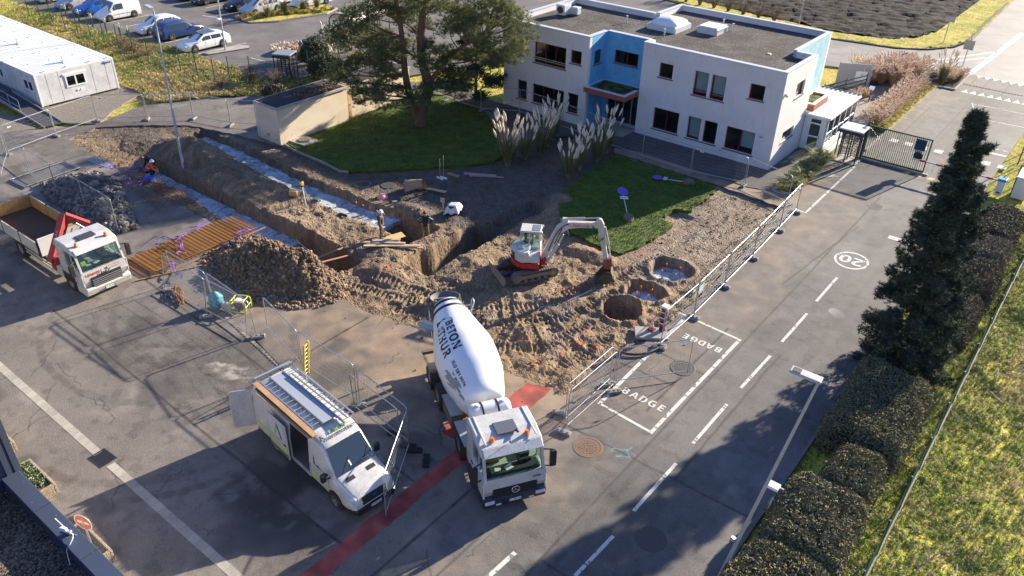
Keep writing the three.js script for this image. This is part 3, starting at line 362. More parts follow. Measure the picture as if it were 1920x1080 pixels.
{
  const cell = 0.08, x0 = -57, x1 = -12.2, z0 = -46.9, z1 = -17.4, nx = Math.round((x1 - x0) / cell), nz = Math.round((z1 - z0) / cell), N = (nx + 1) * (nz + 1), pos = new Float32Array(N * 3), col = new Float32Array(N * 3), uv = new Float32Array(N * 2), idx = [];
  const near = (x, z) => inPoly(x, z, HOLE) || (x > -36 && x < -25.5 && z > -21.5) || HOLE.some((p, i) => segD(x, z, p, HOLE[(i + 1) % HOLE.length]) < 0.6);
  const use = new Uint8Array(N);
  for (let j = 0; j <= nz; j++) for (let i = 0; i <= nx; i++) { const k = j * (nx + 1) + i, x = x0 + i * cell, z = z0 + j * cell; if (!near(x, z)) continue; use[k] = 1; const h = soilH(x, z), c = soilCol(x, z, h); pos.set([x, h, z], k * 3); col.set(c, k * 3); uv.set([x + 0.9 * h, z + 0.9 * h], k * 2); }
  for (let j = 0; j < nz; j++) for (let i = 0; i < nx; i++) { const a = j * (nx + 1) + i, b = a + 1, c = a + nx + 1, d = c + 1; if (use[a] && use[b] && use[c] && use[d]) idx.push(a, c, d, a, d, b); }
  const map = new Int32Array(N).fill(-1); let n = 0; for (const k of idx) if (map[k] < 0) map[k] = n++;
  const P = new Float32Array(n * 3), C = new Float32Array(n * 3), U = new Float32Array(n * 2); for (let k = 0; k < N; k++) if (map[k] >= 0) { for (let q = 0; q < 3; q++) { P[map[k] * 3 + q] = pos[k * 3 + q]; C[map[k] * 3 + q] = col[k * 3 + q]; } U[map[k] * 2] = uv[k * 2]; U[map[k] * 2 + 1] = uv[k * 2 + 1]; }
  const g = new THREE.BufferGeometry(); g.setAttribute('position', new THREE.BufferAttribute(P, 3)); g.setAttribute('color', new THREE.BufferAttribute(C, 3)); g.setAttribute('uv', new THREE.BufferAttribute(U, 2)); g.setIndex(idx.map(k => map[k])); g.computeVertexNormals();
  M.soil = new THREE.MeshStandardMaterial({ vertexColors: true, roughness: 1, map: tex(512, 512, (i, j) => { const v = 0.72 + 0.42 * fbm(i / 8, j / 8, 4, 160, 64); return [v, v * 0.985, v * 0.97]; }, 4), bumpMap: gtex(512, (u, v) => fbm(u * 48, v * 48, 4, 170, 48), 3), bumpScale: 0.07 });
  const e = new THREE.Mesh(g, M.soil); e.name = 'excavated_soil'; e.userData.kind = 'structure'; e.castShadow = e.receiveShadow = true; scene.add(e);
  // loose clods and stones
  const r = rng(77), clods = [], rock = fin(new THREE.IcosahedronGeometry(1, 0).scale(1, 0.7, 0.85)); const cc = new THREE.Color();
  for (let i = 0; i < 15000; i++) { let x, z; if (i < 4200) { const a = r() * 6.283, d = Math.sqrt(r()) * 1.12; x = -30.8 + Math.cos(a) * 4.2 * d; z = -20.3 + Math.sin(a) * 2.5 * d; } else { x = mix(-55, -12.9, r()); z = mix(-44.5, -18.8, r()); if (!inPoly(x, z, HOLE)) { if (r() > 0.1 || x < -30 || z < -30) continue; } } if (inPoly(x, z, LAWN1) || inPoly(x, z, LAWN2)) continue; let h = soilH(x, z); if (!inPoly(x, z, HOLE)) h = Math.max(h, 0); const s = (i < 4200 ? 0.035 + 0.11 * Math.pow(r(), 3) : 0.018 + 0.07 * Math.pow(r(), 4)), c = soilCol(x, z, h), b = r() > 0.9 ? 1.7 : 0.7 + 0.6 * r(); clods.push({ p: V3(x, h + s * 0.25, z), r: [r() * 6, r() * 6, r() * 6], s: [s, s, s], c: cc.clone().setRGB(c[0] * b, c[1] * b, c[2] * b) }); }
  inst(scene, 'soil_clods', rock, mat([1, 1, 1], 1), clods, { label: 'loose clods and stones strewn over the dug soil', category: 'soil' });
}
{ // blinding concrete in trenches and footing pits
  const cm = mat([1, 1, 1], 0.75, { map: tex(512, 512, (i, j) => { const n = fbm(i / 50, j / 50, 5, 180, 10), m = fbm(i / 10, j / 10, 3, 181, 51), v = clamp(0.42 + 0.5 * n + 0.2 * (m - 0.5)); const d = sst(0.6, 0.72, fbm(i / 32 + 7, j / 32, 4, 183, 16)); return mix3([v * 0.97, v, v * 1.03], [0.42, 0.37, 0.31], d * 0.6); }, 5), bumpMap: softB, bumpScale: 0.02 });
  structure('trench_concrete', slab(jag([[-48, -23.5], [-32.9, -23.5], [-32.9, -21.7], [-36, -21.9], [-48, -22.6]], 0.5, 0.04, 3), -0.8, -0.575), cm);
  structure('trench_concrete', slab(jag([[-50, -29.2], [-30.6, -29.2], [-30.6, -26.9], [-40, -27.0], [-50, -28]], 0.5, 0.04, 4), -0.8, -0.52), cm);
  structure('trench_concrete', slab([[-30.6, -27.6], [-29.6, -27.5], [-29.6, -26.6], [-30.6, -26.7]], -1.0, -0.62), mat([0.5, 0.44, 0.35], 0.85, { map: wearT }));
  for (const [i, y, lb] of [[1, -0.56, ''], [2, -0.52, ''], [0, -1.2, '']]) { const [x, z, r] = PITS[i]; structure('footing_concrete', fin(new THREE.CylinderGeometry(r + 0.12, r + 0.12, 0.2, 28).translate(x, y - 0.1, z)), i ? cm : M.concrete); }
  const rr = rng(9); for (const i of [1, 2]) { const [x, z, r] = PITS[i]; for (let k = 0; k < 4; k++) { const a = k * 1.57 + 0.6, b = [x + Math.cos(a) * r * 0.5, z + Math.sin(a) * r * 0.5]; const t = thing('starter_bar', i === 1 ? 'steel starter bar with orange cap in the middle footing pit' : 'steel starter bar with orange cap in the footing pit furthest from the cone', 'rebar', [b[0], -0.55, b[1]], 0, i === 1 ? 'starter bars in the middle pit' : 'starter bars in the far pit'); part(t, 'bar', cyl(0.012, 0.012, 0.5, 6, 0, 0.25, 0), mat([0.2, 0.1, 0.05], 0.8, { metalness: 0.3 })); part(t, 'cap', cyl(0.045, 0.035, 0.08, 8, 0, 0.52, 0), M.orange); } }
  for (let k = 0; k < 5; k++) { const p = at(668 + k * 13, 383 + k * 5.5, -0.2); const t = thing('starter_bar', 'steel starter bar with orange cap in the trench behind the workers', 'rebar', [p.x, -0.52, p.z], 0, 'starter bars in the trench'); part(t, 'bar', cyl(0.012, 0.012, 0.45, 6, 0, 0.22, 0), mat([0.2, 0.1, 0.05], 0.8)); part(t, 'cap', cyl(0.045, 0.035, 0.08, 8, 0, 0.46, 0), M.orange); }
}
// ================================================================ BUILDINGS
M.render = mat([0.80, 0.80, 0.80], 0.9, { map: tex(512, 512, (i, j) => { const n = fbm(i / 60, j / 60, 4, 41, 8), s = fbm(i / 9, j / 40, 3, 43, 50), v = 0.94 + 0.06 * n - 0.05 * sst(0.62, 0.9, s); return [v, v * 0.99, v * 0.98]; }, 7), bumpMap: grainB, bumpScale: 0.003 });
M.blue = mat([0.17, 0.52, 0.86], 0.85, { map: wearT, bumpMap: grainB, bumpScale: 0.003 });
M.frameRed = mat([0.16, 0.012, 0.02], 0.45); M.sill = mat([0.17, 0.16, 0.155], 0.85, { map: wearT });
M.coping = mat([0.62, 0.64, 0.68], 0.45, { metalness: 0.2 }); M.brickRed = mat([0.40, 0.13, 0.075], 0.8, { map: wearT });
M.roofGravel = mat([1, 1, 1], 1, { map: tex(1024, 1024, (i, j) => { const a = fbm(i / 90, j / 90, 4, 61, 11), b = h2(i, j, 62), c = vn(i / 3, j / 3, 63, 341), v = 0.25 + 0.2 * (a - 0.35) + 0.42 * (b - 0.5) + 0.34 * (c - 0.5); return mix3([v * 1.06, v, v * 0.97], [0.26, 0.24, 0.13], sst(0.6, 0.8, fbm(i / 70 + 5, j / 70, 4, 65, 14)) * 0.35); }, 14), bumpMap: grainB, bumpScale: 0.03 });
M.moss = mat([1, 1, 1], 1, { map: tex(256, 256, (i, j) => mix3([0.2, 0.19, 0.08], [0.38, 0.42, 0.06], sst(0.4, 0.65, fbm(i / 24, j / 24, 4, 71, 10))), 3), bumpMap: tuftB, bumpScale: 0.03 });
M.inside = mat([0.30, 0.28, 0.26], 0.9); M.pvc = mat([0.78, 0.79, 0.80], 0.4); M.blind = mat([0.72, 0.74, 0.74], 0.9);
// wall along X (face = outward z sign) or along Z (axis 'z', face = outward x sign) with rectangular openings [a0,a1,y0,y1]
function wallGeo(axis, fixed, face, a0, a1, y0, y1, th, ops = []) {
  const g = prism([[a0, y0], [a1, y0], [a1, y1], [a0, y1]], th, 0, ops.map(o => [[o[0], o[2]], [o[0], o[3]], [o[1], o[3]], [o[1], o[2]]]));
  if (axis === 'x') g.translate(0, 0, fixed - face * th / 2); else { g.rotateY(-Math.PI / 2); g.translate(fixed - face * th / 2, 0, 0); }
  return boxUv(g);
}
const place = (axis, fixed, face, g, inset) => { if (axis === 'z') { g.rotateY(-Math.PI / 2); g.translate(fixed - face * inset, 0, 0); } else g.translate(0, 0, fixed - face * inset); return g; };
function windowIn(parent, axis, fixed, face, [a0, a1, y0, y1], o = {}) {
  const f = o.f ?? 0.07, ins = o.ins ?? 0.17, n = o.n ?? 1, fm = o.m || M.frameRed, g = [], P = [], w = (a1 - a0 - f * (n + 1)) / n;
  g.push(span(a0, a1, y1 - f, y1, -0.035, 0.035), span(a0, a1, y0, y0 + f, -0.035, 0.035)); for (let i = 0; i <= n; i++) { const x = a0 + i * (w + f); g.push(span(x, x + f, y0 + f, y1 - f, -0.035, 0.035)); }
  if (o.bar) g.push(span(a0 + f, a1 - f, y0 + o.bar - 0.035, y0 + o.bar + 0.035, -0.03, 0.03));
  const win = part(parent, o.name || 'window', place(axis, fixed, face, mergeGeometries(g), ins), fm);
  for (let i = 0; i < n; i++) { const x = a0 + f + i * (w + f); part(win, 'pane', place(axis, fixed, face, span(x + 0.001, x + w - 0.001, y0 + f, y1 - f, -0.006, 0.006), ins), M.glass); if (o.blinds && o.blinds[i]) part(win, 'blind', place(axis, fixed, face, span(x, x + w, mix(y1 - f, y0 + f, o.blinds[i]), y1 - f, -0.01, 0.01), ins + 0.09), M.blind); }
  if (o.sill !== false) part(win, 'sill', place(axis, fixed, face, span(a0 - 0.1, a1 + 0.1, y0 - 0.07, y0 - 0.002, -0.12, 0.12), 0.07), M.sill);
  if (o.rail) part(win, 'guard_rail', [0.28, 0.42].map(q => place(axis, fixed, face, span(a0 - 0.03, a1 + 0.03, y0 + q, y0 + q + 0.05, -0.02, 0.02), -0.03)), M.galv);
  if (o.redrail) part(win, 'guard_rail', [0.22, 0.36].map(q => place(axis, fixed, face, span(a0, a1, y0 + q, y0 + q + 0.05, -0.02, 0.02), 0.05)), M.frameRed);
  return win;
}
{
  const B = thing('office_building', 'two storey white office with blue entrance recess and flat gravel roof', 'building');
  const T = 6.5, RZ = 6.12, th = 0.3;
  const opR = [[-25.42, -24.39, 4.4, 5.4], [-22.75, -21.73, 3.76, 5.4], [-21.5, -20.49, 3.76, 5.4], [-18.83, -17.82, 4.4, 5.4], [-25.45, -23.46, 0.7, 2.24], [-22.76, -21.79, 0.7, 2.26], [-21.54, -20.57, 0.7, 2.26], [-19.91, -17.89, 0.7, 2.26]];
  const opL = [[-36.4, -35.5, 4.4, 5.36], [-34.96, -32.13, 3.82, 5.36], [-31.73, -30.81, 4.42, 5.36], [-36.42, -35.55, 0.75, 2.22], [-35.0, -32.13, 0.75, 2.22], [-31.77, -30.86, 0.75, 2.24]];
  const opB = [[-29.5, -27.54, 4.4, 5.34], [-29.85, -27.05, 0.06, 2.4]], opBL = [[-49.2, -48.25, 4.4, 5.4]], opS = [[-52.75, -51.3, 4.3, 5.3], [-52.4, -50.5, 1.5, 2.2]];
  part(B, 'front_wall', wallGeo('x', -49.05, 1, -26.8, -16.6, -0.1, T, th, opR), M.render, { label: 'white rendered front wall of the right wing' });
  part(B, 'front_wall', wallGeo('x', -47.5, 1, -37.8, -30.2, -0.1, T, th, opL), M.render, { label: 'white rendered front wall of the left wing behind the pine' });
  part(B, 'recess_wall', wallGeo('x', -49.8, 1, -30.2, -26.8, -0.1, T, th, opB), M.blue, { label: 'sky blue back wall of the entrance recess' });
  part(B, 'recess_wall', wallGeo('z', -30.2, 1, -49.8, -47.8, -0.1, T - 0.002, th, opBL), M.blue, { label: 'sky blue side wall of the entrance recess' });
  part(B, 'side_wall', wallGeo('z', -26.8, -1, -50.1, -49.35, -0.1, T - 0.002, th), M.render);
  part(B, 'side_wall', wallGeo('z', -16.6, 1, -54.0, -49.35, -0.1, T - 0.002, th, opS), M.render, { label: 'sunlit white end wall beside the glazed porch' });
  part(B, 'side_wall', wallGeo('x', -54.3, -1, -18.0, -16.6, -0.1, T, th), M.render);
  part(B, 'side_wall', wallGeo('z', -18.0, 1, -60.5, -54.3, -0.1, T - 0.004, th), mat([0.36, 0.62, 0.76], 0.85, { map: wearT }), { label: 'pale blue end wall set back behind the porch' });
  part(B, 'rear_wall', [wallGeo('x', -60.8, -1, -30.3, -18.0, -0.1, T, th), wallGeo('z', -30.3, -1, -60.5, -56.9, -0.1, T - 0.002, th), wallGeo('x', -56.9, -1, -37.8, -30.3, -0.1, T, th), wallGeo('z', -37.8, -1, -56.6, -47.8, -0.1, T - 0.002, th)], M.render);
  const RP = [[-37.5, -47.8], [-30.5, -47.8], [-30.5, -50.1], [-26.5, -50.1], [-26.5, -49.35], [-16.9, -49.35], [-16.9, -54.0], [-18.3, -54.0], [-18.3, -60.5], [-30.0, -60.5], [-30.0, -56.6], [-37.5, -56.6]];
  const roof = part(B, 'roof', slab(RP, RZ - 0.25, RZ), M.roofGravel, { label: 'flat roof covered in dark gravel' });
  part(B, 'floor_slab', [slab(RP, 3.0, 3.22), slab(RP, -0.05, 0.04)], M.inside);
  part(B, 'partition', [span(-30, -18.4, 0.05, 2.99, -53.6, -53.5), span(-30, -18.4, 3.23, RZ - 0.26, -53.6, -53.5), span(-37, -31, 0.05, 2.99, -52.1, -52), span(-37, -31, 3.23, RZ - 0.26, -52.1, -52), span(-23.1, -23, 0.05, 2.99, -53.4, -49.4), span(-20.2, -20.1, 0.05, 2.99, -53.4, -49.4), span(-23.3, -23.2, 3.23, RZ - 0.26, -53.4, -49.4), span(-19.6, -19.5, 3.23, RZ - 0.26, -53.4, -49.4)], M.inside);
  // coping along the parapets, one length per edge
  const cop = [[-37.8, -47.5, -30.2, -47.5], [-30.2, -47.5, -30.2, -49.8], [-30.2, -49.8, -26.8, -49.8], [-26.8, -49.8, -26.8, -49.05], [-26.8, -49.05, -16.6, -49.05], [-16.6, -49.05, -16.6, -54.3], [-16.6, -54.3, -18, -54.3], [-18, -54.3, -18, -60.8], [-18, -60.8, -30.3, -60.8], [-30.3, -60.8, -30.3, -56.9], [-30.3, -56.9, -37.8, -56.9], [-37.8, -56.9, -37.8, -47.5]];
  const inw = [[0, -1], [-1, 0], [0, -1], [1, 0], [0, -1], [-1, 0], [0, 1], [-1, 0], [0, 1], [1, 0], [0, 1], [1, 0]];
  cop.forEach(([x0, z0, x1, z1], i) => { const [ix, iz] = inw[i], ox = ix * 0.145, oz = iz * 0.145; part(roof, 'coping', beam(V3(x0 + ox, T + 0.02 + i * 0.0007, z0 + oz), V3(x1 + ox, T + 0.02 + i * 0.0007, z1 + oz), 0.36, 0.04), M.coping); });
  // windows
  const W = (a, f, d, o, k) => windowIn(B, a, f, d, o, k);
  W('x', -49.05, 1, opR[0]); W('x', -49.05, 1, opR[1], { redrail: 1, blinds: [0.95] }); W('x', -49.05, 1, opR[2], { redrail: 1, blinds: [0.9] }); W('x', -49.05, 1, opR[3]); W('x', -49.05, 1, opR[4], { n: 2 }); W('x', -49.05, 1, opR[5], { blinds: [0.97] }); W('x', -49.05, 1, opR[6]); W('x', -49.05, 1, opR[7], { n: 2, blinds: [0, 0.8] });
  W('x', -47.5, 1, opL[0]); W('x', -47.5, 1, opL[1], { n: 3, rail: 1 }); W('x', -47.5, 1, opL[2]); W('x', -47.5, 1, opL[3]); W('x', -47.5, 1, opL[4], { n: 3 }); W('x', -47.5, 1, opL[5]);
  W('x', -49.8, 1, opB[0], { n: 2 }); W('z', -30.2, 1, opBL[0]); W('z', -16.6, 1, opS[0]); W('z', -16.6, 1, opS[1]);
  W('x', -49.8, 1, opB[1], { n: 4, m: M.galvDull, sill: false, name: 'entrance_door' });
  part(B, 'door_step', span(-30.1, -26.9, 0.036, 0.06, -49.7, -47.6), M.concrete);
  // entrance canopy and the same over the porch
  const can = part(B, 'canopy', [span(-30.3, -26.86, 2.7, 3.06, -47.35, -47.25), span(-30.3, -30.2, 2.7, 3.06, -47.48, -47.35), span(-26.95, -26.85, 2.7, 3.06, -49.03, -47.35), span(-30.18, -26.96, 2.72, 2.8, -49.78, -47.36)], M.brickRed, { label: 'brick red canopy over the entrance' });
  part(can, 'canopy_coping', [span(-30.33, -26.83, 3.062, 3.1, -47.5, -47.2), span(-30.19, -30.0, 3.062, 3.1, -49.78, -47.51), span(-27.1, -26.83, 3.062, 3.1, -49.03, -47.51), span(-29.99, -26.86, 3.062, 3.1, -49.78, -49.6)], M.coping);
  part(can, 'moss', span(-29.98, -27.12, 2.81, 3.0, -49.58, -47.52), M.moss);
  // roof lights, vents, air conditioner
  const sky1 = part(roof, 'roof_light', [span(-29.3, -26.9, RZ, RZ + 0.36, -56.1, -53.7), span(-29.2, -27, RZ + 0.361, RZ + 0.42, -56, -53.8)], M.coping, { label: 'large domed roof light' });
  { const d = new THREE.SphereGeometry(1, 24, 8, 0, 6.2832, 0, Math.PI / 2); const p = d.attributes.position; for (let i = 0; i < p.count; i++) { const x = p.getX(i), z = p.getZ(i), r = Math.hypot(x, z) || 1, k = Math.max(Math.abs(x), Math.abs(z)) / r; const s = mix(1, 1 / Math.max(k, 0.01), 0.85); p.setX(i, x * s * 1.0); p.setZ(i, z * s * 1.0); } d.scale(1.05, 0.45, 1.05).translate(-28.1, RZ + 0.42, -54.9); d.computeVertexNormals(); part(sky1, 'dome', fin(d), mat([0.8, 0.8, 0.78], 0.25)); }
  const sky2 = part(roof, 'roof_light', [span(-26.0, -24.4, RZ, RZ + 0.34, -57.0, -55.3), span(-26.06, -24.34, RZ + 0.341, RZ + 0.40, -57.06, -55.24)], M.coping, { label: 'smaller square roof hatch' }); part(sky2, 'hatch_lid', rbox(1.5, 0.1, 1.6, 0.03, -25.2, RZ + 0.46, -56.15), mat([0.75, 0.75, 0.72], 0.4));
  for (const [x, z] of [[-27.2, -52.6], [-24.2, -57.5], [-25.3, -58.2], [-31.2, -54]]) part(roof, 'vent_pipe', [cyl(0.05, 0.05, 0.5, 8, x, RZ + 0.25, z), cyl(0.09, 0.09, 0.05, 8, x, RZ + 0.52, z)], M.coping);
  part(roof, 'roof_outlet', [cyl(0.16, 0.12, 0.06, 12, -19.7, RZ + 0.03, -53.6)], M.coping);
  const ac = part(roof, 'air_conditioner', [rbox(0.8, 0.75, 0.9, 0.03, -36.0, RZ + 0.5, -52.5), rbox(0.6, 0.55, 0.5, 0.03, -35.3, RZ + 0.38, -53.2)], M.coping); part(ac, 'fan_grille', [cyl(0.28, 0.28, 0.02, 16, -36.0, RZ + 0.5, -52.04, Math.PI / 2)], M.darkMetal); part(ac, 'support', [span(-36.5, -35.1, RZ, RZ + 0.1, -52.7, -52.55), span(-36.5, -35.1, RZ, RZ + 0.1, -53.3, -53.15)], M.darkMetal);
  part(B, 'camera_dome', [sph(0.11, -16.5, 5.0, -49.4, 10), box(0.2, 0.12, 0.12, -16.55, 5.08, -49.4)], M.pvc); part(B, 'wall_lamp', [bar(V3(-17.4, 2.15, -49.05), V3(-17.4, 2.2, -48.85), 0.02), rbox(0.22, 0.08, 0.1, 0.02, -17.4, 2.2, -48.8)], M.galvDull);
  for (const [x, z] of [[-20.1, -49.03], [-33.4, -47.48], [-36.9, -47.48]]) part(B, 'red_lamp', sph(0.05, x, 0.45, z, 8), M.red);
}
{ // glazed porch at the end of the office
  const P = thing('glazed_porch', 'white glazed porch with ribbed roof on the end of the office', 'porch'), x0 = -18, x1 = -14.95, z0 = -60.5, z1 = -54.35, T = 2.42;
  part(P, 'floor', span(x0 + 0.01, x1, 0, 0.06, z0, z1), M.concrete);
  part(P, 'front_panel', [span(-16.58, -16.25, 0.06, T, z1 - 0.08, z1), span(-15.3, x1 - 0.1, 0.06, T, z1 - 0.08, z1)], M.pvc);
  const door = part(P, 'door', [span(-16.24, -16.12, 0.08, T - 0.05, z1 - 0.07, z1 - 0.01), span(-15.43, -15.31, 0.08, T - 0.05, z1 - 0.07, z1 - 0.01), ...[0.08, 0.98, 1.9, 2.27].map(y => span(-16.12, -15.43, y, y + 0.1, z1 - 0.07, z1 - 0.01))], M.pvc); part(door, 'pane', [span(-16.12, -15.43, 0.18, 0.98, z1 - 0.045, z1 - 0.035), span(-16.12, -15.43, 1.08, 1.9, z1 - 0.045, z1 - 0.035), span(-16.12, -15.43, 2.0, 2.27, z1 - 0.045, z1 - 0.035)], M.glass); part(door, 'handle', bar(V3(-15.37, 1.15, z1 + 0.03), V3(-15.37, 0.95, z1 + 0.03), 0.015), M.darkMetal);
  for (let i = 0; i < 5; i++) { const a = z1 - 0.12 - i * 1.2, b = a - 1.2; const w = part(P, 'side_window', [span(x1 - 0.07, x1, 0.5, T, a - 0.09, a), span(x1 - 0.07, x1, 0.5, 0.58, b, a - 0.09), span(x1 - 0.07, x1, T - 0.08, T, b, a - 0.09), span(x1 - 0.06, x1 - 0.01, 1.25, 1.31, b, a - 0.09)], M.pvc); part(w, 'pane', [span(x1 - 0.04, x1 - 0.03, 0.58, 1.25, b, a - 0.09), span(x1 - 0.04, x1 - 0.03, 1.31, T - 0.08, b, a - 0.09)], M.glass); }
  part(P, 'low_wall', span(x1 - 0.12, x1 + 0.02, 0, 0.5, z0, z1), M.render); part(P, 'low_wall', span(x1 + 0.3, x1 + 0.42, 0, 0.35, -57.2, -54.4), M.render); part(P, 'rear_panel', span(x0 + 0.01, x1, 0.06, T, z0, z0 + 0.08), M.pvc);
  const rf = part(P, 'roof', [span(x0 + 0.002, x1 + 0.15, T, T + 0.14, z0 - 0.15, z1 + 0.1)], mat([0.84, 0.84, 0.83], 0.5)); part(rf, 'rib', Array.from({ length: 17 }, (_, i) => span(x0 + 0.1 + i * 0.185, x0 + 0.14 + i * 0.185, T + 0.14, T + 0.17, z0 - 0.1, z1 + 0.05)), mat([0.8, 0.8, 0.8], 0.5)); part(rf, 'edge_cap', Array.from({ length: 9 }, (_, i) => span(x0 + 0.2 + i * 0.34, x0 + 0.4 + i * 0.34, T + 0.14, T + 0.24, z0 - 0.16, z0 - 0.05)), M.sill);
  const c = part(P, 'planter_canopy', [span(-17.4, -16.3, T + 0.15, 3.05, -54.85, -54.75), span(-16.38, -16.28, T + 0.15, 3.05, -57.6, -54.86), span(-17.4, -16.39, T + 0.15, 3.05, -57.6, -57.5)], M.brickRed); part(c, 'moss', span(-17.4, -16.39, T + 0.15, 2.95, -57.49, -54.86), M.moss); part(c, 'planter_coping', [span(-17.4, -16.26, 3.052, 3.09, -54.98, -54.72), span(-16.5, -16.26, 3.052, 3.09, -57.62, -54.99)], M.coping);
}
// ---- beige garages beside the lawn
M.beige = mat([0.82, 0.70, 0.52], 0.9, { map: tex(512, 512, (i, j) => { const n = fbm(i / 60, j / 60, 4, 81, 8), v = 0.9 + 0.12 * n; const st = sst(0.5, 0.8, fbm(i / 20, j / 8, 4, 83, 25)) * sst(110, 20, j) * 0.35; return mix3([v, v, v], [0.72, 0.55, 0.36], st); }, [6, 5.2]), bumpMap: grainB, bumpScale: 0.003 });
function garage(label, x0, x1, z0, z1, T) {
  const G = thing('garage', label, 'garage', [(x0 + x1) / 2, 0, (z0 + z1) / 2]); const w = (x1 - x0) / 2, d = (z1 - z0) / 2;
  part(G, 'wall', span(-w, w, -0.3, T - 0.12, -d, d), M.beige); const r = part(G, 'roof_slab', span(-w - 0.1, w + 0.12, T - 0.12, T, -d - 0.05, d + 0.1), mat([0.5, 0.48, 0.46], 0.9, { map: wearT })); part(r, 'roof_felt', span(-w, w - 0.05, T, T + 0.02, -d + 0.1, d - 0.05), mat([0.26, 0.245, 0.24], 0.9, { map: aspT })); return G;
}
{ const g = garage('long beige garage next to the left edge of the lawn', -46.0, -43.72, -36.85, -30.72, 2.62); part(g, 'vent_grille', [span(-0.2, 0.0, 0.35, 0.6, 3.065, 3.085), ...[0, 1, 2].map(i => span(-0.18, -0.02, 0.39 + i * 0.07, 0.42 + i * 0.07, 3.085, 3.1))], M.galvDull); part(g, 'gutter_pipe', cyl(0.04, 0.04, 2.4, 8, -1.2, 1.3, 3.1), M.pvc);
  const l = rng(4), lv = []; for (let i = 0; i < 420; i++) lv.push({ p: V3(mix(-0.6, 1.0, Math.sqrt(l())), 2.66, mix(-2.8, 0.6, l())), r: [l() * 6, l() * 6, l() * 6], s: 0.06 + 0.06 * l() }); inst(g, 'fallen_needles', fin(new THREE.TetrahedronGeometry(1)), mat([0.16, 0.10, 0.06], 1), lv);
  garage('second beige garage half hidden behind the pine branches', -46.3, -44.1, -43.6, -37.55, 2.45); }
// ---- modular site cabin
{
  const C = thing('site_cabin', 'row of joined white site cabins with ribbed metal roof', 'cabin', [-62.4, 0, -26.6]), n = 9, W = 2.44, T = 2.52, shell = mat([0.72, 0.74, 0.77], 0.5, { map: wearT }), trim = mat([0.76, 0.77, 0.79], 0.45);
  for (let i = 0; i < n; i++) {
    const a = -(i + 1) * W, b = -i * W, ends = i === 0;
    const op = i === 0 ? [[-2.05, -0.6, 1.08, 1.92]] : i === 1 ? [[-3.1, -2.6, 2.0, 2.24]] : i === 2 ? [[-6.6, -5.4, 1.1, 1.9]] : [];
    const m = part(C, 'module', [wallGeo('x', 3.0, 1, a, b, 0.16, T - 0.1, 0.1, op), wallGeo('x', -3.0, -1, a, b, 0.16, T - 0.1, 0.1), ...(ends ? [wallGeo('z', 0, 1, -2.9, 2.9, 0.16, T - 0.102, 0.1, [[-0.62, 0.9, 1.08, 1.98]])] : []), span(a, b - 0.101 * +ends, 0.16, 0.24, -2.89, 2.89)], shell);
    part(m, 'roof_sheet', [span(a + 0.01, b - 0.01, T - 0.1, T, -3.02, 3.02), ...Array.from({ length: 19 }, (_, k) => span(a + 0.1, b - 0.1, T, T + 0.012, -2.8 + k * 0.3, -2.72 + k * 0.3))], trim);
    part(m, 'roof_rail', [span(a - 0.02, a + 0.06, T, T + 0.06, -2.95, 2.95)], trim); for (const [u, v] of [[2.9, 3.015], [-3.015, -2.9]]) part(m, 'corner_post', span(b - 0.1, b + 0.012 * +ends, 0.1, T - 0.1, u, v), trim);
    for (const z of [-2.6, -1.2, 0.6, 2.2]) part(m, 'roof_bracket', rbox(0.22, 0.05, 0.1, 0.02, b - 0.1, T + 0.07, z), M.galvDull);
    if (op[0]) windowIn(C, 'x', 3.0, 1, op[0], { n: i === 1 ? 1 : 2, m: M.pvc, ins: -0.01, f: 0.09, sill: false });
    if (i === 0 || i === 3 || i === 5 || i === 7) { const u = part(m, 'roof_vent', [rbox(0.14, 0.45, 0.7, 0.03, a + 1.0, T + 0.28, -0.2), span(a + 0.85, a + 1.3, T + 0.02, T + 0.06, -0.6, 0.2)], trim); part(u, 'stay', [bar(V3(a + 1.05, T + 0.4, -0.2), V3(a + 1.35, T + 0.06, -0.2), 0.015)], M.galvDull); }
    part(m, 'foot_block', [span(b - 0.5, b - 0.1, 0, 0.16, 2.5, 2.9), span(b - 0.5, b - 0.1, 0, 0.16, -2.9, -2.5), span(b - 0.5, b - 0.1, 0, 0.16, -0.2, 0.2)], M.concrete);
  }
  windowIn(C, 'z', 0, 1, [-0.62, 0.9, 1.08, 1.98], { n: 2, m: M.pvc, ins: -0.01, f: 0.1, sill: false }); part(C, 'shutter_box', span(0.0, 0.06, 1.985, 2.12, -0.72, 1.0), M.pvc);
  part(C, 'panel_joint', [-1.2, 1.3, 2.2, -2.3].map(z => span(0.0, 0.006, 0.2, T - 0.12, z, z + 0.02)), M.galvDull); part(C, 'inside_wall', [span(-2.4, -2.34, 0.25, T - 0.11, -2.88, 2.88)], M.inside);
  part(C, 'round_socket', [cyl(0.07, 0.07, 0.05, 12, 0.02, 0.75, 0.15, 0, 0, Math.PI / 2), cyl(0.07, 0.07, 0.05, 12, 0.02, 0.75, -0.1, 0, 0, Math.PI / 2)], M.pvc);
  { const t = textGeo('algeco', 0.17, 0.006); t.rotateY(Math.PI / 2).translate(0.004, 2.24, -2.42); part(C, 'lettering', t, mat([0.03, 0.04, 0.28], 0.5), { label: 'small blue lettering near the roof corner' }); }
}
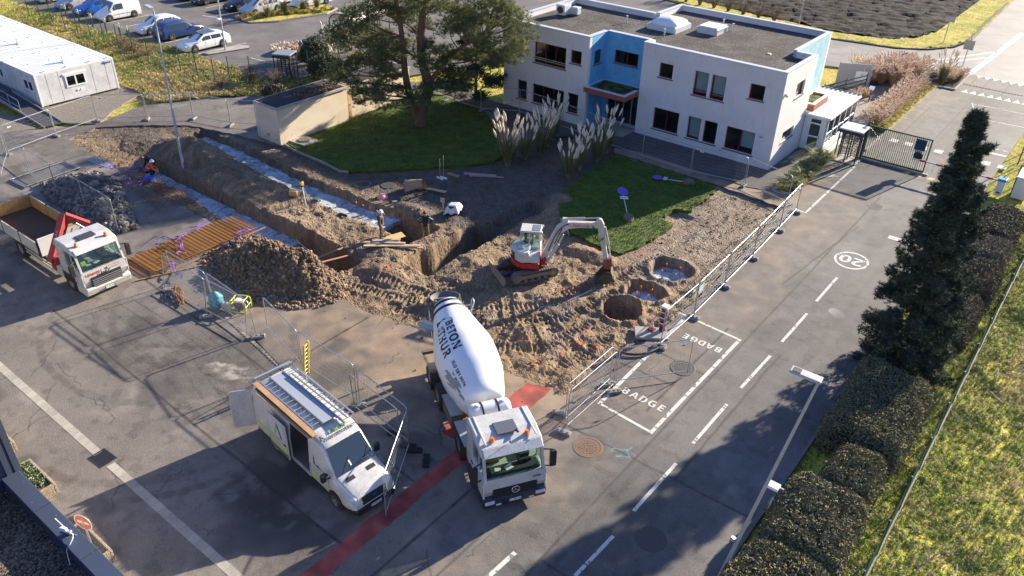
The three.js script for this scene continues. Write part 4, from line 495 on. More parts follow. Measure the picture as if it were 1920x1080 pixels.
{ // access ramp in front of the cabin
  const R = thing('access_ramp', 'dark sloping access ramp with white side boards in front of the cabin', 'ramp'), s = (x) => clamp((-59.0 - x) / 7) * 0.55;
  const deckPts = [[-58.6, 0.02], [-66, s(-66)], [-74, 0.55], [-74, 0.35], [-66, s(-66) - 0.2], [-58.6, 0]];
  part(R, 'deck', prism(deckPts, 1.25).translate(0, 0, -22.5), mat([0.05, 0.05, 0.055], 0.85));
  part(R, 'side_board', [prism([[-58.4, 0], [-66, 0.45], [-66, 0.72], [-58.4, 0.1]], 0.05).translate(0, 0, -21.82), prism([[-58.7, 0], [-66, 0.45], [-66, 0.72], [-58.7, 0.1]], 0.05).translate(0, 0, -23.17)], M.galvDull);
  const p = []; for (let x = -61.8; x > -72; x -= 1.6) p.push(bar(V3(x, s(x), -21.85), V3(x, s(x) + 1.0, -21.85), 0.02)); p.push(bar(V3(-61.8, s(-61.8) + 1, -21.85), V3(-66.6, s(-66.6) + 1, -21.85), 0.02), bar(V3(-66.6, s(-66.6) + 1, -21.85), V3(-72, 1.55, -21.85), 0.02), bar(V3(-61.8, s(-61.8) + 0.5, -21.85), V3(-72, 1.05, -21.85), 0.015)); part(R, 'handrail', p, M.galv);
  part(R, 'platform', [span(-74, -66.2, 0.5, 0.6, -23.4, -21.6)], M.darkMetal); part(R, 'support', [0, 1, 2, 3].map(i => span(-67 - i * 2, -66.9 - i * 2, 0, 0.5, -21.8, -21.7)), M.galvDull);
}
// ---- building the drone hovers beside: gravel roof behind a slate metal parapet, ribbed taller part
{
  const D = thing('workshop_building', 'flat gravel roof with slate blue metal parapet and ribbed taller part', 'building'); const sl = mat([0.075, 0.095, 0.14], 0.45, { metalness: 0.35, bumpMap: softB, bumpScale: 0.002 });
  part(D, 'wall', [span(-22, -6, -0.1, 3.1, -4.5, -4.2), span(-6.3, -6, -0.1, 3.1, -4.2, 14), span(-60, -22, -0.1, 3.1, -4.5, 14)], mat([0.3, 0.3, 0.32], 0.8));
  part(D, 'roof', span(-22, -6.3, 2.9, 3.12, -4.19, 14), mat([1.5, 1.25, 0.95], 1, { map: M.roofGravel.map, bumpMap: grainB, bumpScale: 0.03 }), { label: 'flat roof of brown gravel' });
  const pa = part(D, 'parapet', [rbox(16, 0.55, 0.5, 0.02, -14, 3.31, -4.4)], sl); part(pa, 'seam', [-20, -17.4, -14.8, -12.2].map(x => span(x, x + 0.012, 3.05, 3.594, -4.655, -4.145)), M.darkMetal);
  for (let i = 0; i < 6; i++) part(pa, 'rivet', cyl(0.014, 0.014, 0.01, 6, -21.4 + i * 1.0, 3.59, -4.5 + 0.2 * (i % 2)), M.galv);
  part(D, 'tall_wall', span(-60, -22.1, 3.1, 9, -4.6, 14), sl); const cl = part(D, 'cladding', [span(-22.1, -22.02, 3.12, 9, -4.6, 14)], sl); for (let i = 0; i < 26; i++) part(cl, 'rib', box(0.08, 5.88, 0.16, -22.0, 6.06, -4.4 + i * 0.36), sl);
  part(D, 'corner_trim', span(-22.16, -21.96, 3.12, 9.1, -4.72, -4.55), sl);
}
// ================================================================ FENCES, GATE, LAMPS, SIGNS
const HP = 1.85; // panel height
function herasGeo(L) {
  const r = 0.021, fr = [tube([[-L / 2, 0.12, 0], [-L / 2, HP - 0.12, 0], [-L / 2 + 0.02, HP - 0.04, 0], [-L / 2 + 0.12, HP, 0], [0, HP, 0], [L / 2 - 0.12, HP, 0], [L / 2 - 0.02, HP - 0.04, 0], [L / 2, HP - 0.12, 0], [L / 2, 0.12, 0]], r, 40, 6, false, 0.1), bar(V3(-L / 2, 0.16, 0), V3(L / 2, 0.16, 0), r * 0.95), bar(V3(-L / 2, 0, 0), V3(-L / 2, 0.14, 0), r * 0.8), bar(V3(L / 2, 0, 0), V3(L / 2, 0.14, 0), r * 0.8)];
  const w = []; const n = Math.round(L / 0.11); for (let i = 1; i < n; i++) w.push(fin(new THREE.CylinderGeometry(0.0026, 0.0026, HP - 0.2, 3, 1, true).translate(-L / 2 + L * i / n, HP / 2 + 0.08, 0.004))); for (let i = 0; i < 8; i++) { const y = 0.22 + i * (HP - 0.28) / 7; w.push(fin(new THREE.CylinderGeometry(0.003, 0.003, L, 3, 1, true).rotateZ(Math.PI / 2).translate(0, y, -0.002))); }
  return [mergeGeometries(fr), mergeGeometries(w)];
}
const herasCache = {};
function heras(a, b, label, group, o = {}) { // between two points on the ground
  const L = o.L || Math.round(Math.hypot(b[0] - a[0], b[1] - a[1]) * 10) / 10, k = L.toFixed(1); herasCache[k] ||= herasGeo(L - 0.06);
  const t = thing('temporary_fence', label, 'fence', [(a[0] + b[0]) / 2, o.y ?? 0.1, (a[1] + b[1]) / 2], -Math.atan2(b[1] - a[1], b[0] - a[0]), group);
  part(t, 'frame', herasCache[k][0], M.galv); part(t, 'wire_mesh', herasCache[k][1], M.wire, { stuff: 1 });
  if (o.tag) { const g = part(t, 'tag', rbox(0.24, 0.09, 0.012, 0.004, o.tag, HP - 0.25, 0.02), M.pvc); part(g, 'tag_stripe', span(o.tag - 0.03, o.tag + 0.03, HP - 0.28, HP - 0.22, 0.0265, 0.029), M.red); }
  if (o.lean) t.rotation.x = o.lean, t.rotation.order = 'YXZ'; return t;
}
const footG = mergeGeometries([rbox(0.62, 0.13, 0.24, 0.025, 0, 0.065, 0), ...[-0.2, 0, 0.2].map(x => cyl(0.04, 0.05, 0.04, 8, x, 0.14, 0))]);
function foot(x, z, ry, label, group, m = M.concrete) { return solo('ballast_block', label, 'block', [footG.clone()], m, [x, 0, z], ry, group); }
const footGrey = mat([0.33, 0.32, 0.30], 0.95, { map: wearT, bumpMap: grainB, bumpScale: 0.008 });
function run(pix, label, group, o = {}) { const P = pix.map(p => Array.isArray(p) && p.w ? p : atXZ(p[0], p[1], 0)); for (let i = 0; i < P.length - 1; i++) { heras(P[i], P[i + 1], label, group, { tag: i % 2 ? 0 : -1.2, ...o }); } const fl = `concrete block foot under the ${o.fl}`; for (let i = 0; i < P.length; i++) { const q = P[Math.min(i + 1, P.length - 1)], p = P[Math.max(0, i - 1)]; foot(P[i][0], P[i][1], -Math.atan2(q[1] - p[1], q[0] - p[0]) + Math.PI / 2, fl, fl, footGrey); } return P; }
run([[836, 189], [902, 209], [974, 214], [1049, 240], [1127, 271], [1203, 298], [1293, 327], [1395, 349], [1476, 386]], 'galvanised mesh fence panel in front of the office', 'fence panels in front of the office', { fl: 'fence in front of the office' });
run([[1492, 399], [1460, 433], [1411, 485], [1358, 538], [1300, 596], [1237, 652]], 'galvanised mesh fence panel between the road and the footing pits', 'fence panels beside the road', { fl: 'fence beside the road' });
run([[16, 290], [106, 256], [184, 228], [277, 225], [364, 223], [433, 236], [483, 239]], 'galvanised mesh fence panel on the path below the site cabin', 'fence panels below the cabin', { fl: 'fence below the site cabin' });
{ const a = atXZ(1062, 807), b = atXZ(1150, 728), c = atXZ(1153, 723), d = atXZ(1289.5, 704);
  heras(a, b, 'mesh fence panel standing on the corner of the BADGE bay', 'paired panels at the bay corner'); heras([a[0] - 0.28, a[1] - 0.28], [b[0] - 0.3, b[1] - 0.2], 'mesh fence panel standing on the corner of the BADGE bay', 'paired panels at the bay corner'); heras(c, d, 'mesh fence panel swung open across the BADGE bay', undefined, { tag: 1.2 });
  for (const [x, y, r] of [[1056, 812, 0.2], [1050, 776, 0.3], [1152, 736, 0.9], [1140, 722, 0.9], [1237, 652, 0.7]]) { const p = atXZ(x, y); foot(p[0], p[1], r, 'concrete block foot on the corner of the BADGE bay', 'feet at the bay corner', footGrey); } }
{ const G = 'fence panels along the sett row', l = 'galvanised mesh fence panel along the sett row by the van';
  heras(atXZ(310, 545), atXZ(388, 592), 'mesh fence panel leaning on its partner by the spoil heap', 'doubled panels by the spoil heap', { lean: -0.12 }); heras(atXZ(330, 530), atXZ(403, 573), 'mesh fence panel leaning on its partner by the spoil heap', 'doubled panels by the spoil heap', { lean: 0.1 }); heras(atXZ(389, 591), atXZ(464, 632), 'mesh fence panel leaning on its partner by the spoil heap', 'doubled panels by the spoil heap', { lean: -0.1 }); heras(atXZ(404, 574), atXZ(482, 630), 'mesh fence panel leaning on its partner by the spoil heap', 'doubled panels by the spoil heap', { lean: 0.08 });
  heras(atXZ(503, 623), atXZ(566, 690), l, G); heras(atXZ(568, 690), atXZ(670, 756), l, G); heras(atXZ(674, 761), atXZ(768, 838), l, G, { tag: -1.2 }); heras(atXZ(665, 770), atXZ(754, 838), 'spare mesh fence panel leaning beside the van windscreen', undefined, { lean: 0.05 }); heras(atXZ(767, 842), atXZ(724, 972), 'mesh fence panel turned across the front of the van');
  for (const [x, y, r] of [[484, 633, 0.9], [388, 595, 0.9], [672, 762, 0.8], [318, 545, 0.9]]) { const p = atXZ(x, y); foot(p[0], p[1], r, 'concrete block foot along the sett row by the van', 'feet along the sett row', footGrey); }
  for (const [x, y, r] of [[776, 846, 0.6], [765, 838, 0.5], [799, 866, -0.9], [742, 816, 0.4]]) { const p = atXZ(x, y); foot(p[0], p[1], r, 'loose rubber foot lying between the van and the mixer truck', 'loose feet by the van', M.rubber); }
  const F = [[-50.9, -19.7], [-51.2, -17.5], [-47.6, -17.4], [-44.1, -17.35], [-40.6, -17.3]]; heras(atXZ(15, 294), atXZ(4, 334), 'mesh fence panel closing the corner by the cabin path'); heras(atXZ(20, 300), [-50.9, -17.5], 'mesh fence panel running from the cabin path to the rubble'); for (let i = 1; i < 4; i++) heras(F[i], F[i + 1], 'mesh fence panel between the rubble heap and the tipper truck', 'fence panels behind the tipper truck');
}
{ // panels lying flat in a stack
  const a = at(68, 338), b = at(167, 305), c = at(187, 316), mid = [(a.x + c.x) / 2, (a.z + c.z) / 2], ry = -Math.atan2(b.z - a.z, b.x - a.x); herasCache['3.5'] ||= herasGeo(3.44);
  for (let i = 0; i < 3; i++) { const t = thing('temporary_fence', ['mesh fence panel lying flat at the bottom of the stack', 'mesh fence panel lying flat in the middle of the stack', 'mesh fence panel lying flat on top of the stack'][i], 'fence', [mid[0] - 0.05 + i * 0.08, 0.03 + i * 0.05, mid[1] + 0.9 - i * 0.05], ry + 0.02 * i); t.rotation.x = -Math.PI / 2; t.rotation.order = 'YXZ'; part(t, 'frame', herasCache['3.5'][0], M.galv); part(t, 'wire_mesh', herasCache['3.5'][1], M.wire, { stuff: 1 }); }
}
// ---- green welded mesh fences
M.green = mat([0.012, 0.065, 0.035], 0.5, { metalness: 0.2 });
function meshFence(label, pts, H, step, lean = 0) {
  const F = thing('mesh_fence', label, 'fence'); for (let i = 0; i < pts.length - 1; i++) { const a = pts[i], b = pts[i + 1], l = Math.hypot(b[0] - a[0], b[1] - a[1]), n = Math.round(l / step); for (let k = 0; k < n; k++) { const P = V3(mix(a[0], b[0], k / n), 0, mix(a[1], b[1], k / n)), Q = V3(mix(a[0], b[0], (k + 1) / n), 0, mix(a[1], b[1], (k + 1) / n)); const post = part(F, 'post', rbox(0.06, H + 0.1, 0.06, 0.008, P.x, (H + 0.1) / 2, P.z, 0, 0, 0, 1), M.green); part(post, 'post_cap', rbox(0.07, 0.03, 0.07, 0.01, P.x, H + 0.115, P.z, 0, 0, 0, 1), M.green);
      const w = []; for (let y = 0.15; y <= H; y += 0.2) w.push(bar(P.clone().setY(y), Q.clone().setY(y), 0.0035, 3)); const nv = Math.round(P.distanceTo(Q) / 0.1); for (let q = 1; q < nv; q++) { const v = P.clone().lerp(Q, q / nv); w.push(bar(v.clone().setY(0.1), v.clone().setY(H), 0.0028, 3)); } part(F, 'wire_panel', w, M.green, { stuff: 1 }); } }
  return F;
}
meshFence('green mesh fence along the top of the grass bank', [[-57.7, -35.15], [-92, -35.2]], 2.15, 2.45);
meshFence('green mesh fence beside the rough grass strip', [[-1.05, -14], [-1.05, -56]], 1.7, 2.5);
{ const F = scene.children.at(-1); part(F, 'gravel_board', [0, 1, 2, 3, 4, 5, 6].map(i => span(-1.1, -1.0, 0, 0.22, -15 - i * 6 - 5.98, -15 - i * 6)), mat([0.30, 0.29, 0.27], 0.9, { map: wearT }), { stuff: 1 }); }
meshFence('green mesh fence between the garages and the car park turnstile', [[-57.2, -36.2], [-54.9, -38.6]], 2.1, 1.7);
meshFence('green mesh fence behind the shrubs left of the pine', [[-54.2, -41.8], [-49.5, -51.5]], 2.0, 2.5);
meshFence('green mesh fence behind the barrier box', [[-3.3, -55.6], [-3.3, -70]], 2.0, 2.4);
// ---- sliding gate
{
  const G = thing('sliding_gate', 'dark green sliding gate of upright bars with signs', 'gate', [-10.5, 0, -55.35]), H = 2.42, L = 4.05;
  part(G, 'frame', [span(-L / 2, L / 2, 0.12, 0.24, -0.04, 0.04), span(-L / 2, L / 2, H - 0.08, H, -0.04, 0.04), span(-L / 2, -L / 2 + 0.08, 0.24, H - 0.08, -0.04, 0.04), span(L / 2 - 0.08, L / 2, 0.24, H - 0.08, -0.04, 0.04)], M.green);
  for (let i = 1; i < 30; i++) part(G, 'bar', span(-L / 2 + 0.06 + i * 0.13, -L / 2 + 0.095 + i * 0.13, 0.24, H - 0.08, -0.018, 0.018), M.green);
  part(G, 'brace', bar(V3(-L / 2 + 0.1, H - 0.2, -0.05), V3(-L / 2 + 0.9, H - 0.9, -0.05), 0.012), M.galv);
  const s = part(G, 'blue_sign', span(1.05, 1.7, 1.5, 2.25, -0.075, -0.055), mat([0.04, 0.11, 0.26], 0.6)); part(s, 'speed_sign', [cyl(0.3, 0.3, 0.012, 24, 1.4, 1.12, -0.07, Math.PI / 2)], mat([0.09, 0.095, 0.1], 0.5, { metalness: 0.4 })); part(s, 'white_plate', span(1.1, 1.6, 1.36, 1.49, -0.075, -0.06), M.pvc);
  part(G, 'track', span(-L / 2 - 0.2, L / 2 + 0.3, 0.0, 0.1, -0.12, 0.12), M.concrete);
  const gp = thing('gate_post', 'tall green guide post at the hinge side of the gate', 'post', [-12.6, 0, -55.35]); part(gp, 'column', rbox(0.14, 2.55, 0.14, 0.01, 0, 1.275, 0), M.green); part(gp, 'guide_roller', [rbox(0.3, 0.1, 0.16, 0.02, 0.1, 2.6, 0)], M.green);
}
// ---- turnstiles
function turnstile(label, x, z, ry, roofM, bodyM, H = 2.25) {
  const T = thing('turnstile', label, 'turnstile', [x, 0, z], ry), w = 1.4, d = 1.3;
  part(T, 'base', span(-w / 2 - 0.1, w / 2 + 0.1, 0, 0.05, -d / 2 - 0.1, d / 2 + 0.1), M.concrete);
  const r = part(T, 'roof', rbox(w + 0.16, 0.1, d + 0.2, 0.02, 0, H + 0.05, 0), roofM); part(r, 'fascia', [span(-w / 2 - 0.05, w / 2 + 0.05, H - 0.22, H - 0.002, d / 2 - 0.02, d / 2 + 0.06), span(-w / 2 - 0.05, w / 2 + 0.05, H - 0.22, H - 0.002, -d / 2 - 0.06, -d / 2 + 0.02)], bodyM); part(r, 'status_light', cyl(0.03, 0.03, 0.02, 10, 0, H - 0.11, d / 2 + 0.065, Math.PI / 2), mat([0.02, 0.3, 0.1], 0.4));
  for (const [a, b] of [[-1, 1], [1, 1], [-1, -1], [1, -1], [0, 1], [0, -1]]) part(T, 'post', span(a * w / 2 - 0.035, a * w / 2 + 0.035, 0.05, H - 0.23, b * d / 2 - 0.035, b * d / 2 + 0.035), bodyM);
  for (const s of [-1, 1]) { const g = []; for (let i = 0; i < 9; i++) { const a = s > 0 ? mix(-0.7, 0.7, i / 8) : Math.PI + mix(-0.7, 0.7, i / 8); g.push(bar(V3(Math.cos(a) * 0.66, 0.1, Math.sin(a) * 0.62), V3(Math.cos(a) * 0.66, H - 0.22, Math.sin(a) * 0.62), 0.014, 5)); } for (const y of [0.15, H / 2, H - 0.3]) g.push(tube(Array.from({ length: 7 }, (_, i) => { const a = (s > 0 ? 0 : Math.PI) + mix(-0.7, 0.7, i / 6); return V3(Math.cos(a) * 0.66, y, Math.sin(a) * 0.62); }), 0.014, 8, 5)); part(T, 'cage', g, bodyM, { stuff: 1 }); }
  const rotor = part(T, 'rotor', cyl(0.05, 0.05, H - 0.3, 10, 0, H / 2 - 0.08, 0), bodyM); for (let k = 0; k < 3; k++) { const g = []; for (let i = 0; i < 10; i++) { const a = k * 2.094 + 0.5, y = 0.25 + i * (H - 0.65) / 9; g.push(bar(V3(0, y, 0), V3(Math.cos(a) * 0.6, y, Math.sin(a) * 0.6), 0.018, 5)); } part(rotor, 'rotor_arm', g, bodyM); }
  return T;
}
turnstile('black caged turnstile with white roof beside the sliding gate', -13.2, -54.45, 0, mat([0.76, 0.77, 0.78], 0.5), mat([0.03, 0.035, 0.04], 0.5));
turnstile('dark caged turnstile with grey roof by the car park fence', -54.9, -40.1, 0.5, mat([0.22, 0.25, 0.30], 0.5), mat([0.012, 0.02, 0.02], 0.5), 2.1);
// ---- barrier
{
  const B = thing('barrier', 'road barrier box with blue top and red and white arm', 'barrier', [-3.95, 0, -55.25]);
  part(B, 'cabinet', rbox(0.42, 0.95, 0.5, 0.03, 0, 0.5, 0), mat([0.8, 0.8, 0.8], 0.4)); part(B, 'cabinet_top', rbox(0.5, 0.16, 0.58, 0.04, 0, 1.05, 0), mat([0.05, 0.28, 0.62], 0.4)); part(B, 'warning_label', span(-0.1, 0.1, 0.18, 0.3, 0.252, 0.256), M.red);
  const arm = part(B, 'arm', rbox(5.2, 0.1, 0.06, 0.02, -2.8, 1.0, 0.2), mat([0.8, 0.8, 0.8], 0.4)); for (let i = 0; i < 5; i++) part(arm, 'red_band', span(-0.9 - i * 1.0, -0.5 - i * 1.0, 0.945, 1.055, 0.165, 0.235), M.red);
  part(arm, 'skirt_rod', Array.from({ length: 14 }, (_, i) => bar(V3(-0.6 - i * 0.34, 0.95, 0.2), V3(-0.6 - i * 0.34, 0.2, 0.2), 0.008, 4)), M.galv, { stuff: 1 });
  const w = solo('garden_wall', 'short white block wall behind the barrier box', 'wall', [span(-0.25, 0.6, 0, 1.35, -1.6, 0.2), span(-0.3, 0.65, 1.352, 1.4, -1.65, 0.25)], M.render, [-3.0, 0, -55.6]);
  const tl = thing('traffic_light', 'small red signal light on a black post by the barrier', 'traffic light', [-3.9, 0, -61.5]); part(tl, 'post', cyl(0.04, 0.04, 2.0, 8, 0, 1.0, 0), M.darkMetal); part(tl, 'housing', rbox(0.24, 0.5, 0.2, 0.03, 0, 2.1, 0), M.black); part(tl, 'red_lens', cyl(0.09, 0.09, 0.03, 14, 0, 2.22, 0.11, Math.PI / 2), mat([0.5, 0.01, 0.01], 0.3, { emissive: new THREE.Color(0.8, 0.02, 0.02), emissiveIntensity: 0.7 }));
}
// ---- lamp posts
M.pole = mat([0.40, 0.42, 0.45], 0.5, { metalness: 0.25 });
function lampPost(label, base, top, headDir, o = {}) {
  const L = thing('lamp_post', label, 'lamp post', [base.x, base.y, base.z]), t = top.clone().sub(base), d = V3(headDir[0], 0, headDir[1]).normalize();
  part(L, 'pole', bar(V3(0, -0.3, 0), t, o.r0 || 0.075, 10, o.r1 || 0.045), o.m || M.pole); const e = t.clone().addScaledVector(d, o.arm ?? 0.3).add(V3(0, 0.06, 0));
  part(L, 'bracket', bar(t.clone().add(V3(0, -0.1, 0)), e, 0.03), M.galvDull); const h = part(L, 'lamp_head', tf(rbox(o.len || 0.75, 0.09, 0.3, 0.03), e.x + d.x * 0.25, e.y, e.z + d.z * 0.25, 0, -Math.atan2(d.z, d.x), 0.06), mat([0.42, 0.43, 0.45], 0.5)); part(h, 'lens', tf(span(-0.25, 0.25, -0.055, -0.046, -0.11, 0.11), e.x + d.x * 0.25, e.y, e.z + d.z * 0.25, 0, -Math.atan2(d.z, d.x), 0.06), mat([0.5, 0.5, 0.46], 0.2));
  if (o.panel) part(h, 'solar_panel', tf(span(0.14, 0.36, 0.046, 0.056, -0.1, 0.1), e.x + d.x * 0.25, e.y, e.z + d.z * 0.25, 0, -Math.atan2(d.z, d.x), 0.06), M.black);
  return L;
}
lampPost('tall lamp post leaning out of the dug soil', at(343, 312, 0.2), at(287, 18, 9.4), [-0.75, -0.1], { r0: 0.09, arm: 0.35 });
{ const l = lampPost('tall lamp post beside the hedge and road', V3(-4.72, 0, -17.0), at(1535.5, 715, 8), [-0.98, 0.1], { panel: 1, len: 0.85, arm: 0.1, r0: 0.066, r1: 0.04 }); const p = at(1467, 917, 3.6).sub(l.position); part(l, 'floodlight', [rbox(0.34, 0.1, 0.3, 0.02, p.x - 0.25, p.y, p.z + 0.05), bar(V3(p.x - 0.1, p.y, p.z), V3(p.x + 0.05, p.y, p.z), 0.02)], mat([0.72, 0.72, 0.72], 0.4)); part(l, 'collar', [bar(V3(0.16, 2.0, -0.33), V3(0.17, 2.1, -0.35), 0.08, 10)], M.galvDull); }
{ const l = lampPost('lamp post on the small island in the car park', V3(-65.28, 0, -41.34), V3(-65.3, 9, -41.5), [0.3, 1], { arm: 0.4 }); part(l, 'floodlight', rbox(0.3, 0.14, 0.35, 0.03, 0.15, 2.9, 0.2), M.pvc); }
lampPost('lamp post beside the public road behind the office', V3(-29.7, 0, -87.9), V3(-29.7, 8.5, -87.9), [0.2, 1]);
{ const S = thing('road_sign', 'grey backed road sign on a thin post by the junction', 'sign', [...Object.values(at(1768, 82))]); part(S, 'post', cyl(0.04, 0.04, 2.6, 8, 0, 1.3, 0), M.galv); part(S, 'plate', rbox(0.9, 0.5, 0.03, 0.01, 0, 2.4, 0.05), M.galvDull);
  const S2 = thing('road_sign', 'square road sign on a thin post beside the give way lines', 'sign', [...Object.values(at(1805, 123))]); part(S2, 'post', cyl(0.04, 0.04, 3.0, 8, 0, 1.5, 0), M.galv); part(S2, 'plate', rbox(0.85, 0.85, 0.03, 0.01, 0, 1.9, 0.05), mat([0.35, 0.38, 0.42], 0.4, { metalness: 0.5 })); }
{ // screen and rail fence by the footpath behind the porch
  const R = thing('rail_fence', 'dark green horizontal rail fence behind the porch', 'fence'); const a = at(1552, 165), b = at(1597, 150); for (let i = 0; i < 5; i++) part(R, 'rail', beam(V3(-18.6, 0.3 + i * 0.32, -64.2), V3(-16.9, 0.3 + i * 0.32, -69.4), 0.05, 0.08), M.green); for (let k = 0; k < 3; k++) part(R, 'post', span(-18.66 + k * 0.85, -18.58 + k * 0.85, 0, 1.75, -64.25 - k * 2.6, -64.17 - k * 2.6), M.green);
  const N = thing('notice_panel', 'pale grey panel standing at the end of the rail fence', 'panel', [-18.2, 0, -70.2], 0.5); part(N, 'panel', rbox(2.6, 2.0, 0.1, 0.02, 0, 1.1, 0), M.galvDull); part(N, 'notice', span(0.1, 1.0, 0.7, 1.5, 0.051, 0.056), M.pvc); part(N, 'edge_post', [span(1.26, 1.36, 0, 2.15, -0.06, 0.06), span(-1.36, -1.26, 0, 2.15, -0.06, 0.06)], M.galv);
  const I = thing('sign_post', 'rusty post with small white sign by the footpath', 'sign', [-15.9, 0, -67.6]); part(I, 'post', cyl(0.05, 0.05, 1.1, 8, 0, 0.55, 0), mat([0.25, 0.09, 0.04], 0.9)); part(I, 'plate', tf(rbox(0.4, 0.32, 0.03, 0.01), 0, 1.2, 0.05, -0.5), M.pvc);
}
for (let i = 0; i < 6; i++) { const t = thing('charging_post', 'short grey charging post with rounded head along the parked cars', 'charging post', [-75.9 - (i === 0 ? -1.4 : (i - 1) * 2.55), 0, -37.3], 0, 'charging posts at the parking bays'); part(t, 'pillar', rbox(0.14, 1.05, 0.1, 0.02, 0, 0.52, 0), M.darkMetal); part(t, 'head', rbox(0.26, 0.46, 0.14, 0.07, 0, 1.2, 0, 0, 0, 0, 3), M.galvDull); part(t, 'cover', cyl(0.1, 0.1, 0.02, 16, 0, 1.22, 0.075, Math.PI / 2), M.pvc); }
{ const I = structure('traffic_island', [slab([[-66, -39.4], [-65.2, -39.6], [-64.3, -43.2], [-64.9, -43.6], [-65.6, -43.2]], -0.05, 0.12)], M.concrete); structure('planted_island', slab(jag([[-74.6, -49.2], [-71.8, -48.9], [-70.4, -51], [-69.3, -56.5], [-70.2, -58.6], [-72.5, -58.6], [-75, -54]], 0.8, 0.05, 5), -0.05, 0.12), M.verge); kerb([[-74.7, -49.1], [-71.7, -48.8], [-70.2, -51], [-69.1, -56.5], [-70.1, -58.8], [-72.5, -58.8]]); }
{ // arched shelter behind the pine
  const S = thing('arched_shelter', 'arched translucent shelter with dark hoops behind the pine', 'shelter', [-60.2, 0, -54.0], 0.2); const hoop = (z) => tube(Array.from({ length: 9 }, (_, i) => V3(-1.3 * Math.cos(i / 8 * Math.PI), 2.0 + 0.75 * Math.sin(i / 8 * Math.PI), z)), 0.05, 16, 6);
  for (let i = 0; i < 5; i++) part(S, 'hoop', [hoop(-4 + i * 2), span(-1.34, -1.26, 0, 2.0, -4.04 + i * 2, -3.96 + i * 2), span(1.26, 1.34, 0, 2.0, -4.04 + i * 2, -3.96 + i * 2)], M.darkMetal);
  part(S, 'roof_skin', fin(new THREE.CylinderGeometry(1, 1, 8, 24, 1, true, 0, Math.PI).rotateX(Math.PI / 2).rotateZ(Math.PI / 2 * 0).scale(0.76, 1, 1).rotateZ(Math.PI / 2).scale(1.34, 1, 1).translate(0, 2.02, 0)), mat([0.66, 0.64, 0.56], 0.35, { side: THREE.DoubleSide })); part(S, 'side_glass', [span(-1.3, -1.28, 0.3, 1.9, -3.9, 3.9)], M.glass);
}
// ================================================================ VEHICLES
const paintMat = (c, r = 0.32) => new THREE.MeshPhysicalMaterial({ color: lin(...c), roughness: r, clearcoat: 0.6, clearcoatRoughness: 0.12 });
M.vwhite = paintMat([0.64, 0.64, 0.63]); M.vwhite.map = wearT; M.carGlass = new THREE.MeshPhysicalMaterial({ color: lin(0.016, 0.026, 0.032), roughness: 0.05, ior: 2.0, clearcoat: 1, clearcoatRoughness: 0.03 });
M.plastic = mat([0.02, 0.021, 0.023], 0.6); M.lamp = new THREE.MeshPhysicalMaterial({ color: lin(0.6, 0.62, 0.65), roughness: 0.12, clearcoat: 1 }); M.amber = mat([0.75, 0.18, 0.01], 0.35); M.tail = mat([0.35, 0.01, 0.01], 0.3);
M.dust = mat([0.16, 0.145, 0.125], 0.9, { map: wearT }); M.rimM = mat([0.42, 0.42, 0.43], 0.4, { metalness: 0.7 }); M.rimTruck = mat([0.30, 0.30, 0.30], 0.6, { metalness: 0.4 });
const wheelCache = {};
function wheel(parent, x, y, z, r, w, o = {}) { // axle along z, outer side towards sign(z)
  const s = Math.sign(z), k = [r, w, o.truck, s].join(); wheelCache[k] ||= (() => {
    const ty = lathe([[r * 0.6, -w / 2], [r * 0.9, -w / 2], [r * 0.985, -w * 0.36], [r, -w * 0.2], [r, w * 0.2], [r * 0.985, w * 0.36], [r * 0.9, w / 2], [r * 0.6, w / 2]], 28, 0, 0, 0, Math.PI / 2), g = [];
    if (o.truck) { g.push(lathe([[0.001, w * 0.3], [r * 0.2, w * 0.3], [r * 0.22, w * 0.12], [r * 0.5, w * 0.1], [r * 0.6, w * 0.48], [r * 0.61, -w * 0.4]], 20, 0, 0, 0, s * Math.PI / 2)); for (let i = 0; i < 8; i++) g.push(cyl(r * 0.035, r * 0.035, w * 0.12, 6, Math.cos(i * 0.785) * r * 0.36, Math.sin(i * 0.785) * r * 0.36, s * w * 0.14, Math.PI / 2)); }
    else { g.push(lathe([[0.001, w * 0.05], [r * 0.58, w * 0.05], [r * 0.62, w * 0.47], [r * 0.66, w * 0.47]], 20, 0, 0, 0, s * Math.PI / 2)); for (let i = 0; i < 5; i++) g.push(tf(box(r * 0.62, r * 0.15, w * 0.16, r * 0.3, 0, 0), 0, 0, s * w * 0.34, 0, 0, i * 1.2566)); g.push(cyl(r * 0.12, r * 0.12, w * 0.12, 10, 0, 0, s * w * 0.38, Math.PI / 2)); }
    return [ty, mergeGeometries(g)];
  })();
  const t = part(parent, 'wheel', wheelCache[k][0], o.m || M.tyre, { pos: [x, y, z] }); part(t, 'rim', wheelCache[k][1], o.rim || (o.truck ? M.rimTruck : M.rimM)); return t;
}
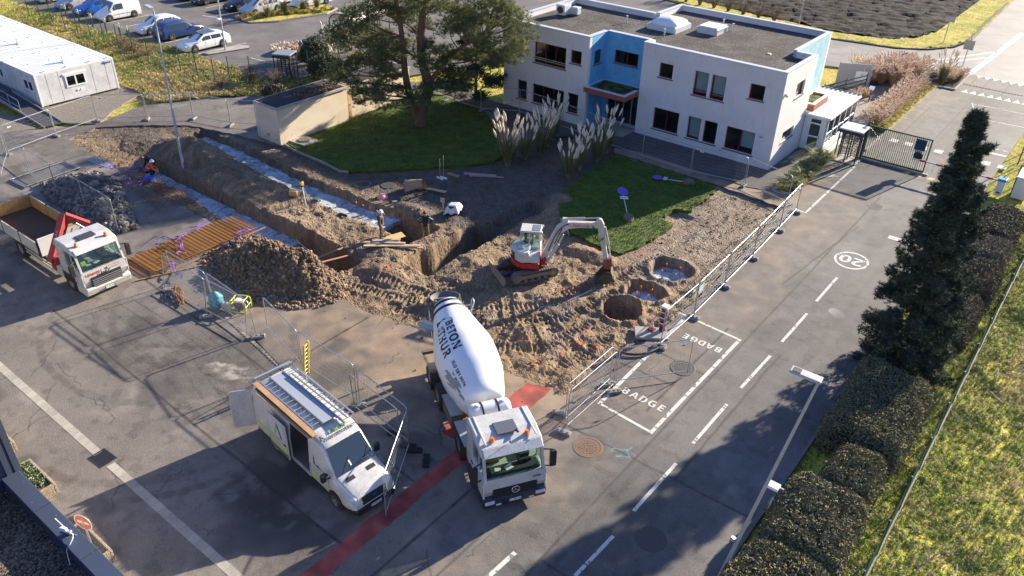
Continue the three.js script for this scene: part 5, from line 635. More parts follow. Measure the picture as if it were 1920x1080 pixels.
// lofted body: stations {x, w, y0, yb, yt, wt, r}
function sect(s) { const w = s.w, r = s.r ?? 0.08, y0 = s.y0, yb = s.yb, yt = s.yt, wt = s.wt ?? w; return [[w * 0.86, y0], [w * 0.97, y0 + 0.06], [w, y0 + 0.16], [w, mix(y0, yb, 0.62)], [w * 0.985, yb], [mix(w * 0.985, wt, 0.5), mix(yb, yt - r, 0.5)], [wt, yt - r], [wt - r * 0.35, yt - r * 0.32], [wt - r, yt - 0.005], [wt * 0.5, yt + 0.012], [0, yt + 0.018]]; }
function loft(st, crease = 0.75) {
  const S = st.map(s => { const a = sect(s); return [...a.map(p => [s.x, p[1], p[0]]), ...a.slice(0, -1).reverse().map(p => [s.x, p[1], -p[0]])]; }), n = S[0].length, pos = [];
  const T = (a, b, c) => pos.push(...a, ...b, ...c); for (let i = 0; i < S.length - 1; i++) for (let j = 0; j < n; j++) { const k = (j + 1) % n, a = S[i][j], b = S[i][k], c = S[i + 1][k], d = S[i + 1][j]; T(a, b, c); T(a, c, d); }
  for (const [q, f] of [[S[0], 1], [S.at(-1), 0]]) { const c = [q[0][0], (q[0][1] + q[10][1]) / 2, 0]; for (let j = 0; j < n; j++) f ? T(c, q[(j + 1) % n], q[j]) : T(c, q[j], q[(j + 1) % n]); }
  let g = new THREE.BufferGeometry(); g.setAttribute('position', new THREE.Float32BufferAttribute(pos, 3)); g.setAttribute('uv', new THREE.Float32BufferAttribute(new Float32Array(pos.length / 3 * 2), 2)); g.computeVertexNormals(); return fin(toCreasedNormals(g, crease));
}
function quadGeo(a, b, c, d, off = 0.006) { const A = V3(...a), B = V3(...b), C = V3(...c), D = V3(...d), n = B.clone().sub(A).cross(D.clone().sub(A)).normalize(); const o = (v) => v.clone().addScaledVector(n, off).toArray(), i = (v) => v.clone().addScaledVector(n, -0.02).toArray(); const p = []; const Q = (a, b, c, d) => p.push(...a, ...b, ...c, ...a, ...c, ...d); Q(o(A), o(B), o(C), o(D)); Q(i(D), i(C), i(B), i(A)); for (const [u, v] of [[A, B], [B, C], [C, D], [D, A]]) Q(i(u), i(v), o(v), o(u)); const g = new THREE.BufferGeometry(); g.setAttribute('position', new THREE.Float32BufferAttribute(p, 3)); g.computeVertexNormals(); return fin(g); }
function sideGlass(st, i, j, t0, t1, u0, u1) { const L = []; for (const s of [1, -1]) { const P = (k, t) => { const q = st[k], a = [q.w * 0.985, q.yb], b = [q.wt ?? q.w, q.yt - (q.r ?? 0.08)]; return [q.x, mix(a[1], b[1], t), mix(a[0], b[0], t) * s]; }; const lerp = (A, B, u) => A.map((v, q) => mix(v, B[q], u)); const a = lerp(P(i, t0), P(j, t0), u0), b = lerp(P(i, t0), P(j, t0), u1), c = lerp(P(i, t1), P(j, t1), u1), d = lerp(P(i, t1), P(j, t1), u0); L.push(s > 0 === (st[j].x > st[i].x) ? quadGeo(a, b, c, d) : quadGeo(b, a, d, c)); } return L; }
const plateTex = canvasTex(256, 56, (c, w, h) => { c.fillStyle = '#e8e8e2'; c.fillRect(0, 0, w, h); c.fillStyle = '#1a3fa0'; c.fillRect(0, 0, 26, h); c.fillRect(w - 26, 0, 26, h); c.fillStyle = '#111'; c.font = 'bold 42px sans-serif'; c.textAlign = 'center'; c.fillText('FT-350-BR', w / 2, 43); });
M.plate = mat([1, 1, 1], 0.5, { map: plateTex });
function plate(parent, x, y, z, ry = Math.PI / 2) { const g = new THREE.PlaneGeometry(0.52, 0.115); const e = part(parent, 'number_plate', fin(g, true), M.plate, { pos: [x, y, z], ry }); return e; }
M.screen = new THREE.MeshPhysicalMaterial({ color: lin(0.78, 0.86, 0.83), roughness: 0.02, transmission: 1, thickness: 0, ior: 1.6 });
// hollow cab: lower body, roof, rear wall and pillars round a furnished interior
function truckCab(T, w, dx) {
  const S = (p) => prism(p.map(([x, y]) => [x + (x > -1 ? dx : dx * 3), y]), w, 0.05, [], 2), z = w / 2 - 0.07, c = part(T, 'cab', [S([[-0.12, 0.62], [-0.02, 0.95], [-0.06, 1.44], [-2.08, 1.44], [-2.08, 0.85], [-1.95, 0.75]]), S([[-0.34, 2.27], [-0.36, 2.36], [-0.5, 2.52], [-1.1, 2.66], [-2.0, 2.66], [-2.08, 2.5], [-2.08, 2.27]]), S([[-1.5, 1.4], [-2.06, 1.4], [-2.06, 2.32], [-1.46, 2.32]]), ...[1, -1].flatMap(s => [beam(V3(-0.1 + dx, 1.4, s * z), V3(-0.37 + dx, 2.34, s * (z - 0.02)), 0.1, 0.08), beam(V3(-0.78, 1.4, s * z), V3(-0.78, 2.3, s * z), 0.05, 0.05)])], M.vwhite, { label: 'white cab' });
  part(c, 'windscreen', quadGeo([-0.075 + dx, 1.46, z - 0.04], [-0.075 + dx, 1.46, 0.04 - z], [-0.345 + dx, 2.3, 0.07 - z], [-0.345 + dx, 2.3, z - 0.07], 0.004), M.screen);
  for (const s of [1, -1]) { const q = [[-1.48, 1.45, s * z], [-0.2, 1.45, s * z], [-0.44, 2.27, s * z], [-1.45, 2.27, s * z]]; part(c, 'side_window', s > 0 ? quadGeo(...q, 0.004) : quadGeo(q[1], q[0], q[3], q[2], 0.004), M.screen); const t = part(c, 'seat', [rbox(0.5, 0.16, 0.5, 0.06, -1.05, 1.5, s * 0.55), rbox(0.14, 0.7, 0.48, 0.06, -1.32, 1.82, s * 0.55)], mat([0.04, 0.04, 0.045], 0.9)); part(t, 'headrest', rbox(0.1, 0.16, 0.26, 0.04, -1.35, 2.2, s * 0.55), M.plastic); }
  part(c, 'dashboard', [rbox(0.42, 0.16, w - 0.3, 0.05, -0.38, 1.5, 0), rbox(0.12, 0.16, 0.5, 0.04, -0.5, 1.62, -0.5)], mat([0.03, 0.03, 0.032], 0.7)); part(c, 'steering_wheel', tf(fin(new THREE.TorusGeometry(0.21, 0.02, 6, 20)), -0.68, 1.7, -0.52, 0, Math.PI / 2, 0).rotateZ(0), M.plastic); part(c, 'dash_paper', [tf(box(0.2, 0.006, 0.3), -0.36, 1.586, 0.12, 0, 0.3), tf(box(0.16, 0.006, 0.22), -0.36, 1.586, 0.52, 0, -0.2)], M.pvc); return c;
}
const TH = -32.2 * RAD;
{ // ---------------- concrete mixer truck, front centre at the origin, forward +x, right +z
  const T = thing('mixer_truck', 'white concrete mixer truck with large white drum', 'mixer truck', [-11.6, 0, -15.62], TH);
  const navy = mat([0.022, 0.03, 0.05], 0.5), k = 1;
  const cab = truckCab(T, 2.24, 0);
  part(cab, 'sun_visor', prism([[-0.22, 2.34], [-0.16, 2.38], [-0.42, 2.56], [-0.5, 2.5]], 2.1, 0.02), M.vwhite); part(cab, 'roof_hatch', rbox(0.62, 0.05, 0.78, 0.05, -1.15, 2.69, 0, 0, 0, 0, 3), mat([0.11, 0.12, 0.13], 0.4));
  for (const z of [0.62, -0.62]) part(cab, 'beacon', [cyl(0.075, 0.06, 0.14, 12, -0.72, 2.68, z), cyl(0.09, 0.09, 0.03, 12, -0.72, 2.6, z)], M.amber); for (const z of [0.9, -0.9]) part(cab, 'roof_ridge', rbox(1.5, 0.05, 0.07, 0.02, -1.25, 2.67, z), M.vwhite); part(cab, 'aerial', [bar(V3(-0.5, 2.55, 0.05), V3(-0.48, 2.8, 0.05), 0.012), sph(0.035, -0.5, 2.6, 0.05, 8)], M.plastic); part(cab, 'horn', bar(V3(-0.9, 2.72, -0.32), V3(-0.75, 2.72, -0.32), 0.04), M.plastic);
  const gr = part(T, 'grille', prism([[-0.05, 0.62], [0.03, 0.66], [0.01, 1.02], [-0.05, 1.04]], 1.6, 0.01), M.plastic); part(gr, 'grille_slat', [0.7, 0.8, 0.9, 0.98].map(y => box(0.02, 0.025, 1.5, 0.035, y, 0)), M.darkMetal);
  part(gr, 'star_emblem', [fin(new THREE.TorusGeometry(0.14, 0.016, 6, 24).rotateY(Math.PI / 2).translate(0.055, 0.9, 0)), ...[0, 1, 2].map(i => { const a = Math.PI / 2 + i * 2.0944; return bar(V3(0.055, 0.9, 0), V3(0.055, 0.9 + Math.sin(a) * 0.135, Math.cos(a) * 0.135), 0.016, 4, 0.006); })], M.chrome);
  const bm = part(T, 'bumper', prism([[-0.9, 0.28], [0.02, 0.26], [0.06, 0.6], [-0.05, 0.7], [-0.9, 0.72]], 2.3, 0.05, [], 2), navy); for (const z of [0.92, -0.92]) part(bm, 'headlight', rbox(0.08, 0.18, 0.36, 0.04, 0.035, 0.5, z), M.lamp); plate(bm, 0.068, 0.45, 0); part(bm, 'fog_lamp', [0.6, -0.6].map(z => rbox(0.05, 0.08, 0.2, 0.02, 0.03, 0.34, z)), M.lamp);
  part(cab, 'corner_panel', [1, -1].map(s => prism([[-0.6, 0.7], [0.0, 0.7], [-0.04, 1.38], [-0.25, 1.4], [-0.55, 0.95]], 0.06, 0.015).translate(0, 0, s * 1.12)), M.vwhite); part(cab, 'step_panel', [1, -1].map(s => prism([[-1.9, 0.4], [-0.9, 0.4], [-0.9, 0.8], [-1.9, 0.8]], 0.1, 0.02).translate(0, 0, s * 1.08)), navy);
  for (const s of [1, -1]) { const m = part(cab, 'mirror', rbox(0.14, 0.72, 0.26, 0.05, -0.18, 1.72, s * 1.42), M.plastic); part(m, 'mirror_arm', [bar(V3(-0.3, 2.12, s * 1.1), V3(-0.18, 2.12, s * 1.42), 0.025), bar(V3(-0.3, 1.35, s * 1.1), V3(-0.18, 1.35, s * 1.42), 0.025)], M.plastic); }
  part(cab, 'door_handle', [1, -1].map(s => rbox(0.18, 0.05, 0.03, 0.01, -1.35, 1.2, s * 1.13)), M.plastic); part(cab, 'wiper', [bar(V3(-0.05, 1.5, 0.5), V3(-0.16, 1.75, -0.05), 0.012), bar(V3(-0.05, 1.5, -0.4), V3(-0.16, 1.72, -0.85), 0.012)], M.plastic); part(cab, 'warning_label', box(0.3, 0.24, 0.006, -0.9, 1.05, 1.125), mat([0.7, 0.35, 0.02], 0.5));
  { const t = textGeo('AROCS', 0.07, 0.005); t.rotateY(Math.PI / 2).translate(-0.028, 1.22, -0.78); part(cab, 'lettering', t, M.darkMetal); }
  part(T, 'chassis', [span(-8.6, -0.9, 0.62, 0.85, -0.42, -0.3), span(-8.6, -0.9, 0.62, 0.85, 0.3, 0.42), ...[-2.4, -4.2, -5.2, -6.7, -8.5].map(x => span(x - 0.08, x + 0.08, 0.64, 0.84, -0.3, 0.3)), ...[-1.4, -3.1, -6.0, -7.35].map(x => bar(V3(x, 0.48, -0.9), V3(x, 0.48, 0.9), 0.09, 8))], M.dust);
  for (const x of [-1.4, -3.1]) for (const s of [1, -1]) wheel(T, x, 0.48, s * 1.0, 0.48, 0.3, { truck: 1 }); for (const x of [-6.0, -7.35]) for (const s of [1, -1]) { wheel(T, x, 0.48, s * 1.03, 0.48, 0.27, { truck: 1 }); wheel(T, x, 0.48, s * 0.73, 0.48, 0.27, { truck: 1 }); }
  for (const x of [-3.1, -6.0, -7.35]) for (const s of [1, -1]) part(T, 'mudguard', fin(new THREE.CylinderGeometry(0.58, 0.58, 0.6, 16, 1, true, -0.15, Math.PI + 0.3).rotateX(Math.PI / 2).rotateZ(0).rotateZ(Math.PI / 2).rotateZ(-Math.PI / 2).translate(x, 0.5, s * 0.92)), mat([0.05, 0.048, 0.045], 0.8, { side: THREE.DoubleSide }));
  part(T, 'side_tank', [rbox(1.2, 0.6, 0.5, 0.08, -4.55, 0.78, 0.92)], M.dust); part(T, 'tool_box', rbox(1.2, 0.62, 0.5, 0.05, -4.5, 0.78, -0.92), M.dust); part(T, 'engine_frame', [rbox(0.7, 0.9, 1.5, 0.05, -2.55, 1.25, 0), span(-2.3, -2.2, 1.6, 2.3, -0.9, -0.7), span(-2.3, -2.2, 1.6, 2.3, 0.7, 0.9)], M.dust); part(T, 'catwalk', [span(-3.6, -2.2, 1.12, 1.16, 0.55, 1.15), span(-5.2, -3.9, 1.14, 1.18, 0.7, 1.18)], M.galvDull);
  // drum: axis rises to the rear
  const A = V3(-3.35, 1.72, 0), dir = V3(-0.974, 0.226, 0), R = [[0, 0.3], [0.02, 0.66], [0.4, 0.9], [1.5, 1.19], [2.2, 1.23], [2.9, 1.21], [4.6, 0.78], [5.15, 0.62], [5.3, 0.58]], Rad = (s) => { for (let i = 0; i < R.length - 1; i++) if (s <= R[i + 1][0]) return mix(R[i][1], R[i + 1][1], (s - R[i][0]) / (R[i + 1][0] - R[i][0])); return 0.55; };
  const q = new THREE.Quaternion().setFromUnitVectors(UP, dir), DM = new THREE.Matrix4().compose(A, q, ONE), dl = (g) => g.applyMatrix4(DM), prof = []; for (let i = 0; i <= 40; i++) { const s = 5.3 * i / 40; prof.push([0.25 * (Rad(Math.max(0, s - 0.12)) + 2 * Rad(s) + Rad(Math.min(5.3, s + 0.12))), s]); } prof[0][0] = 0.2;
  const drum = part(T, 'drum', dl(lathe(prof, 48)), paintMat([0.78, 0.78, 0.77], 0.38), { label: 'white mixing drum with lettering' });
  part(drum, 'drum_band', [dl(lathe([[Rad(4.75) - 0.02, 4.7], [Rad(4.75) + 0.035, 4.7], [Rad(4.75) + 0.035, 4.8], [Rad(4.75) - 0.02, 4.8]], 36)), dl(lathe([[Rad(5.15) - 0.02, 5.08], [Rad(5.15) + 0.03, 5.08], [Rad(5.15) + 0.03, 5.2], [Rad(5.15) - 0.02, 5.2]], 36))], M.plastic, { stuff: 1 }); part(drum, 'drum_mouth', dl(lathe([[0.55, 5.28], [0.5, 5.34], [0.32, 5.34], [0.3, 4.9]], 32)), M.dust);
  // lettering wrapped on the drum's right flank: x along the axis towards the cab, y up the flank
  const wrap = (g, s0, a0) => { const p = g.attributes.position; for (let i = 0; i < p.count; i++) { const s = s0 - p.getX(i), r = Rad(s), a = a0 + p.getY(i) / 1.1, rr = r + 0.006 + p.getZ(i); const up = V3(0, 1, 0).projectOnPlane(dir).normalize(), side = V3(0, 0, 1); const v = A.clone().addScaledVector(dir, s).addScaledVector(side, Math.cos(a) * rr).addScaledVector(up, Math.sin(a) * rr); p.setXYZ(i, v.x, v.y, v.z); } g.computeVertexNormals(); return fin(g); };
  const wr = (s, sz, dx, dy, sx = 1) => { let g = textGeo(s, sz, 0.004); g.scale(sx, 1, 1); g.translate(dx, dy, 0); return g; }, ink = mat([0.012, 0.013, 0.02], 0.5);
  part(drum, 'lettering', [wrap(wr('BETON', 0.34, 0.14, 0.22, 1.08), 3.1, 0.95), wrap(wr('THUR', 0.36, 0.34, -0.22, 1.06), 3.1, 0.95), wrap(wr('DE', 0.12, -0.46, -0.14), 3.1, 0.95), wrap(wr('LA', 0.14, -0.46, -0.32), 3.1, 0.95)], ink, { label: 'black BETON DE LA THUR lettering' });
  const shpG = (pts, z = 0.003) => fin(new THREE.ExtrudeGeometry(shp(pts), { depth: z, bevelEnabled: false })); part(drum, 'logo_block', wrap(shpG([[-0.98, -0.46], [-0.68, -0.42], [-0.62, 0.42], [-0.82, 0.38], [-0.86, 0.1], [-0.95, 0.05], [-0.9, -0.15]]), 3.1, 0.95), ink); part(drum, 'red_rule', wrap(shpG([[-0.3, -0.44], [0.62, -0.44], [0.62, -0.41], [-0.3, -0.41]]), 3.1, 0.95), mat([0.5, 0.02, 0.12], 0.5));
  part(drum, 'serial_text', [wrap(wr('VLO 581 9076', 0.13, 0, 0), 1.2, 0.85), wrap(wr('VBG   260', 0.06, 0, -0.2), 1.2, 0.85)], ink); const rs = rng(3), sp = []; for (let i = 0; i < 26; i++) { const s = 0.35 + rs() * 1.1, a = 0.25 + rs() * 0.4, w = 0.03 + 0.06 * rs(), l = 0.06 + 0.25 * rs(); sp.push(wrap(shpG([[-l, -w], [l * 0.3, -w * 0.6], [l, w * 0.2], [l * 0.2, w], [-l * 0.7, w * 0.5]], 0.004), s, a)); } part(drum, 'cement_splash', sp, mat([0.34, 0.31, 0.27], 0.9), { stuff: 1 });
  const wt = part(T, 'water_tank', tf(lathe([[0.001, -0.78], [0.22, -0.78], [0.31, -0.7], [0.33, -0.55], [0.33, 0.55], [0.31, 0.7], [0.22, 0.78], [0.001, 0.78]], 24), -2.75, 2.15, 0.05, Math.PI / 2), paintMat([0.72, 0.71, 0.69], 0.4)); part(wt, 'tank_strap', [-0.28, 0.3].map(z => tf(lathe([[0.325, -0.035], [0.345, -0.035], [0.345, 0.035], [0.325, 0.035]], 24), -2.75, 2.15, 0.05 + z, Math.PI / 2)), M.rubber); part(wt, 'tank_cap', [-0.45, 0.5].map(z => cyl(0.08, 0.06, 0.06, 10, -2.72, 2.5, z)), M.pvc);
  // discharge end
  const rear = part(T, 'rear_frame', [beam(V3(-8.2, 0.8, 0.55), V3(-8.3, 2.7, 0.5), 0.12, 0.12), beam(V3(-8.2, 0.8, -0.55), V3(-8.3, 2.7, -0.5), 0.12, 0.12), beam(V3(-8.3, 2.2, -0.6), V3(-8.3, 2.2, 0.6), 0.1, 0.1), beam(V3(-8.6, 0.75, -1.1), V3(-8.6, 0.75, 1.1), 0.14, 0.14)], M.dust);
  part(rear, 'hopper', [lathe([[0.3, -0.1], [0.6, 0.45], [0.63, 0.45], [0.33, -0.12]], 20, -8.75, 2.8, 0, 0, 0, 0.2), beam(V3(-8.3, 2.6, -0.7), V3(-9.1, 3.0, -0.7), 0.06, 0.06), beam(V3(-8.3, 2.6, 0.7), V3(-9.1, 3.0, 0.7), 0.06, 0.06), beam(V3(-9.1, 3.0, -0.75), V3(-9.1, 3.0, 0.75), 0.06, 0.06), beam(V3(-9.0, 1.2, 0.6), V3(-9.05, 3.0, 0.7), 0.05, 0.05)], mat([0.16, 0.155, 0.15], 0.8, { side: THREE.DoubleSide })); part(rear, 'chute', [prism([[-0.32, 0], [-0.28, -0.16], [0, -0.24], [0.28, -0.16], [0.32, 0], [0.27, -0.02], [0.22, -0.13], [0, -0.19], [-0.22, -0.13], [-0.27, -0.02]], 1.3).rotateX(0.35).rotateY(-1.25).translate(-8.8, 2.1, 0.95)], M.galvDull); part(rear, 'ladder', [beam(V3(-8.75, 0.8, -0.75), V3(-8.7, 2.9, -0.75), 0.05, 0.05), beam(V3(-8.75, 0.8, -1.1), V3(-8.7, 2.9, -1.1), 0.05, 0.05), ...Array.from({ length: 7 }, (_, i) => beam(V3(-8.73, 1.0 + i * 0.28, -0.75), V3(-8.73, 1.0 + i * 0.28, -1.1), 0.04, 0.03)), tube([[-8.7, 2.9, -1.1], [-8.5, 3.15, -1.1], [-8.2, 3.1, -1.05], [-8.2, 2.6, -0.9]], 0.03, 12), tube([[-8.6, 2.4, -0.7], [-8.3, 2.9, -0.75], [-7.9, 2.8, -0.8]], 0.03, 12)], M.galvDull);
  part(rear, 'rear_lights', [0.8, -0.8].map(z => box(0.05, 0.12, 0.35, -8.69, 0.75, z)), M.tail);
}
{ // ---------------- white panel van, centre of the ground rectangle at the origin
  const V = thing('panel_van', 'white panel van with ladders on its roof and side door open', 'van', [-18.05, 0, -12.8], -6.5 * RAD), Lf = 2.86, Lr = -3.3, w = 0.93, T = 2.3;
  const st = [{ x: 0.35, w, y0: 0.32, yb: 1.12, yt: T, wt: 0.84, r: 0.16 }, { x: 0.75, w, y0: 0.32, yb: 1.12, yt: T - 0.02, wt: 0.83, r: 0.16 }, { x: 1.2, w, y0: 0.32, yb: 1.12, yt: T - 0.14, wt: 0.79, r: 0.15 }, { x: 1.88, w, y0: 0.32, yb: 1.08, yt: 1.28, wt: 0.82, r: 0.08 }, { x: 2.45, w: w * 0.98, y0: 0.3, yb: 0.98, yt: 1.1, wt: 0.78, r: 0.08 }, { x: 2.72, w: w * 0.93, y0: 0.28, yb: 0.8, yt: 0.94, wt: 0.7, r: 0.08 }, { x: Lf, w: w * 0.82, y0: 0.28, yb: 0.62, yt: 0.7, wt: 0.66, r: 0.05 }];
  const nose = part(V, 'cab', loft(st), M.vwhite, { label: 'white cab with lettering over the windscreen' });
  part(nose, 'windscreen', quadGeo([1.86, 1.29, 0.8], [1.86, 1.29, -0.8], [1.22, 2.13, -0.68], [1.22, 2.13, 0.68], 0.022), M.carGlass); for (const s of sideGlass(st, 0, 3, 0.12, 0.86, 0.18, 0.72)) part(nose, 'side_window', s, M.carGlass);
  { const t1 = textGeo('ROESCH', 0.15, 0.004), t2 = textGeo('CONSTRUCTION', 0.12, 0.004); const put = (t, x, y) => { t.rotateX(-Math.PI / 2).rotateY(Math.PI / 2).rotateZ(-0.12).translate(x, y, -0.12); return t; }; part(nose, 'green_lettering', put(t1, 0.78, T + 0.028), mat([0.28, 0.5, 0.08], 0.5)); part(nose, 'grey_lettering', put(t2, 0.97, T - 0.01), mat([0.1, 0.1, 0.1], 0.5)); part(nose, 'triangle_logo', [tf(prism([[-0.1, -0.12], [0, 0.14], [0.1, -0.12], [0.05, -0.12], [0, 0.04], [-0.05, -0.12]], 0.004), 0.86, T + 0.022, 0.62, -Math.PI / 2, Math.PI / 2)], M.darkMetal); }
  part(nose, 'bonnet_vent', [0.42, -0.42].map(z => tf(rbox(0.16, 0.02, 0.34, 0.008), 2.12, 1.225, z, 0, 0, -0.3)), M.plastic); part(nose, 'wiper', [bar(V3(1.86, 1.33, 0.55), V3(1.6, 1.68, 0.1), 0.012), bar(V3(1.86, 1.33, -0.3), V3(1.6, 1.68, -0.7), 0.012)], M.plastic); part(nose, 'dash_paper', [tf(box(0.2, 0.004, 0.14), 1.72, 1.5, 0.1, 0, 0.3, -0.92)], M.pvc);
  const gr = part(nose, 'grille', tf(rbox(0.06, 0.3, 1.0, 0.03), Lf - 0.03, 0.72, 0, 0, 0, 0.3), M.plastic); part(gr, 'oval_badge', fin(new THREE.SphereGeometry(0.1, 14, 8).scale(0.25, 0.5, 1).translate(Lf + 0.01, 0.78, 0)), mat([0.02, 0.06, 0.3], 0.3)); part(gr, 'grille_bar', [0.64, 0.74, 0.82].map(y => box(0.02, 0.02, 0.94, Lf + 0.005 - (y - 0.7) * 0.3, y, 0)), M.darkMetal);
  part(nose, 'bumper', [loft([{ x: 2.2, w: 0.95, y0: 0.22, yb: 0.42, yt: 0.46, wt: 0.93, r: 0.03 }, { x: 2.7, w: 0.9, y0: 0.22, yb: 0.44, yt: 0.5, wt: 0.88, r: 0.03 }, { x: 2.92, w: 0.78, y0: 0.24, yb: 0.42, yt: 0.48, wt: 0.74, r: 0.03 }])], M.plastic); for (const s of [1, -1]) { part(nose, 'headlight', fin(new THREE.SphereGeometry(0.16, 12, 8).scale(1.25, 0.75, 0.9).translate(2.58, 0.83, s * 0.7)), M.lamp); const m = part(nose, 'mirror', rbox(0.16, 0.34, 0.2, 0.05, 1.55, 1.3, s * 1.12), M.plastic); part(m, 'mirror_arm', bar(V3(1.6, 1.2, s * 0.88), V3(1.56, 1.2, s * 1.05), 0.03), M.plastic); }
  plate(nose, Lf + 0.075, 0.4, 0);
  // cargo body as a hollow shell, right side open behind the cab door
  const up = [[-w, 0.32], [-w, 1.4], [-0.84, T - 0.16], [-0.78, T - 0.05], [-0.68, T], [0.68, T], [0.78, T - 0.05], [0.84, T - 0.16], [w, 1.4], [w, 0.32]], ring = (x0, x1, cutRight) => { const t = 0.05, o = up.map(p => [p[0], p[1]]), inn = up.map(p => [p[0] * (1 - t / w), p[1] === 0.32 ? 0.42 : p[1] - (p[1] > 1.5 ? t : 0)]); const s = cutRight ? [[-w, 0.32], [-w, 1.4], [-0.84, T - 0.16], [-0.78, T - 0.05], [-0.68, T], [0.68, T], [0.78, T - 0.05], [0.84, T - 0.16], [0.8, T - 0.2], [0.74, T - 0.09], [-0.74, T - 0.09], [-0.8, T - 0.18], [-w + t, 1.38], [-w + t, 0.42], [w, 0.42], [w, 0.32]] : null; const g = cutRight ? prism(s, x1 - x0) : prism(o, x1 - x0, 0, [inn]); g.rotateY(Math.PI / 2); g.translate((x0 + x1) / 2, 0, 0); g.scale(1, 1, -1); const p = g.attributes.position, a = p.array; for (let i = 0; i < a.length; i += 9) for (let k = 0; k < 3; k++) { const q = a[i + 3 + k]; a[i + 3 + k] = a[i + 6 + k]; a[i + 6 + k] = q; } g.computeVertexNormals(); return fin(toCreasedNormals(g, 0.5)); };
  part(V, 'cargo_body', [ring(Lr, -0.85, false), ring(-0.85, 0.35, true)], M.vwhite, { label: 'white cargo body' }); part(V, 'bulkhead', span(0.28, 0.34, 0.42, T - 0.1, -0.8, 0.8), M.darkMetal); part(V, 'cargo_floor', span(Lr + 0.05, 0.28, 0.421, 0.45, -0.85, 0.85), M.dust); part(V, 'shelving', [span(-2.9, -0.2, 0.9, 0.94, -0.85, -0.45), span(-2.9, -0.2, 1.4, 1.44, -0.82, -0.45), rbox(0.4, 0.3, 0.3, 0.02, -0.4, 0.6, -0.2), rbox(0.3, 0.25, 0.3, 0.02, -1.2, 1.08, -0.6)], M.dust);
  const sd = part(V, 'sliding_door', [prism([[-2.05, 0.4], [-0.82, 0.4], [-0.82, 2.0], [-2.0, 2.02]], 0.05, 0.015).translate(0, 0, 1.03)], M.vwhite, { label: 'white sliding door slid back with triangle logo' }); part(sd, 'door_panel', prism([[-1.9, 1.15], [-0.98, 1.15], [-0.98, 1.85], [-1.9, 1.86]], 0.012).translate(0, 0, 1.06), paintMat([0.62, 0.63, 0.65])); part(sd, 'door_handle', rbox(0.16, 0.06, 0.03, 0.01, -1.0, 1.02, 1.07), M.plastic);
  part(sd, 'triangle_logo', [prism([[-0.24, -0.3], [0.04, 0.3], [0.12, 0.3], [-0.1, -0.3]], 0.004).translate(-1.45, 1.5, 1.069)], mat([0.3, 0.5, 0.1], 0.5)); part(sd, 'triangle_logo', [prism([[0.02, 0.3], [0.1, 0.3], [0.34, -0.3], [0.24, -0.3]], 0.004).translate(-1.45, 1.5, 1.072)], M.darkMetal);
  const lime = mat([0.42, 0.62, 0.05], 0.5), dk = mat([0.12, 0.12, 0.12], 0.6); part(V, 'green_stripe', [prism([[-3.28, 0.62], [-2.2, 0.62], [-2.3, 0.72], [-3.28, 0.72]], 0.006).translate(0, 0, w + 0.003), prism([[0.45, 0.6], [1.3, 0.6], [1.3, 0.68], [0.45, 0.72]], 0.006).translate(0, 0, w + 0.004)], lime); part(sd, 'green_stripe', prism([[-2.03, 0.62], [-0.84, 0.62], [-0.84, 0.72], [-2.03, 0.72]], 0.006).translate(0, 0, 1.058), lime); part(sd, 'dark_stripe', prism([[-2.03, 0.42], [-0.84, 0.42], [-0.84, 0.6], [-2.03, 0.6]], 0.006).translate(0, 0, 1.058), dk);
  const rd = part(V, 'rear_door', prism([[0, 0.42], [0.82, 0.42], [0.82, 1.4], [0.74, 2.14], [0, 2.16]], 0.05, 0.015).rotateY(-2.1).translate(Lr - 0.03, 0, 0.92), M.vwhite, { label: 'white rear door swung open' }); part(V, 'rear_door', prism([[0, 0.42], [0.82, 0.42], [0.82, 1.4], [0.74, 2.14], [0, 2.16]], 0.05, 0.015).rotateY(0).translate(Lr + 0.02, 0, -0.99), M.vwhite, { label: 'white rear door swung open on the far side' });
  for (const s of [1, -1]) { for (const x of [1.85, -1.95]) { wheel(V, x, 0.33, s * 0.86, 0.33, 0.22); part(V, 'wheel_arch', cyl(0.4, 0.4, 0.012, 22, x, 0.36, s * (w + 0.001), Math.PI / 2), M.plastic); } part(V, 'sill_trim', span(-3.2, 2.2, 0.3, 0.38, s * w - 0.01, s * w + 0.012), M.plastic); }
  part(V, 'door_seam', [span(0.42, 0.432, 0.45, 1.15, w - 0.01, w + 0.004), span(1.5, 1.512, 0.45, 1.05, w - 0.01, w + 0.004)], M.plastic);
  // roof rack
  const rack = part(V, 'roof_rack', [...[-2.9, -1.9, -0.9, 0.1].map(x => bar(V3(x, T + 0.12, -0.86), V3(x, T + 0.12, 0.86), 0.018)), ...[-0.86, 0.86].map(z => bar(V3(-3.2, T + 0.16, z), V3(0.6, T + 0.16, z), 0.02)), ...[-2.9, -0.9, 0.1].flatMap(x => [-0.74, 0.74].map(z => bar(V3(x, T - 0.02, z), V3(x, T + 0.12, z * 1.12), 0.018))), bar(V3(-3.25, T + 0.22, -0.86), V3(-3.25, T + 0.22, 0.86), 0.03)], M.galv); part(rack, 'roller', cyl(0.04, 0.04, 1.5, 10, -3.22, T + 0.3, 0, Math.PI / 2), M.galv);
}
function ladder(name, label, p, ry, L, W, n, m, rung, rz = 0, cat = 'ladder') { const t = thing(name, label, cat, p, ry); t.rotation.order = 'YXZ'; t.rotation.z = rz; for (const s of [1, -1]) part(t, 'rail', span(-L / 2, L / 2, 0, 0.07, s * W / 2 - 0.02, s * W / 2 + 0.02), m); for (let i = 0; i < n; i++) part(t, 'rung', bar(V3(-L / 2 + L * (i + 0.5) / n, 0.04, -W / 2), V3(-L / 2 + L * (i + 0.5) / n, 0.04, W / 2), 0.016), rung || m); return t; }
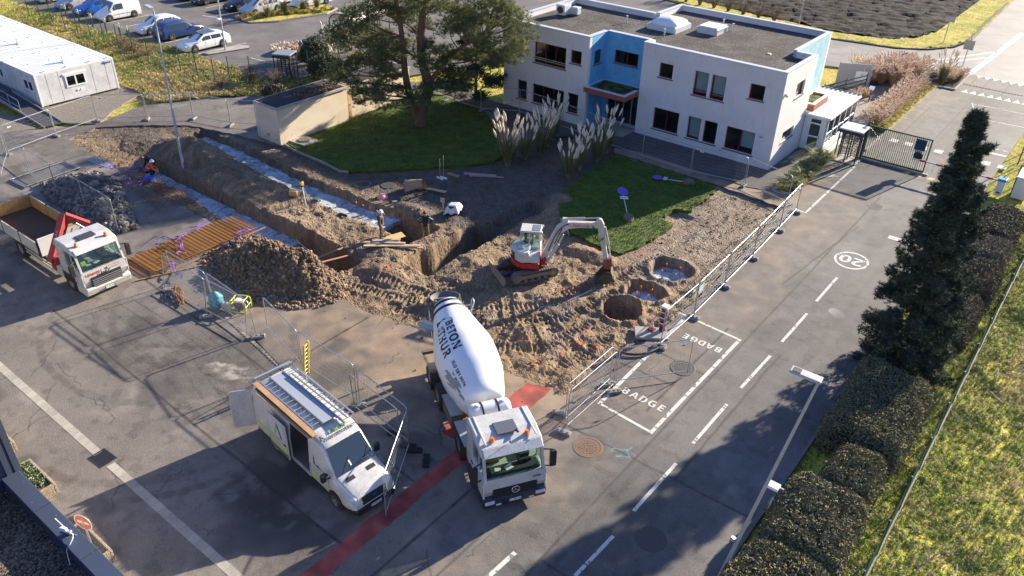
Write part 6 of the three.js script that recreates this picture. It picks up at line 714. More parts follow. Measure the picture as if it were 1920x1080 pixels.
{ const vp = (x, y, z) => { const a = 6.5 * RAD; return [-18.05 + x * Math.cos(a) - z * Math.sin(a), y, -12.8 + x * Math.sin(a) + z * Math.cos(a)]; }, ry = -6.5 * RAD, y = 2.3 + 0.142;
  ladder('ladder', 'wide aluminium ladder on the van roof next to the timber boards', vp(-1.35, y, 0.42), ry, 3.5, 0.4, 13, M.galv); ladder('ladder', 'long narrow aluminium ladder on the far side of the van roof', vp(-1.1, y, -0.5), ry, 4.0, 0.34, 14, M.galv); ladder('ladder', 'short aluminium ladder section lying at the far edge of the van roof', vp(-0.9, y + 0.08, -0.62), ry + 0.02, 3.4, 0.28, 11, M.galvDull);
  for (let i = 0; i < 3; i++) solo('timber_board', ['orange brown timber board on top of the van roof load', 'brown timber board beneath another on the van roof', 'narrow timber board along the van roof edge'][i], 'board', [rbox(3.9 - i * 0.3, 0.045, 0.2 - 0.05 * (i > 1), 0.008)], i === 1 ? mat([0.16, 0.075, 0.045], 0.8, { map: wearT }) : mat([0.5, 0.30, 0.16], 0.8, { map: wearT }), vp(-1.15 + 0.1 * i, y + 0.02 + (i === 0 ? 0.048 : 0), 0.8 + (i === 2 ? 0.16 : i === 1 ? 0.04 : 0)), ry + 0.01 * i);
  solo('grey_sheet', 'grey flat sheet between the ladders on the van roof', 'sheet', [rbox(3.4, 0.03, 0.5, 0.01)], mat([0.32, 0.35, 0.40], 0.5), vp(-1.3, 2.3 + 0.16, -0.05), ry);
}
{ // ---------------- tipper truck with loading crane
  const T = thing('tipper_truck', 'white truck with open wooden sided bed and red loading crane', 'truck', [-35.1, 0, -13.85], 0.6 * RAD), off = mat([0.62, 0.60, 0.55], 0.6, { map: wearT }), ply = mat([0.56, 0.36, 0.15], 0.75, { map: tex(256, 256, (i, j) => { const v = 0.78 + 0.3 * fbm(i / 3, j / 40, 3, 7, 85 | 0); return [v, v * 0.97, v * 0.92]; }, 2) });
  const cab = truckCab(T, 2.2, 0.02); for (const s of [1, -1]) { const m = part(cab, 'mirror', rbox(0.13, 0.62, 0.25, 0.05, -0.15, 1.7, s * 1.38), M.plastic); part(m, 'mirror_arm', [bar(V3(-0.3, 2.05, s * 1.08), V3(-0.15, 2.03, s * 1.38), 0.025)], M.plastic); part(cab, 'beacon', [cyl(0.075, 0.06, 0.16, 12, -0.62, 2.66, s * 0.72), cyl(0.1, 0.1, 0.03, 12, -0.62, 2.57, s * 0.72)], M.amber); }
  part(cab, 'roof_hatch', rbox(0.5, 0.05, 0.85, 0.05, -1.1, 2.68, 0, 0, 0, 0, 3), mat([0.05, 0.055, 0.06], 0.35)); part(cab, 'sun_visor', prism([[-0.2, 2.32], [-0.14, 2.36], [-0.4, 2.54], [-0.48, 2.48]], 2.05, 0.02), M.vwhite); part(cab, 'roof_rib', [0.55, 0.68, 0.8, -0.55, -0.68, -0.8].map(z => box(0.5, 0.01, 0.03, -1.35, 2.625, z)), M.darkMetal); part(cab, 'hi_vis_vest', rbox(0.08, 0.22, 0.24, 0.03, -0.42, 1.7, 0.72, 0, 0, 0.28), mat([0.5, 0.65, 0.05], 0.7)); part(cab, 'wiper', [bar(V3(-0.03, 1.49, 0.4), V3(-0.12, 1.7, -0.1), 0.012), bar(V3(-0.03, 1.49, -0.4), V3(-0.12, 1.68, -0.88), 0.012)], M.plastic);
  const gr = part(T, 'grille', prism([[-0.05, 0.55], [0.04, 0.58], [0.02, 1.08], [-0.04, 1.1]], 1.5, 0.02), M.plastic); part(gr, 'grille_slat', [0.64, 0.74, 0.84, 0.94].map(y => rbox(0.04, 0.035, 1.4, 0.01, 0.04, y, 0)), mat([0.2, 0.2, 0.2], 0.5)); { const t = textGeo('DAF', 0.12, 0.012); t.scale(1.5, 1, 1).rotateY(Math.PI / 2).translate(0.03, 1.16, 0); part(cab, 'lettering', t, M.darkMetal); const t2 = textGeo('fermat', 0.15, 0.004); t2.rotateY(Math.PI / 2).translate(0.005, 1.29, 0.5); part(cab, 'red_lettering', t2, mat([0.5, 0.03, 0.03], 0.5)); part(cab, 'red_lettering', [box(0.006, 0.13, 0.62, 0.0, 1.3, -0.42)], mat([0.45, 0.03, 0.03], 0.5)); part(cab, 'label_inlay', [box(0.006, 0.1, 0.58, 0.003, 1.3, -0.42)], M.vwhite); const t3 = textGeo('accompagne', 0.08, 0.004); t3.translate(-0.75, 1.15, 1.102); part(cab, 'red_lettering', t3, mat([0.5, 0.03, 0.03], 0.5)); }
  const bm = part(T, 'bumper', prism([[-0.8, 0.24], [0.0, 0.22], [0.08, 0.5], [-0.02, 0.62], [-0.8, 0.66]], 2.26, 0.06, [], 2), off); for (const z of [0.88, -0.88]) part(bm, 'headlight', rbox(0.1, 0.2, 0.42, 0.06, 0.02, 0.52, z), M.lamp); plate(bm, 0.09, 0.36, 0); part(cab, 'corner_panel', [1, -1].map(s => prism([[-0.5, 0.7], [0.0, 0.7], [-0.02, 1.38], [-0.3, 1.4]], 0.06, 0.015).translate(0, 0, s * 1.1)), M.vwhite); part(cab, 'arch_trim', [1, -1].map(s => prism([[-2.0, 0.5], [-0.85, 0.5], [-0.85, 0.95], [-2.0, 1.0]], 0.08, 0.02).translate(0, 0, s * 1.07)), M.darkMetal);
  part(T, 'chassis', [span(-9.4, -0.9, 0.62, 0.85, -0.42, -0.3), span(-9.4, -0.9, 0.62, 0.85, 0.3, 0.42), ...[-2.4, -4.2, -7.5, -9.3].map(x => span(x - 0.08, x + 0.08, 0.64, 0.84, -0.3, 0.3)), ...[-1.4, -6.5].map(x => bar(V3(x, 0.48, -0.9), V3(x, 0.48, 0.9), 0.09, 8))], M.darkMetal); for (const s of [1, -1]) { wheel(T, -1.4, 0.48, s * 0.98, 0.48, 0.3, { truck: 1 }); wheel(T, -6.5, 0.48, s * 0.98, 0.48, 0.27, { truck: 1 }); wheel(T, -6.5, 0.48, s * 0.68, 0.48, 0.27, { truck: 1 }); part(T, 'side_guard', [0.55, 0.75].map(y => span(-5.8, -2.7, y, y + 0.09, s * 1.1 - 0.02, s * 1.1 + 0.02)), mat([0.45, 0.42, 0.33], 0.7)); }
  part(T, 'tank', rbox(0.9, 0.55, 0.5, 0.06, -2.45, 0.72, 0.85), off);
  // bed
  const bf = part(T, 'bed_floor', span(-9.6, -3.95, 0.95, 1.05, -1.14, 1.14), mat([0.10, 0.06, 0.04], 0.85, { map: wearT })); for (const s of [1, -1]) { for (let i = 0; i < 3; i++) { const x0 = -9.55 + i * 1.87, p = part(T, 'side_board', span(x0, x0 + 1.84, 1.05, 1.72, s * 1.16 - 0.025, s * 1.16 + 0.025), off); part(p, 'plywood_lining', span(x0 + 0.02, x0 + 1.82, 1.06, 1.7, s * 1.12 - 0.013, s * 1.12 + 0.013), ply); } part(T, 'side_stake', [-9.57, -7.7, -5.83, -3.96].map(x => span(x - 0.03, x + 0.03, 0.95, 1.78, s * 1.16 - 0.04, s * 1.16 + 0.04)), M.darkMetal); }
  part(T, 'tail_board', span(-9.66, -9.6, 1.0, 1.72, -1.1, 1.1), ply); const hb = part(T, 'head_board', span(-3.93, -3.86, 1.0, 2.05, -1.1, 0.1), off); part(T, 'head_board', span(-3.93, -3.86, 1.0, 1.95, 0.12, 1.12), mat([0.66, 0.66, 0.64], 0.6)); part(hb, 'timber_edge', span(-3.95, -3.84, 2.052, 2.1, -1.1, 0.1), M.plank);
  // crane: red column on the right, boom folded across towards the left
  const redM = mat([0.40, 0.055, 0.05], 0.5, { map: wearT }), cr = part(T, 'crane', [rbox(0.5, 0.6, 0.5, 0.05, -2.75, 1.1, 0.85), beam(V3(-2.85, 1.05, 1.15), V3(-3.45, 2.9, -0.3), 0.32, 0.4), beam(V3(-3.4, 2.85, -0.25), V3(-2.95, 2.2, -1.05), 0.28, 0.34)], redM, { label: 'red folded loading crane' }); { const t = textGeo('OL 10', 0.2, 0.006); const m = new THREE.Matrix4(), x = V3(-0.45, 1.47, -1.2).normalize(), z = V3(0.55, -0.05, 0.83).projectOnPlane(x).normalize(); m.makeBasis(x, z.clone().cross(x), z).setPosition(V3(-3.15, 1.98, 0.42).addScaledVector(z, 0.2)); part(cr, 'crane_label', [t.applyMatrix4(m)], mat([0.3, 0.4, 0.65], 0.5)); }
  part(cr, 'hydraulic_ram', [bar(V3(-2.6, 1.3, 0.5), V3(-3.0, 2.3, -0.3), 0.06, 8), bar(V3(-3.0, 2.5, -0.5), V3(-2.7, 1.9, -1.0), 0.05, 8)], M.galv); part(cr, 'extension', [beam(V3(-3.15, 2.15, -0.95), V3(-2.75, 1.5, 0.4), 0.16, 0.16), beam(V3(-2.6, 2.2, -1.05), V3(-2.6, 1.5, 0.2), 0.12, 0.14)], M.galvDull); part(cr, 'stabiliser', [span(-2.95, -2.6, 0.7, 0.95, -1.15, 1.15)], redM);
}
{ // ---------------- compact excavator
  const E = thing('excavator', 'compact white and red excavator with its arm reaching to the lawn edge', 'excavator', [-20.85, -0.05, -28.5]); const tr = Math.atan2(-0.88, 0.47), hs = -31 * RAD, F = (g, a) => g.rotateY(-a), redM = mat([0.42, 0.015, 0.02], 0.45), wh = mat([0.62, 0.62, 0.60], 0.42, { map: wearT }), steel = mat([0.26, 0.2, 0.155], 0.8, { map: wearT });
  const under = (g) => F(g, tr), house = (g) => F(g, hs);
  for (const s of [1, -1]) { const z = s * 0.82, n = 34, pts = []; const path = (t) => { const L = 0.98, r = 0.27, per = 4 * L + 2 * Math.PI * r; let d = t * per; if (d < 2 * L) return [-L + d, 0.05, -Math.PI / 2 * 0]; d -= 2 * L; if (d < Math.PI * r) { const a = -Math.PI / 2 + d / r; return [L + Math.cos(a) * r, 0.05 + r + Math.sin(a) * r, a + Math.PI / 2]; } d -= Math.PI * r; if (d < 2 * L) return [L - d, 0.05 + 2 * r, Math.PI]; d -= 2 * L; const a = Math.PI / 2 + d / r; return [-L + Math.cos(a) * r, 0.05 + r + Math.sin(a) * r, a + Math.PI / 2]; };
    const belt = []; for (let i = 0; i < 48; i++) { const p = path(i / 48); pts.push([p[0], p[1]]); } const inner = pts.map(([x, y]) => [x * 0.965, 0.32 + (y - 0.32) * 0.86]); const t = part(E, 'track', under(prism(pts, 0.36, 0, [inner]).translate(0, 0, z)), mat([0.19, 0.15, 0.12], 0.9, { bumpMap: softB, bumpScale: 0.01 })); for (let i = 0; i < 40; i++) { const p = path((i + 0.5) / 40); part(t, 'track_pad', under(tf(box(0.075, 0.05, 0.36), p[0], p[1], z, 0, 0, p[2])), i % 3 ? t.material : steel); }
    part(E, 'track_frame', under(mergeGeometries([rbox(1.75, 0.26, 0.3, 0.08, 0, 0.32, z), ...[-0.98, 0.98].map(x => cyl(0.21, 0.21, 0.32, 18, x, 0.32, z, Math.PI / 2)), ...[-0.55, -0.18, 0.18, 0.55].map(x => cyl(0.09, 0.09, 0.33, 10, x, 0.13, z, Math.PI / 2))])), steel); part(E, 'idler', under(cyl(0.1, 0.1, 0.36, 14, 0.98, 0.32, z, Math.PI / 2)), mat([0.35, 0.28, 0.22], 0.7)); }
  part(E, 'undercarriage', under(mergeGeometries([rbox(1.0, 0.3, 1.3, 0.05, 0, 0.45, 0), cyl(0.5, 0.5, 0.16, 24, 0, 0.66, 0)])), mat([0.04, 0.03, 0.03], 0.7));
  const bl = part(E, 'dozer_blade', under(tf(prism([[-0.06, 0.0], [0.0, 0.0], [0.05, 0.2], [0.02, 0.42], [-0.04, 0.44], [-0.01, 0.2]], 2.1, 0.01), -1.75, 0.14, 0)), mat([0.34, 0.26, 0.19], 0.75, { map: wearT }), { label: 'worn brown dozer blade' }); part(bl, 'blade_arm', under(mergeGeometries([beam(V3(-1.7, 0.3, 0.35), V3(-0.5, 0.42, 0.35), 0.12, 0.16), beam(V3(-1.7, 0.3, -0.35), V3(-0.5, 0.42, -0.35), 0.12, 0.16)])), mat([0.05, 0.03, 0.04], 0.6));
  // revolving house
  const arc = (r, a0, a1, n, cx = 0) => Array.from({ length: n + 1 }, (_, i) => { const a = mix(a0, a1, i / n); return [cx + Math.cos(a) * r, Math.sin(a) * r]; }), plan = (r, fx) => [[fx, -0.82], [fx, 0.86], ...arc(r, Math.PI * 0.62, Math.PI * 1.38, 14, 0.12)], ex = (P, y0, y1, b) => { const g = new THREE.ExtrudeGeometry(shp(P.map(p => [p[0], -p[1]])), { depth: y1 - y0 - 2 * b, bevelEnabled: b > 0, bevelSize: b, bevelThickness: b, bevelOffset: -b, bevelSegments: 3, curveSegments: 8 }); g.rotateX(-Math.PI / 2).translate(0, y0 + b, 0); return fin(g); };
  part(E, 'lower_skirt', house(ex(plan(1.02, 0.62), 0.72, 1.02, 0.05)), redM, { label: 'red lower body' }); const hood = part(E, 'engine_hood', house(mergeGeometries([ex([[0.1, 0.12], [0.1, 0.86], ...arc(1.0, Math.PI * 0.62, Math.PI * 1.38, 14, 0.12), [0.1, -0.6]], 1.03, 1.62, 0.1), ex([[0.05, 0.1], [0.62, 0.14], [0.62, 0.84], [0.05, 0.86]], 1.03, 1.42, 0.09)])), wh, { label: 'white engine hood' });
  part(hood, 'vent', house(mergeGeometries([0, 1, 2].map(i => tf(box(0.02, 0.22, 0.1), -0.80 + 0.06 * i, 1.36, 0.36 + i * 0.13, 0, 0.42 + 0.17 * i, 0)))), M.black, { stuff: 1 }); part(hood, 'vent_slot', house(mergeGeometries([0, 1, 2].map(i => tf(box(0.02, 0.03, 0.42), -0.75, 1.1 + i * 0.055, 0.5, 0, 0.6, 0)))), M.black, { stuff: 1 }); part(hood, 'exhaust', house(rbox(0.3, 0.07, 0.2, 0.03, -0.35, 1.66, 0.42)), wh); { const t = textGeo('TB290', 0.1, 0.006); t.translate(0.05, 0.88, 0.885); part(E, 'lettering', house(t), M.vwhite); part(E, 'yellow_label', house(box(0.14, 0.1, 0.01, -0.38, 0.86, 0.868, 0, -0.3, 0)), mat([0.7, 0.5, 0.03], 0.5)); }
  const cab = part(E, 'cab', house(mergeGeometries([rbox(1.02, 0.5, 0.84, 0.05, 0.08, 1.27, -0.36), ...[[-0.42, 0.04], [-0.42, -0.76], [0.55, 0.04], [0.55, -0.76], [0.02, 0.05], [0.02, -0.77]].map(([x, z]) => beam(V3(x, 1.5, z), V3(x - (x > 0.3 ? 0.06 : 0), 2.34, z), 0.06, 0.06)), rbox(1.08, 0.1, 0.9, 0.05, 0.06, 2.37, -0.36, 0, 0, 0, 3)])), wh, { label: 'white glazed operator cab' });
  part(cab, 'cab_window', house(mergeGeometries([span(-0.4, 0.0, 1.5, 2.32, 0.045, 0.06), span(0.05, 0.5, 1.5, 2.32, 0.045, 0.06)])), M.glass); part(cab, 'cab_window', house(mergeGeometries([span(-0.4, 0.5, 1.5, 2.32, -0.78, -0.765)])), M.glass); part(cab, 'cab_window', house(mergeGeometries([span(0.5, 0.515, 1.45, 2.32, -0.73, 0.01), span(-0.43, -0.415, 1.5, 2.32, -0.73, 0.01)])), M.glass); part(cab, 'roof_window', house(rbox(0.42, 0.03, 0.66, 0.02, 0.33, 2.42, -0.36)), mat([0.18, 0.2, 0.23], 0.25)); part(cab, 'operator_seat', house(mergeGeometries([rbox(0.42, 0.14, 0.42, 0.05, 0.0, 1.6, -0.36), rbox(0.12, 0.55, 0.42, 0.05, -0.2, 1.9, -0.36)])), M.plastic); part(cab, 'control_column', house(mergeGeometries([bar(V3(0.3, 1.5, -0.2), V3(0.28, 1.85, -0.2), 0.02), bar(V3(0.3, 1.5, -0.5), V3(0.28, 1.85, -0.5), 0.02), sph(0.08, 0.2, 1.95, -0.3, 8)])), M.pvc); part(cab, 'work_light', house(mergeGeometries([rbox(0.1, 0.13, 0.14, 0.03, 0.62, 2.36, 0.02), rbox(0.1, 0.13, 0.14, 0.03, 0.62, 2.36, -0.7)])), M.lamp); part(cab, 'grab_rail', house(tube([[0.52, 1.4, 0.1], [0.66, 1.5, 0.13], [0.66, 2.15, 0.13], [0.54, 2.25, 0.08]], 0.02, 16)), wh); part(cab, 'rear_mirror', house(rbox(0.06, 0.14, 0.1, 0.03, -0.5, 2.2, 0.15)), M.plastic);
  // boom, stick, bucket in the vertical plane of the house
  const z0 = 0.12, plate2 = (pts, w, b = 0.02) => house(prism(pts, w, b).translate(0, 0, z0)); part(E, 'swing_bracket', house(mergeGeometries([rbox(0.5, 0.36, 0.4, 0.04, 0.75, 0.86, z0), cyl(0.14, 0.14, 0.5, 14, 0.85, 0.9, z0)])), redM);
  const boom = part(E, 'boom', plate2([[0.62, 0.78], [0.86, 0.72], [1.2, 1.55], [1.62, 2.55], [1.95, 2.82], [2.4, 2.92], [3.35, 2.98], [3.5, 3.1], [3.45, 3.28], [3.2, 3.25], [2.2, 3.2], [1.72, 3.16], [1.36, 2.9], [1.1, 2.3], [0.75, 1.4]], 0.26), wh, { label: 'white cranked boom' });
  { const t = textGeo('TAKEUCHI', 0.12, 0.005); t.translate(2.55, 3.05, z0 + 0.132); part(boom, 'red_lettering', house(t), mat([0.5, 0.02, 0.03], 0.5)); } part(boom, 'boom_ram', house(mergeGeometries([bar(V3(0.95, 0.85, z0 + 0.24), V3(1.5, 2.0, z0 + 0.24), 0.07, 10), bar(V3(1.5, 2.0, z0 + 0.24), V3(1.72, 2.55, z0 + 0.22), 0.04, 8)])), wh); part(boom, 'stick_ram', house(mergeGeometries([bar(V3(1.75, 3.3, z0), V3(2.7, 3.42, z0), 0.065, 10), bar(V3(2.7, 3.42, z0), V3(3.42, 3.5, z0), 0.035, 8), rbox(0.3, 0.22, 0.2, 0.04, 1.75, 3.25, z0)])), wh); part(boom, 'hydraulic_hose', house(mergeGeometries([tube([[1.0, 1.5, z0 + 0.16], [1.35, 2.5, z0 + 0.2], [1.7, 3.0, z0 + 0.2], [1.95, 3.1, z0 + 0.16]], 0.025, 16), tube([[1.1, 1.4, z0 - 0.1], [1.4, 2.2, z0 + 0.2], [1.62, 2.85, z0 + 0.2]], 0.025, 16), tube([[3.1, 3.1, z0 + 0.15], [3.35, 2.8, z0 + 0.2], [3.3, 2.5, z0 + 0.18], [3.5, 2.3, z0 + 0.16], [3.7, 2.5, z0 + 0.15]], 0.022, 18), tube([[3.2, 3.0, z0 + 0.14], [3.1, 2.7, z0 + 0.18], [3.25, 2.45, z0 + 0.16]], 0.022, 12)])), M.plastic); part(boom, 'ladder_step', house(mergeGeometries([bar(V3(0.95, 1.25, z0 + 0.14), V3(1.2, 1.05, z0 + 0.3), 0.02), bar(V3(1.1, 1.6, z0 + 0.14), V3(1.35, 1.4, z0 + 0.3), 0.02)])), wh); part(boom, 'yellow_dot', house(cyl(0.075, 0.075, 0.01, 16, 3.3, 3.12, z0 + 0.133, Math.PI / 2)), mat([0.8, 0.55, 0.03], 0.5));
  const stick = part(E, 'stick', plate2([[3.32, 3.5], [3.52, 3.46], [3.66, 3.2], [3.78, 2.6], [3.86, 2.0], [4.02, 1.3], [3.94, 1.14], [3.82, 1.2], [3.66, 1.8], [3.52, 2.4], [3.36, 3.0], [3.26, 3.3]], 0.2), wh, { label: 'white stick arm' }); part(stick, 'bucket_ram', house(mergeGeometries([bar(V3(3.72, 3.05, z0), V3(3.98, 2.1, z0), 0.055, 10), bar(V3(3.98, 2.1, z0), V3(4.14, 1.35, z0), 0.03, 8)])), wh);
  part(E, 'quick_coupler', house(mergeGeometries([prism([[3.8, 1.22], [4.2, 1.36], [4.26, 1.0], [4.18, 0.72], [3.86, 0.74]], 0.34, 0.02).translate(0, 0, z0), cyl(0.07, 0.07, 0.44, 10, 4.12, 0.84, z0, Math.PI / 2), cyl(0.07, 0.07, 0.44, 10, 3.95, 1.12, z0, Math.PI / 2)])), mat([0.28, 0.07, 0.05], 0.7));
  const bk = part(E, 'bucket', house(mergeGeometries([prism([[4.22, 0.75], [4.35, 0.45], [4.3, 0.2], [4.12, 0.03], [3.85, 0.0], [3.45, 0.05], [3.45, 0.09], [3.85, 0.05], [4.1, 0.08], [4.25, 0.22], [4.3, 0.45], [4.18, 0.72]], 0.85).translate(0, 0, z0), ...[-1, 1].map(s => prism([[3.9, 0.72], [4.22, 0.75], [4.35, 0.45], [4.3, 0.2], [4.12, 0.03], [3.85, 0.0], [3.45, 0.05]], 0.03).translate(0, 0, z0 + s * 0.42))])), mat([0.10, 0.085, 0.07], 0.7, { metalness: 0.3, map: wearT }), { label: 'dark steel digging bucket' }); for (let i = 0; i < 5; i++) part(bk, 'tooth', house(prism([[3.46, 0.04], [3.46, 0.1], [3.22, 0.06]], 0.07).translate(0, 0, z0 - 0.36 + i * 0.18)), mat([0.2, 0.18, 0.15], 0.6, { metalness: 0.4 }));
}
// ---------------- parked cars (front towards +x in their own frame)
function car(label, p, ry, color, o = {}) {
  const L = o.L || 4.4, W = (o.W || 1.8) / 2, H = (o.H || 1.48) * 0.95, C = thing('parked_car', label, 'car', p, ry, undefined), k = L / 4.4, pm = paintMat(color), type = o.type || 'hatch', gc = 0.17, hb = o.hood || 0.86;
  const rear = { hatch: [[-2.15, 0.95, 0.82], [-2.0, 1.0, 1.06], [-1.7, 1.0, H - 0.16], [-1.25, 1, H - 0.03]], estate: [[-2.18, 0.94, 0.85], [-2.08, 1, 1.02], [-1.78, 1, H - 0.16], [-1.35, 1, H - 0.05]], suv: [[-2.18, 0.95, 0.9], [-2.1, 1, 1.12], [-1.85, 1, H - 0.14], [-1.4, 1, H - 0.03]], van: [[-2.17, 0.97, 1.0], [-2.15, 1, 1.4], [-2.1, 1, H - 0.06], [-1.6, 1, H]], mpv: [[-2.15, 0.95, 0.9], [-2.02, 1, 1.1], [-1.75, 1, H - 0.16], [-1.2, 1, H - 0.03]], sedan: [[-2.18, 0.94, 0.82], [-2.05, 1, 0.96], [-1.55, 1, 1.0], [-0.95, 1, H - 0.05]] }[type];
  const wsx = { van: [0.55, 1.25], mpv: [0.35, 1.3], suv: [0.3, 1.05] }[type] || [0.2, 0.95], belt = type === 'van' || type === 'suv' ? 0.94 : 0.86;
  const S = [...rear.map(([x, w, yt]) => ({ x: x * k, w: W * w, y0: gc, yb: Math.min(belt, yt - 0.12), yt, wt: W * (yt > 1.2 ? 0.78 : 0.9), r: 0.1 })), { x: -0.3 * k, w: W, y0: gc, yb: belt, yt: H, wt: W * 0.78, r: 0.11 }, { x: wsx[0] * k, w: W, y0: gc, yb: belt, yt: H - 0.03, wt: W * 0.76, r: 0.11 }, { x: wsx[1] * k, w: W, y0: gc, yb: belt - 0.04, yt: hb + 0.08, wt: W * 0.86, r: 0.06 }, { x: 1.75 * k, w: W * 0.97, y0: gc, yb: 0.7, yt: hb - 0.06, wt: W * 0.8, r: 0.08 }, { x: 2.05 * k, w: W * 0.9, y0: gc, yb: 0.58, yt: hb - 0.18, wt: W * 0.74, r: 0.08 }, { x: 2.2 * k, w: W * 0.78, y0: gc + 0.02, yb: 0.45, yt: 0.55, wt: W * 0.68, r: 0.05 }];
  if (type === 'van') S.slice(0, 6).forEach(s => s.wt = W * 0.86); const body = part(C, 'body', loft(S, 0.7), pm), n = rear.length, T = (i) => S[i];
  const ws = T(n + 2), wt = T(n + 1); part(body, 'windscreen', quadGeo([ws.x - 0.03, ws.yt + 0.01, ws.wt * 0.92], [ws.x - 0.03, ws.yt + 0.01, -ws.wt * 0.92], [wt.x + 0.02, wt.yt - 0.015, -wt.wt * 0.88], [wt.x + 0.02, wt.yt - 0.015, wt.wt * 0.88], 0.016), M.carGlass);
  const sg = (i, j, u0, u1) => sideGlass(S, i, j, 0.1, 0.86, u0, u1).forEach(g => part(body, 'side_window', g, M.carGlass)); if (type !== 'van') { sg(2, 3, 0.5, 0.98); sg(3, n, 0.06, 0.94); } sg(n, n + 1, 0.02, 0.98); sg(n + 1, n + 2, 0.02, 0.5); const a = T(1), b = T(2); if (type !== 'van') part(body, 'rear_window', quadGeo([a.x + 0.01, a.yt + 0.03, -a.wt * 0.8], [a.x + 0.01, a.yt + 0.03, a.wt * 0.8], [b.x + 0.02, b.yt - 0.02, b.wt * 0.85], [b.x + 0.02, b.yt - 0.02, -b.wt * 0.85], 0.016), M.carGlass);
  for (const s of [1, -1]) { for (const x of [1.35 * k, -1.32 * k]) { wheel(C, x, 0.32, s * (W - 0.06), 0.32, 0.2); part(body, 'wheel_arch', cyl(0.375, 0.375, 0.01, 20, x, 0.34, s * (W + 0.001), Math.PI / 2), M.plastic); } part(body, 'headlight', fin(new THREE.SphereGeometry(0.13, 10, 7).scale(1.2, 0.5, 0.9).translate(2.02 * k, 0.62, s * W * 0.68)), M.lamp); part(body, 'tail_light', rbox(0.08, 0.16, 0.2, 0.03, -2.1 * k, 0.86, s * W * 0.78), M.tail); part(body, 'door_mirror', rbox(0.13, 0.12, 0.18, 0.04, (wsx[1] - 0.18) * k, 0.95, s * (W + 0.07)), o.mirror || pm); part(body, 'door_seam', [span(0.3 * k, 0.31 * k, 0.3, 0.84, s * W - 0.005, s * W + 0.004), span(-0.62 * k, -0.61 * k, 0.3, 0.84, s * W - 0.005, s * W + 0.004)], M.plastic, { stuff: 1 }); }
  part(body, 'grille', rbox(0.04, 0.16, 0.8, 0.02, 2.165 * k, 0.48, 0), M.plastic); plate(body, 2.215 * k, 0.36, 0); part(body, 'bumper_trim', loft([{ x: 1.95 * k, w: W * 0.93, y0: 0.13, yb: 0.22, yt: 0.25, wt: W * 0.9, r: 0.02 }, { x: 2.2 * k, w: W * 0.74, y0: 0.14, yb: 0.22, yt: 0.25, wt: W * 0.7, r: 0.02 }]), M.plastic);
  if (o.roof) part(body, 'glass_roof', rbox(1.3 * k, 0.02, W * 1.2, 0.01, -0.35 * k, H + 0.016, 0), M.carGlass); if (o.rails) part(body, 'roof_rail', [1, -1].map(s => bar(V3(-1.3 * k, H - 0.02, s * W * 0.72), V3(0.1 * k, H, s * W * 0.72), 0.02)), M.galv); if (o.strip) part(body, 'side_strip', [1, -1].map(s => span(-1.0, 0.9, 0.55, 0.6, s * W - 0.005, s * W + 0.008)), M.plastic); return C;
}
{ const S = -Math.PI / 2, N = Math.PI / 2, Wt = [0.74, 0.74, 0.74], sv = [0.42, 0.44, 0.47];
  car('white estate car with dark glass roof parked beside the lamp island', [-67.55, 0, -40.65], S, Wt, { type: 'estate', L: 4.75, W: 1.82, roof: 1, rails: 1 }); car('dark blue sport utility car parked facing away from the fence', [-72.6, 0, -41.4], N, [0.012, 0.045, 0.15], { type: 'suv', H: 1.66, W: 1.88, L: 4.6 }); car('white hatchback parked behind the dark blue sport utility car', [-75.6, 0, -41.0], S, Wt, { type: 'hatch', H: 1.52 }); car('white small delivery van parked beside the bright blue car', [-83.0, 0, -41.0], S, [0.78, 0.78, 0.77], { type: 'van', H: 1.86, L: 4.3, strip: 1 }); car('bright blue hatchback parked nose to the fence', [-86.6, 0, -40.7], S, [0.01, 0.12, 0.5], { type: 'hatch', H: 1.56 }); car('silver grey sport utility car parked beside the bright blue one', [-90.2, 0, -40.6], S, sv, { type: 'suv', H: 1.62 }); car('white car at the end of the row parked by the fence', [-94.6, 0, -40.6], S, Wt, { type: 'hatch' });
  car('silver people carrier parked beside the planted island', [-74.7, 0, -52.4], S, [0.48, 0.5, 0.52], { type: 'mpv', H: 1.62, L: 4.6 }); car('black hatchback parked beside the silver people carrier', [-77.4, 0, -52.2], S, [0.012, 0.014, 0.02], { type: 'hatch' }); car('charcoal car parked two bays from the silver people carrier', [-82.2, 0, -51.5], S, [0.05, 0.055, 0.07], { type: 'suv' }); car('navy blue car parked beside the charcoal car', [-85.0, 0, -51.4], S, [0.01, 0.03, 0.16], { type: 'hatch' }); car('dark grey car parked beside the navy blue car', [-88.4, 0, -51.4], S, [0.06, 0.06, 0.065], { type: 'hatch' }); car('white car parked behind the planted island', [-76.6, 0, -56.8], S, Wt, { type: 'hatch' }); car('pale silver car half hidden by the planted island grasses', [-73.4, 0, -58.0], S, [0.6, 0.61, 0.62], { type: 'sedan', L: 4.6 }); car('dark car parked far behind the planted island', [-82, 0, -58], N, [0.03, 0.03, 0.035], {}); }
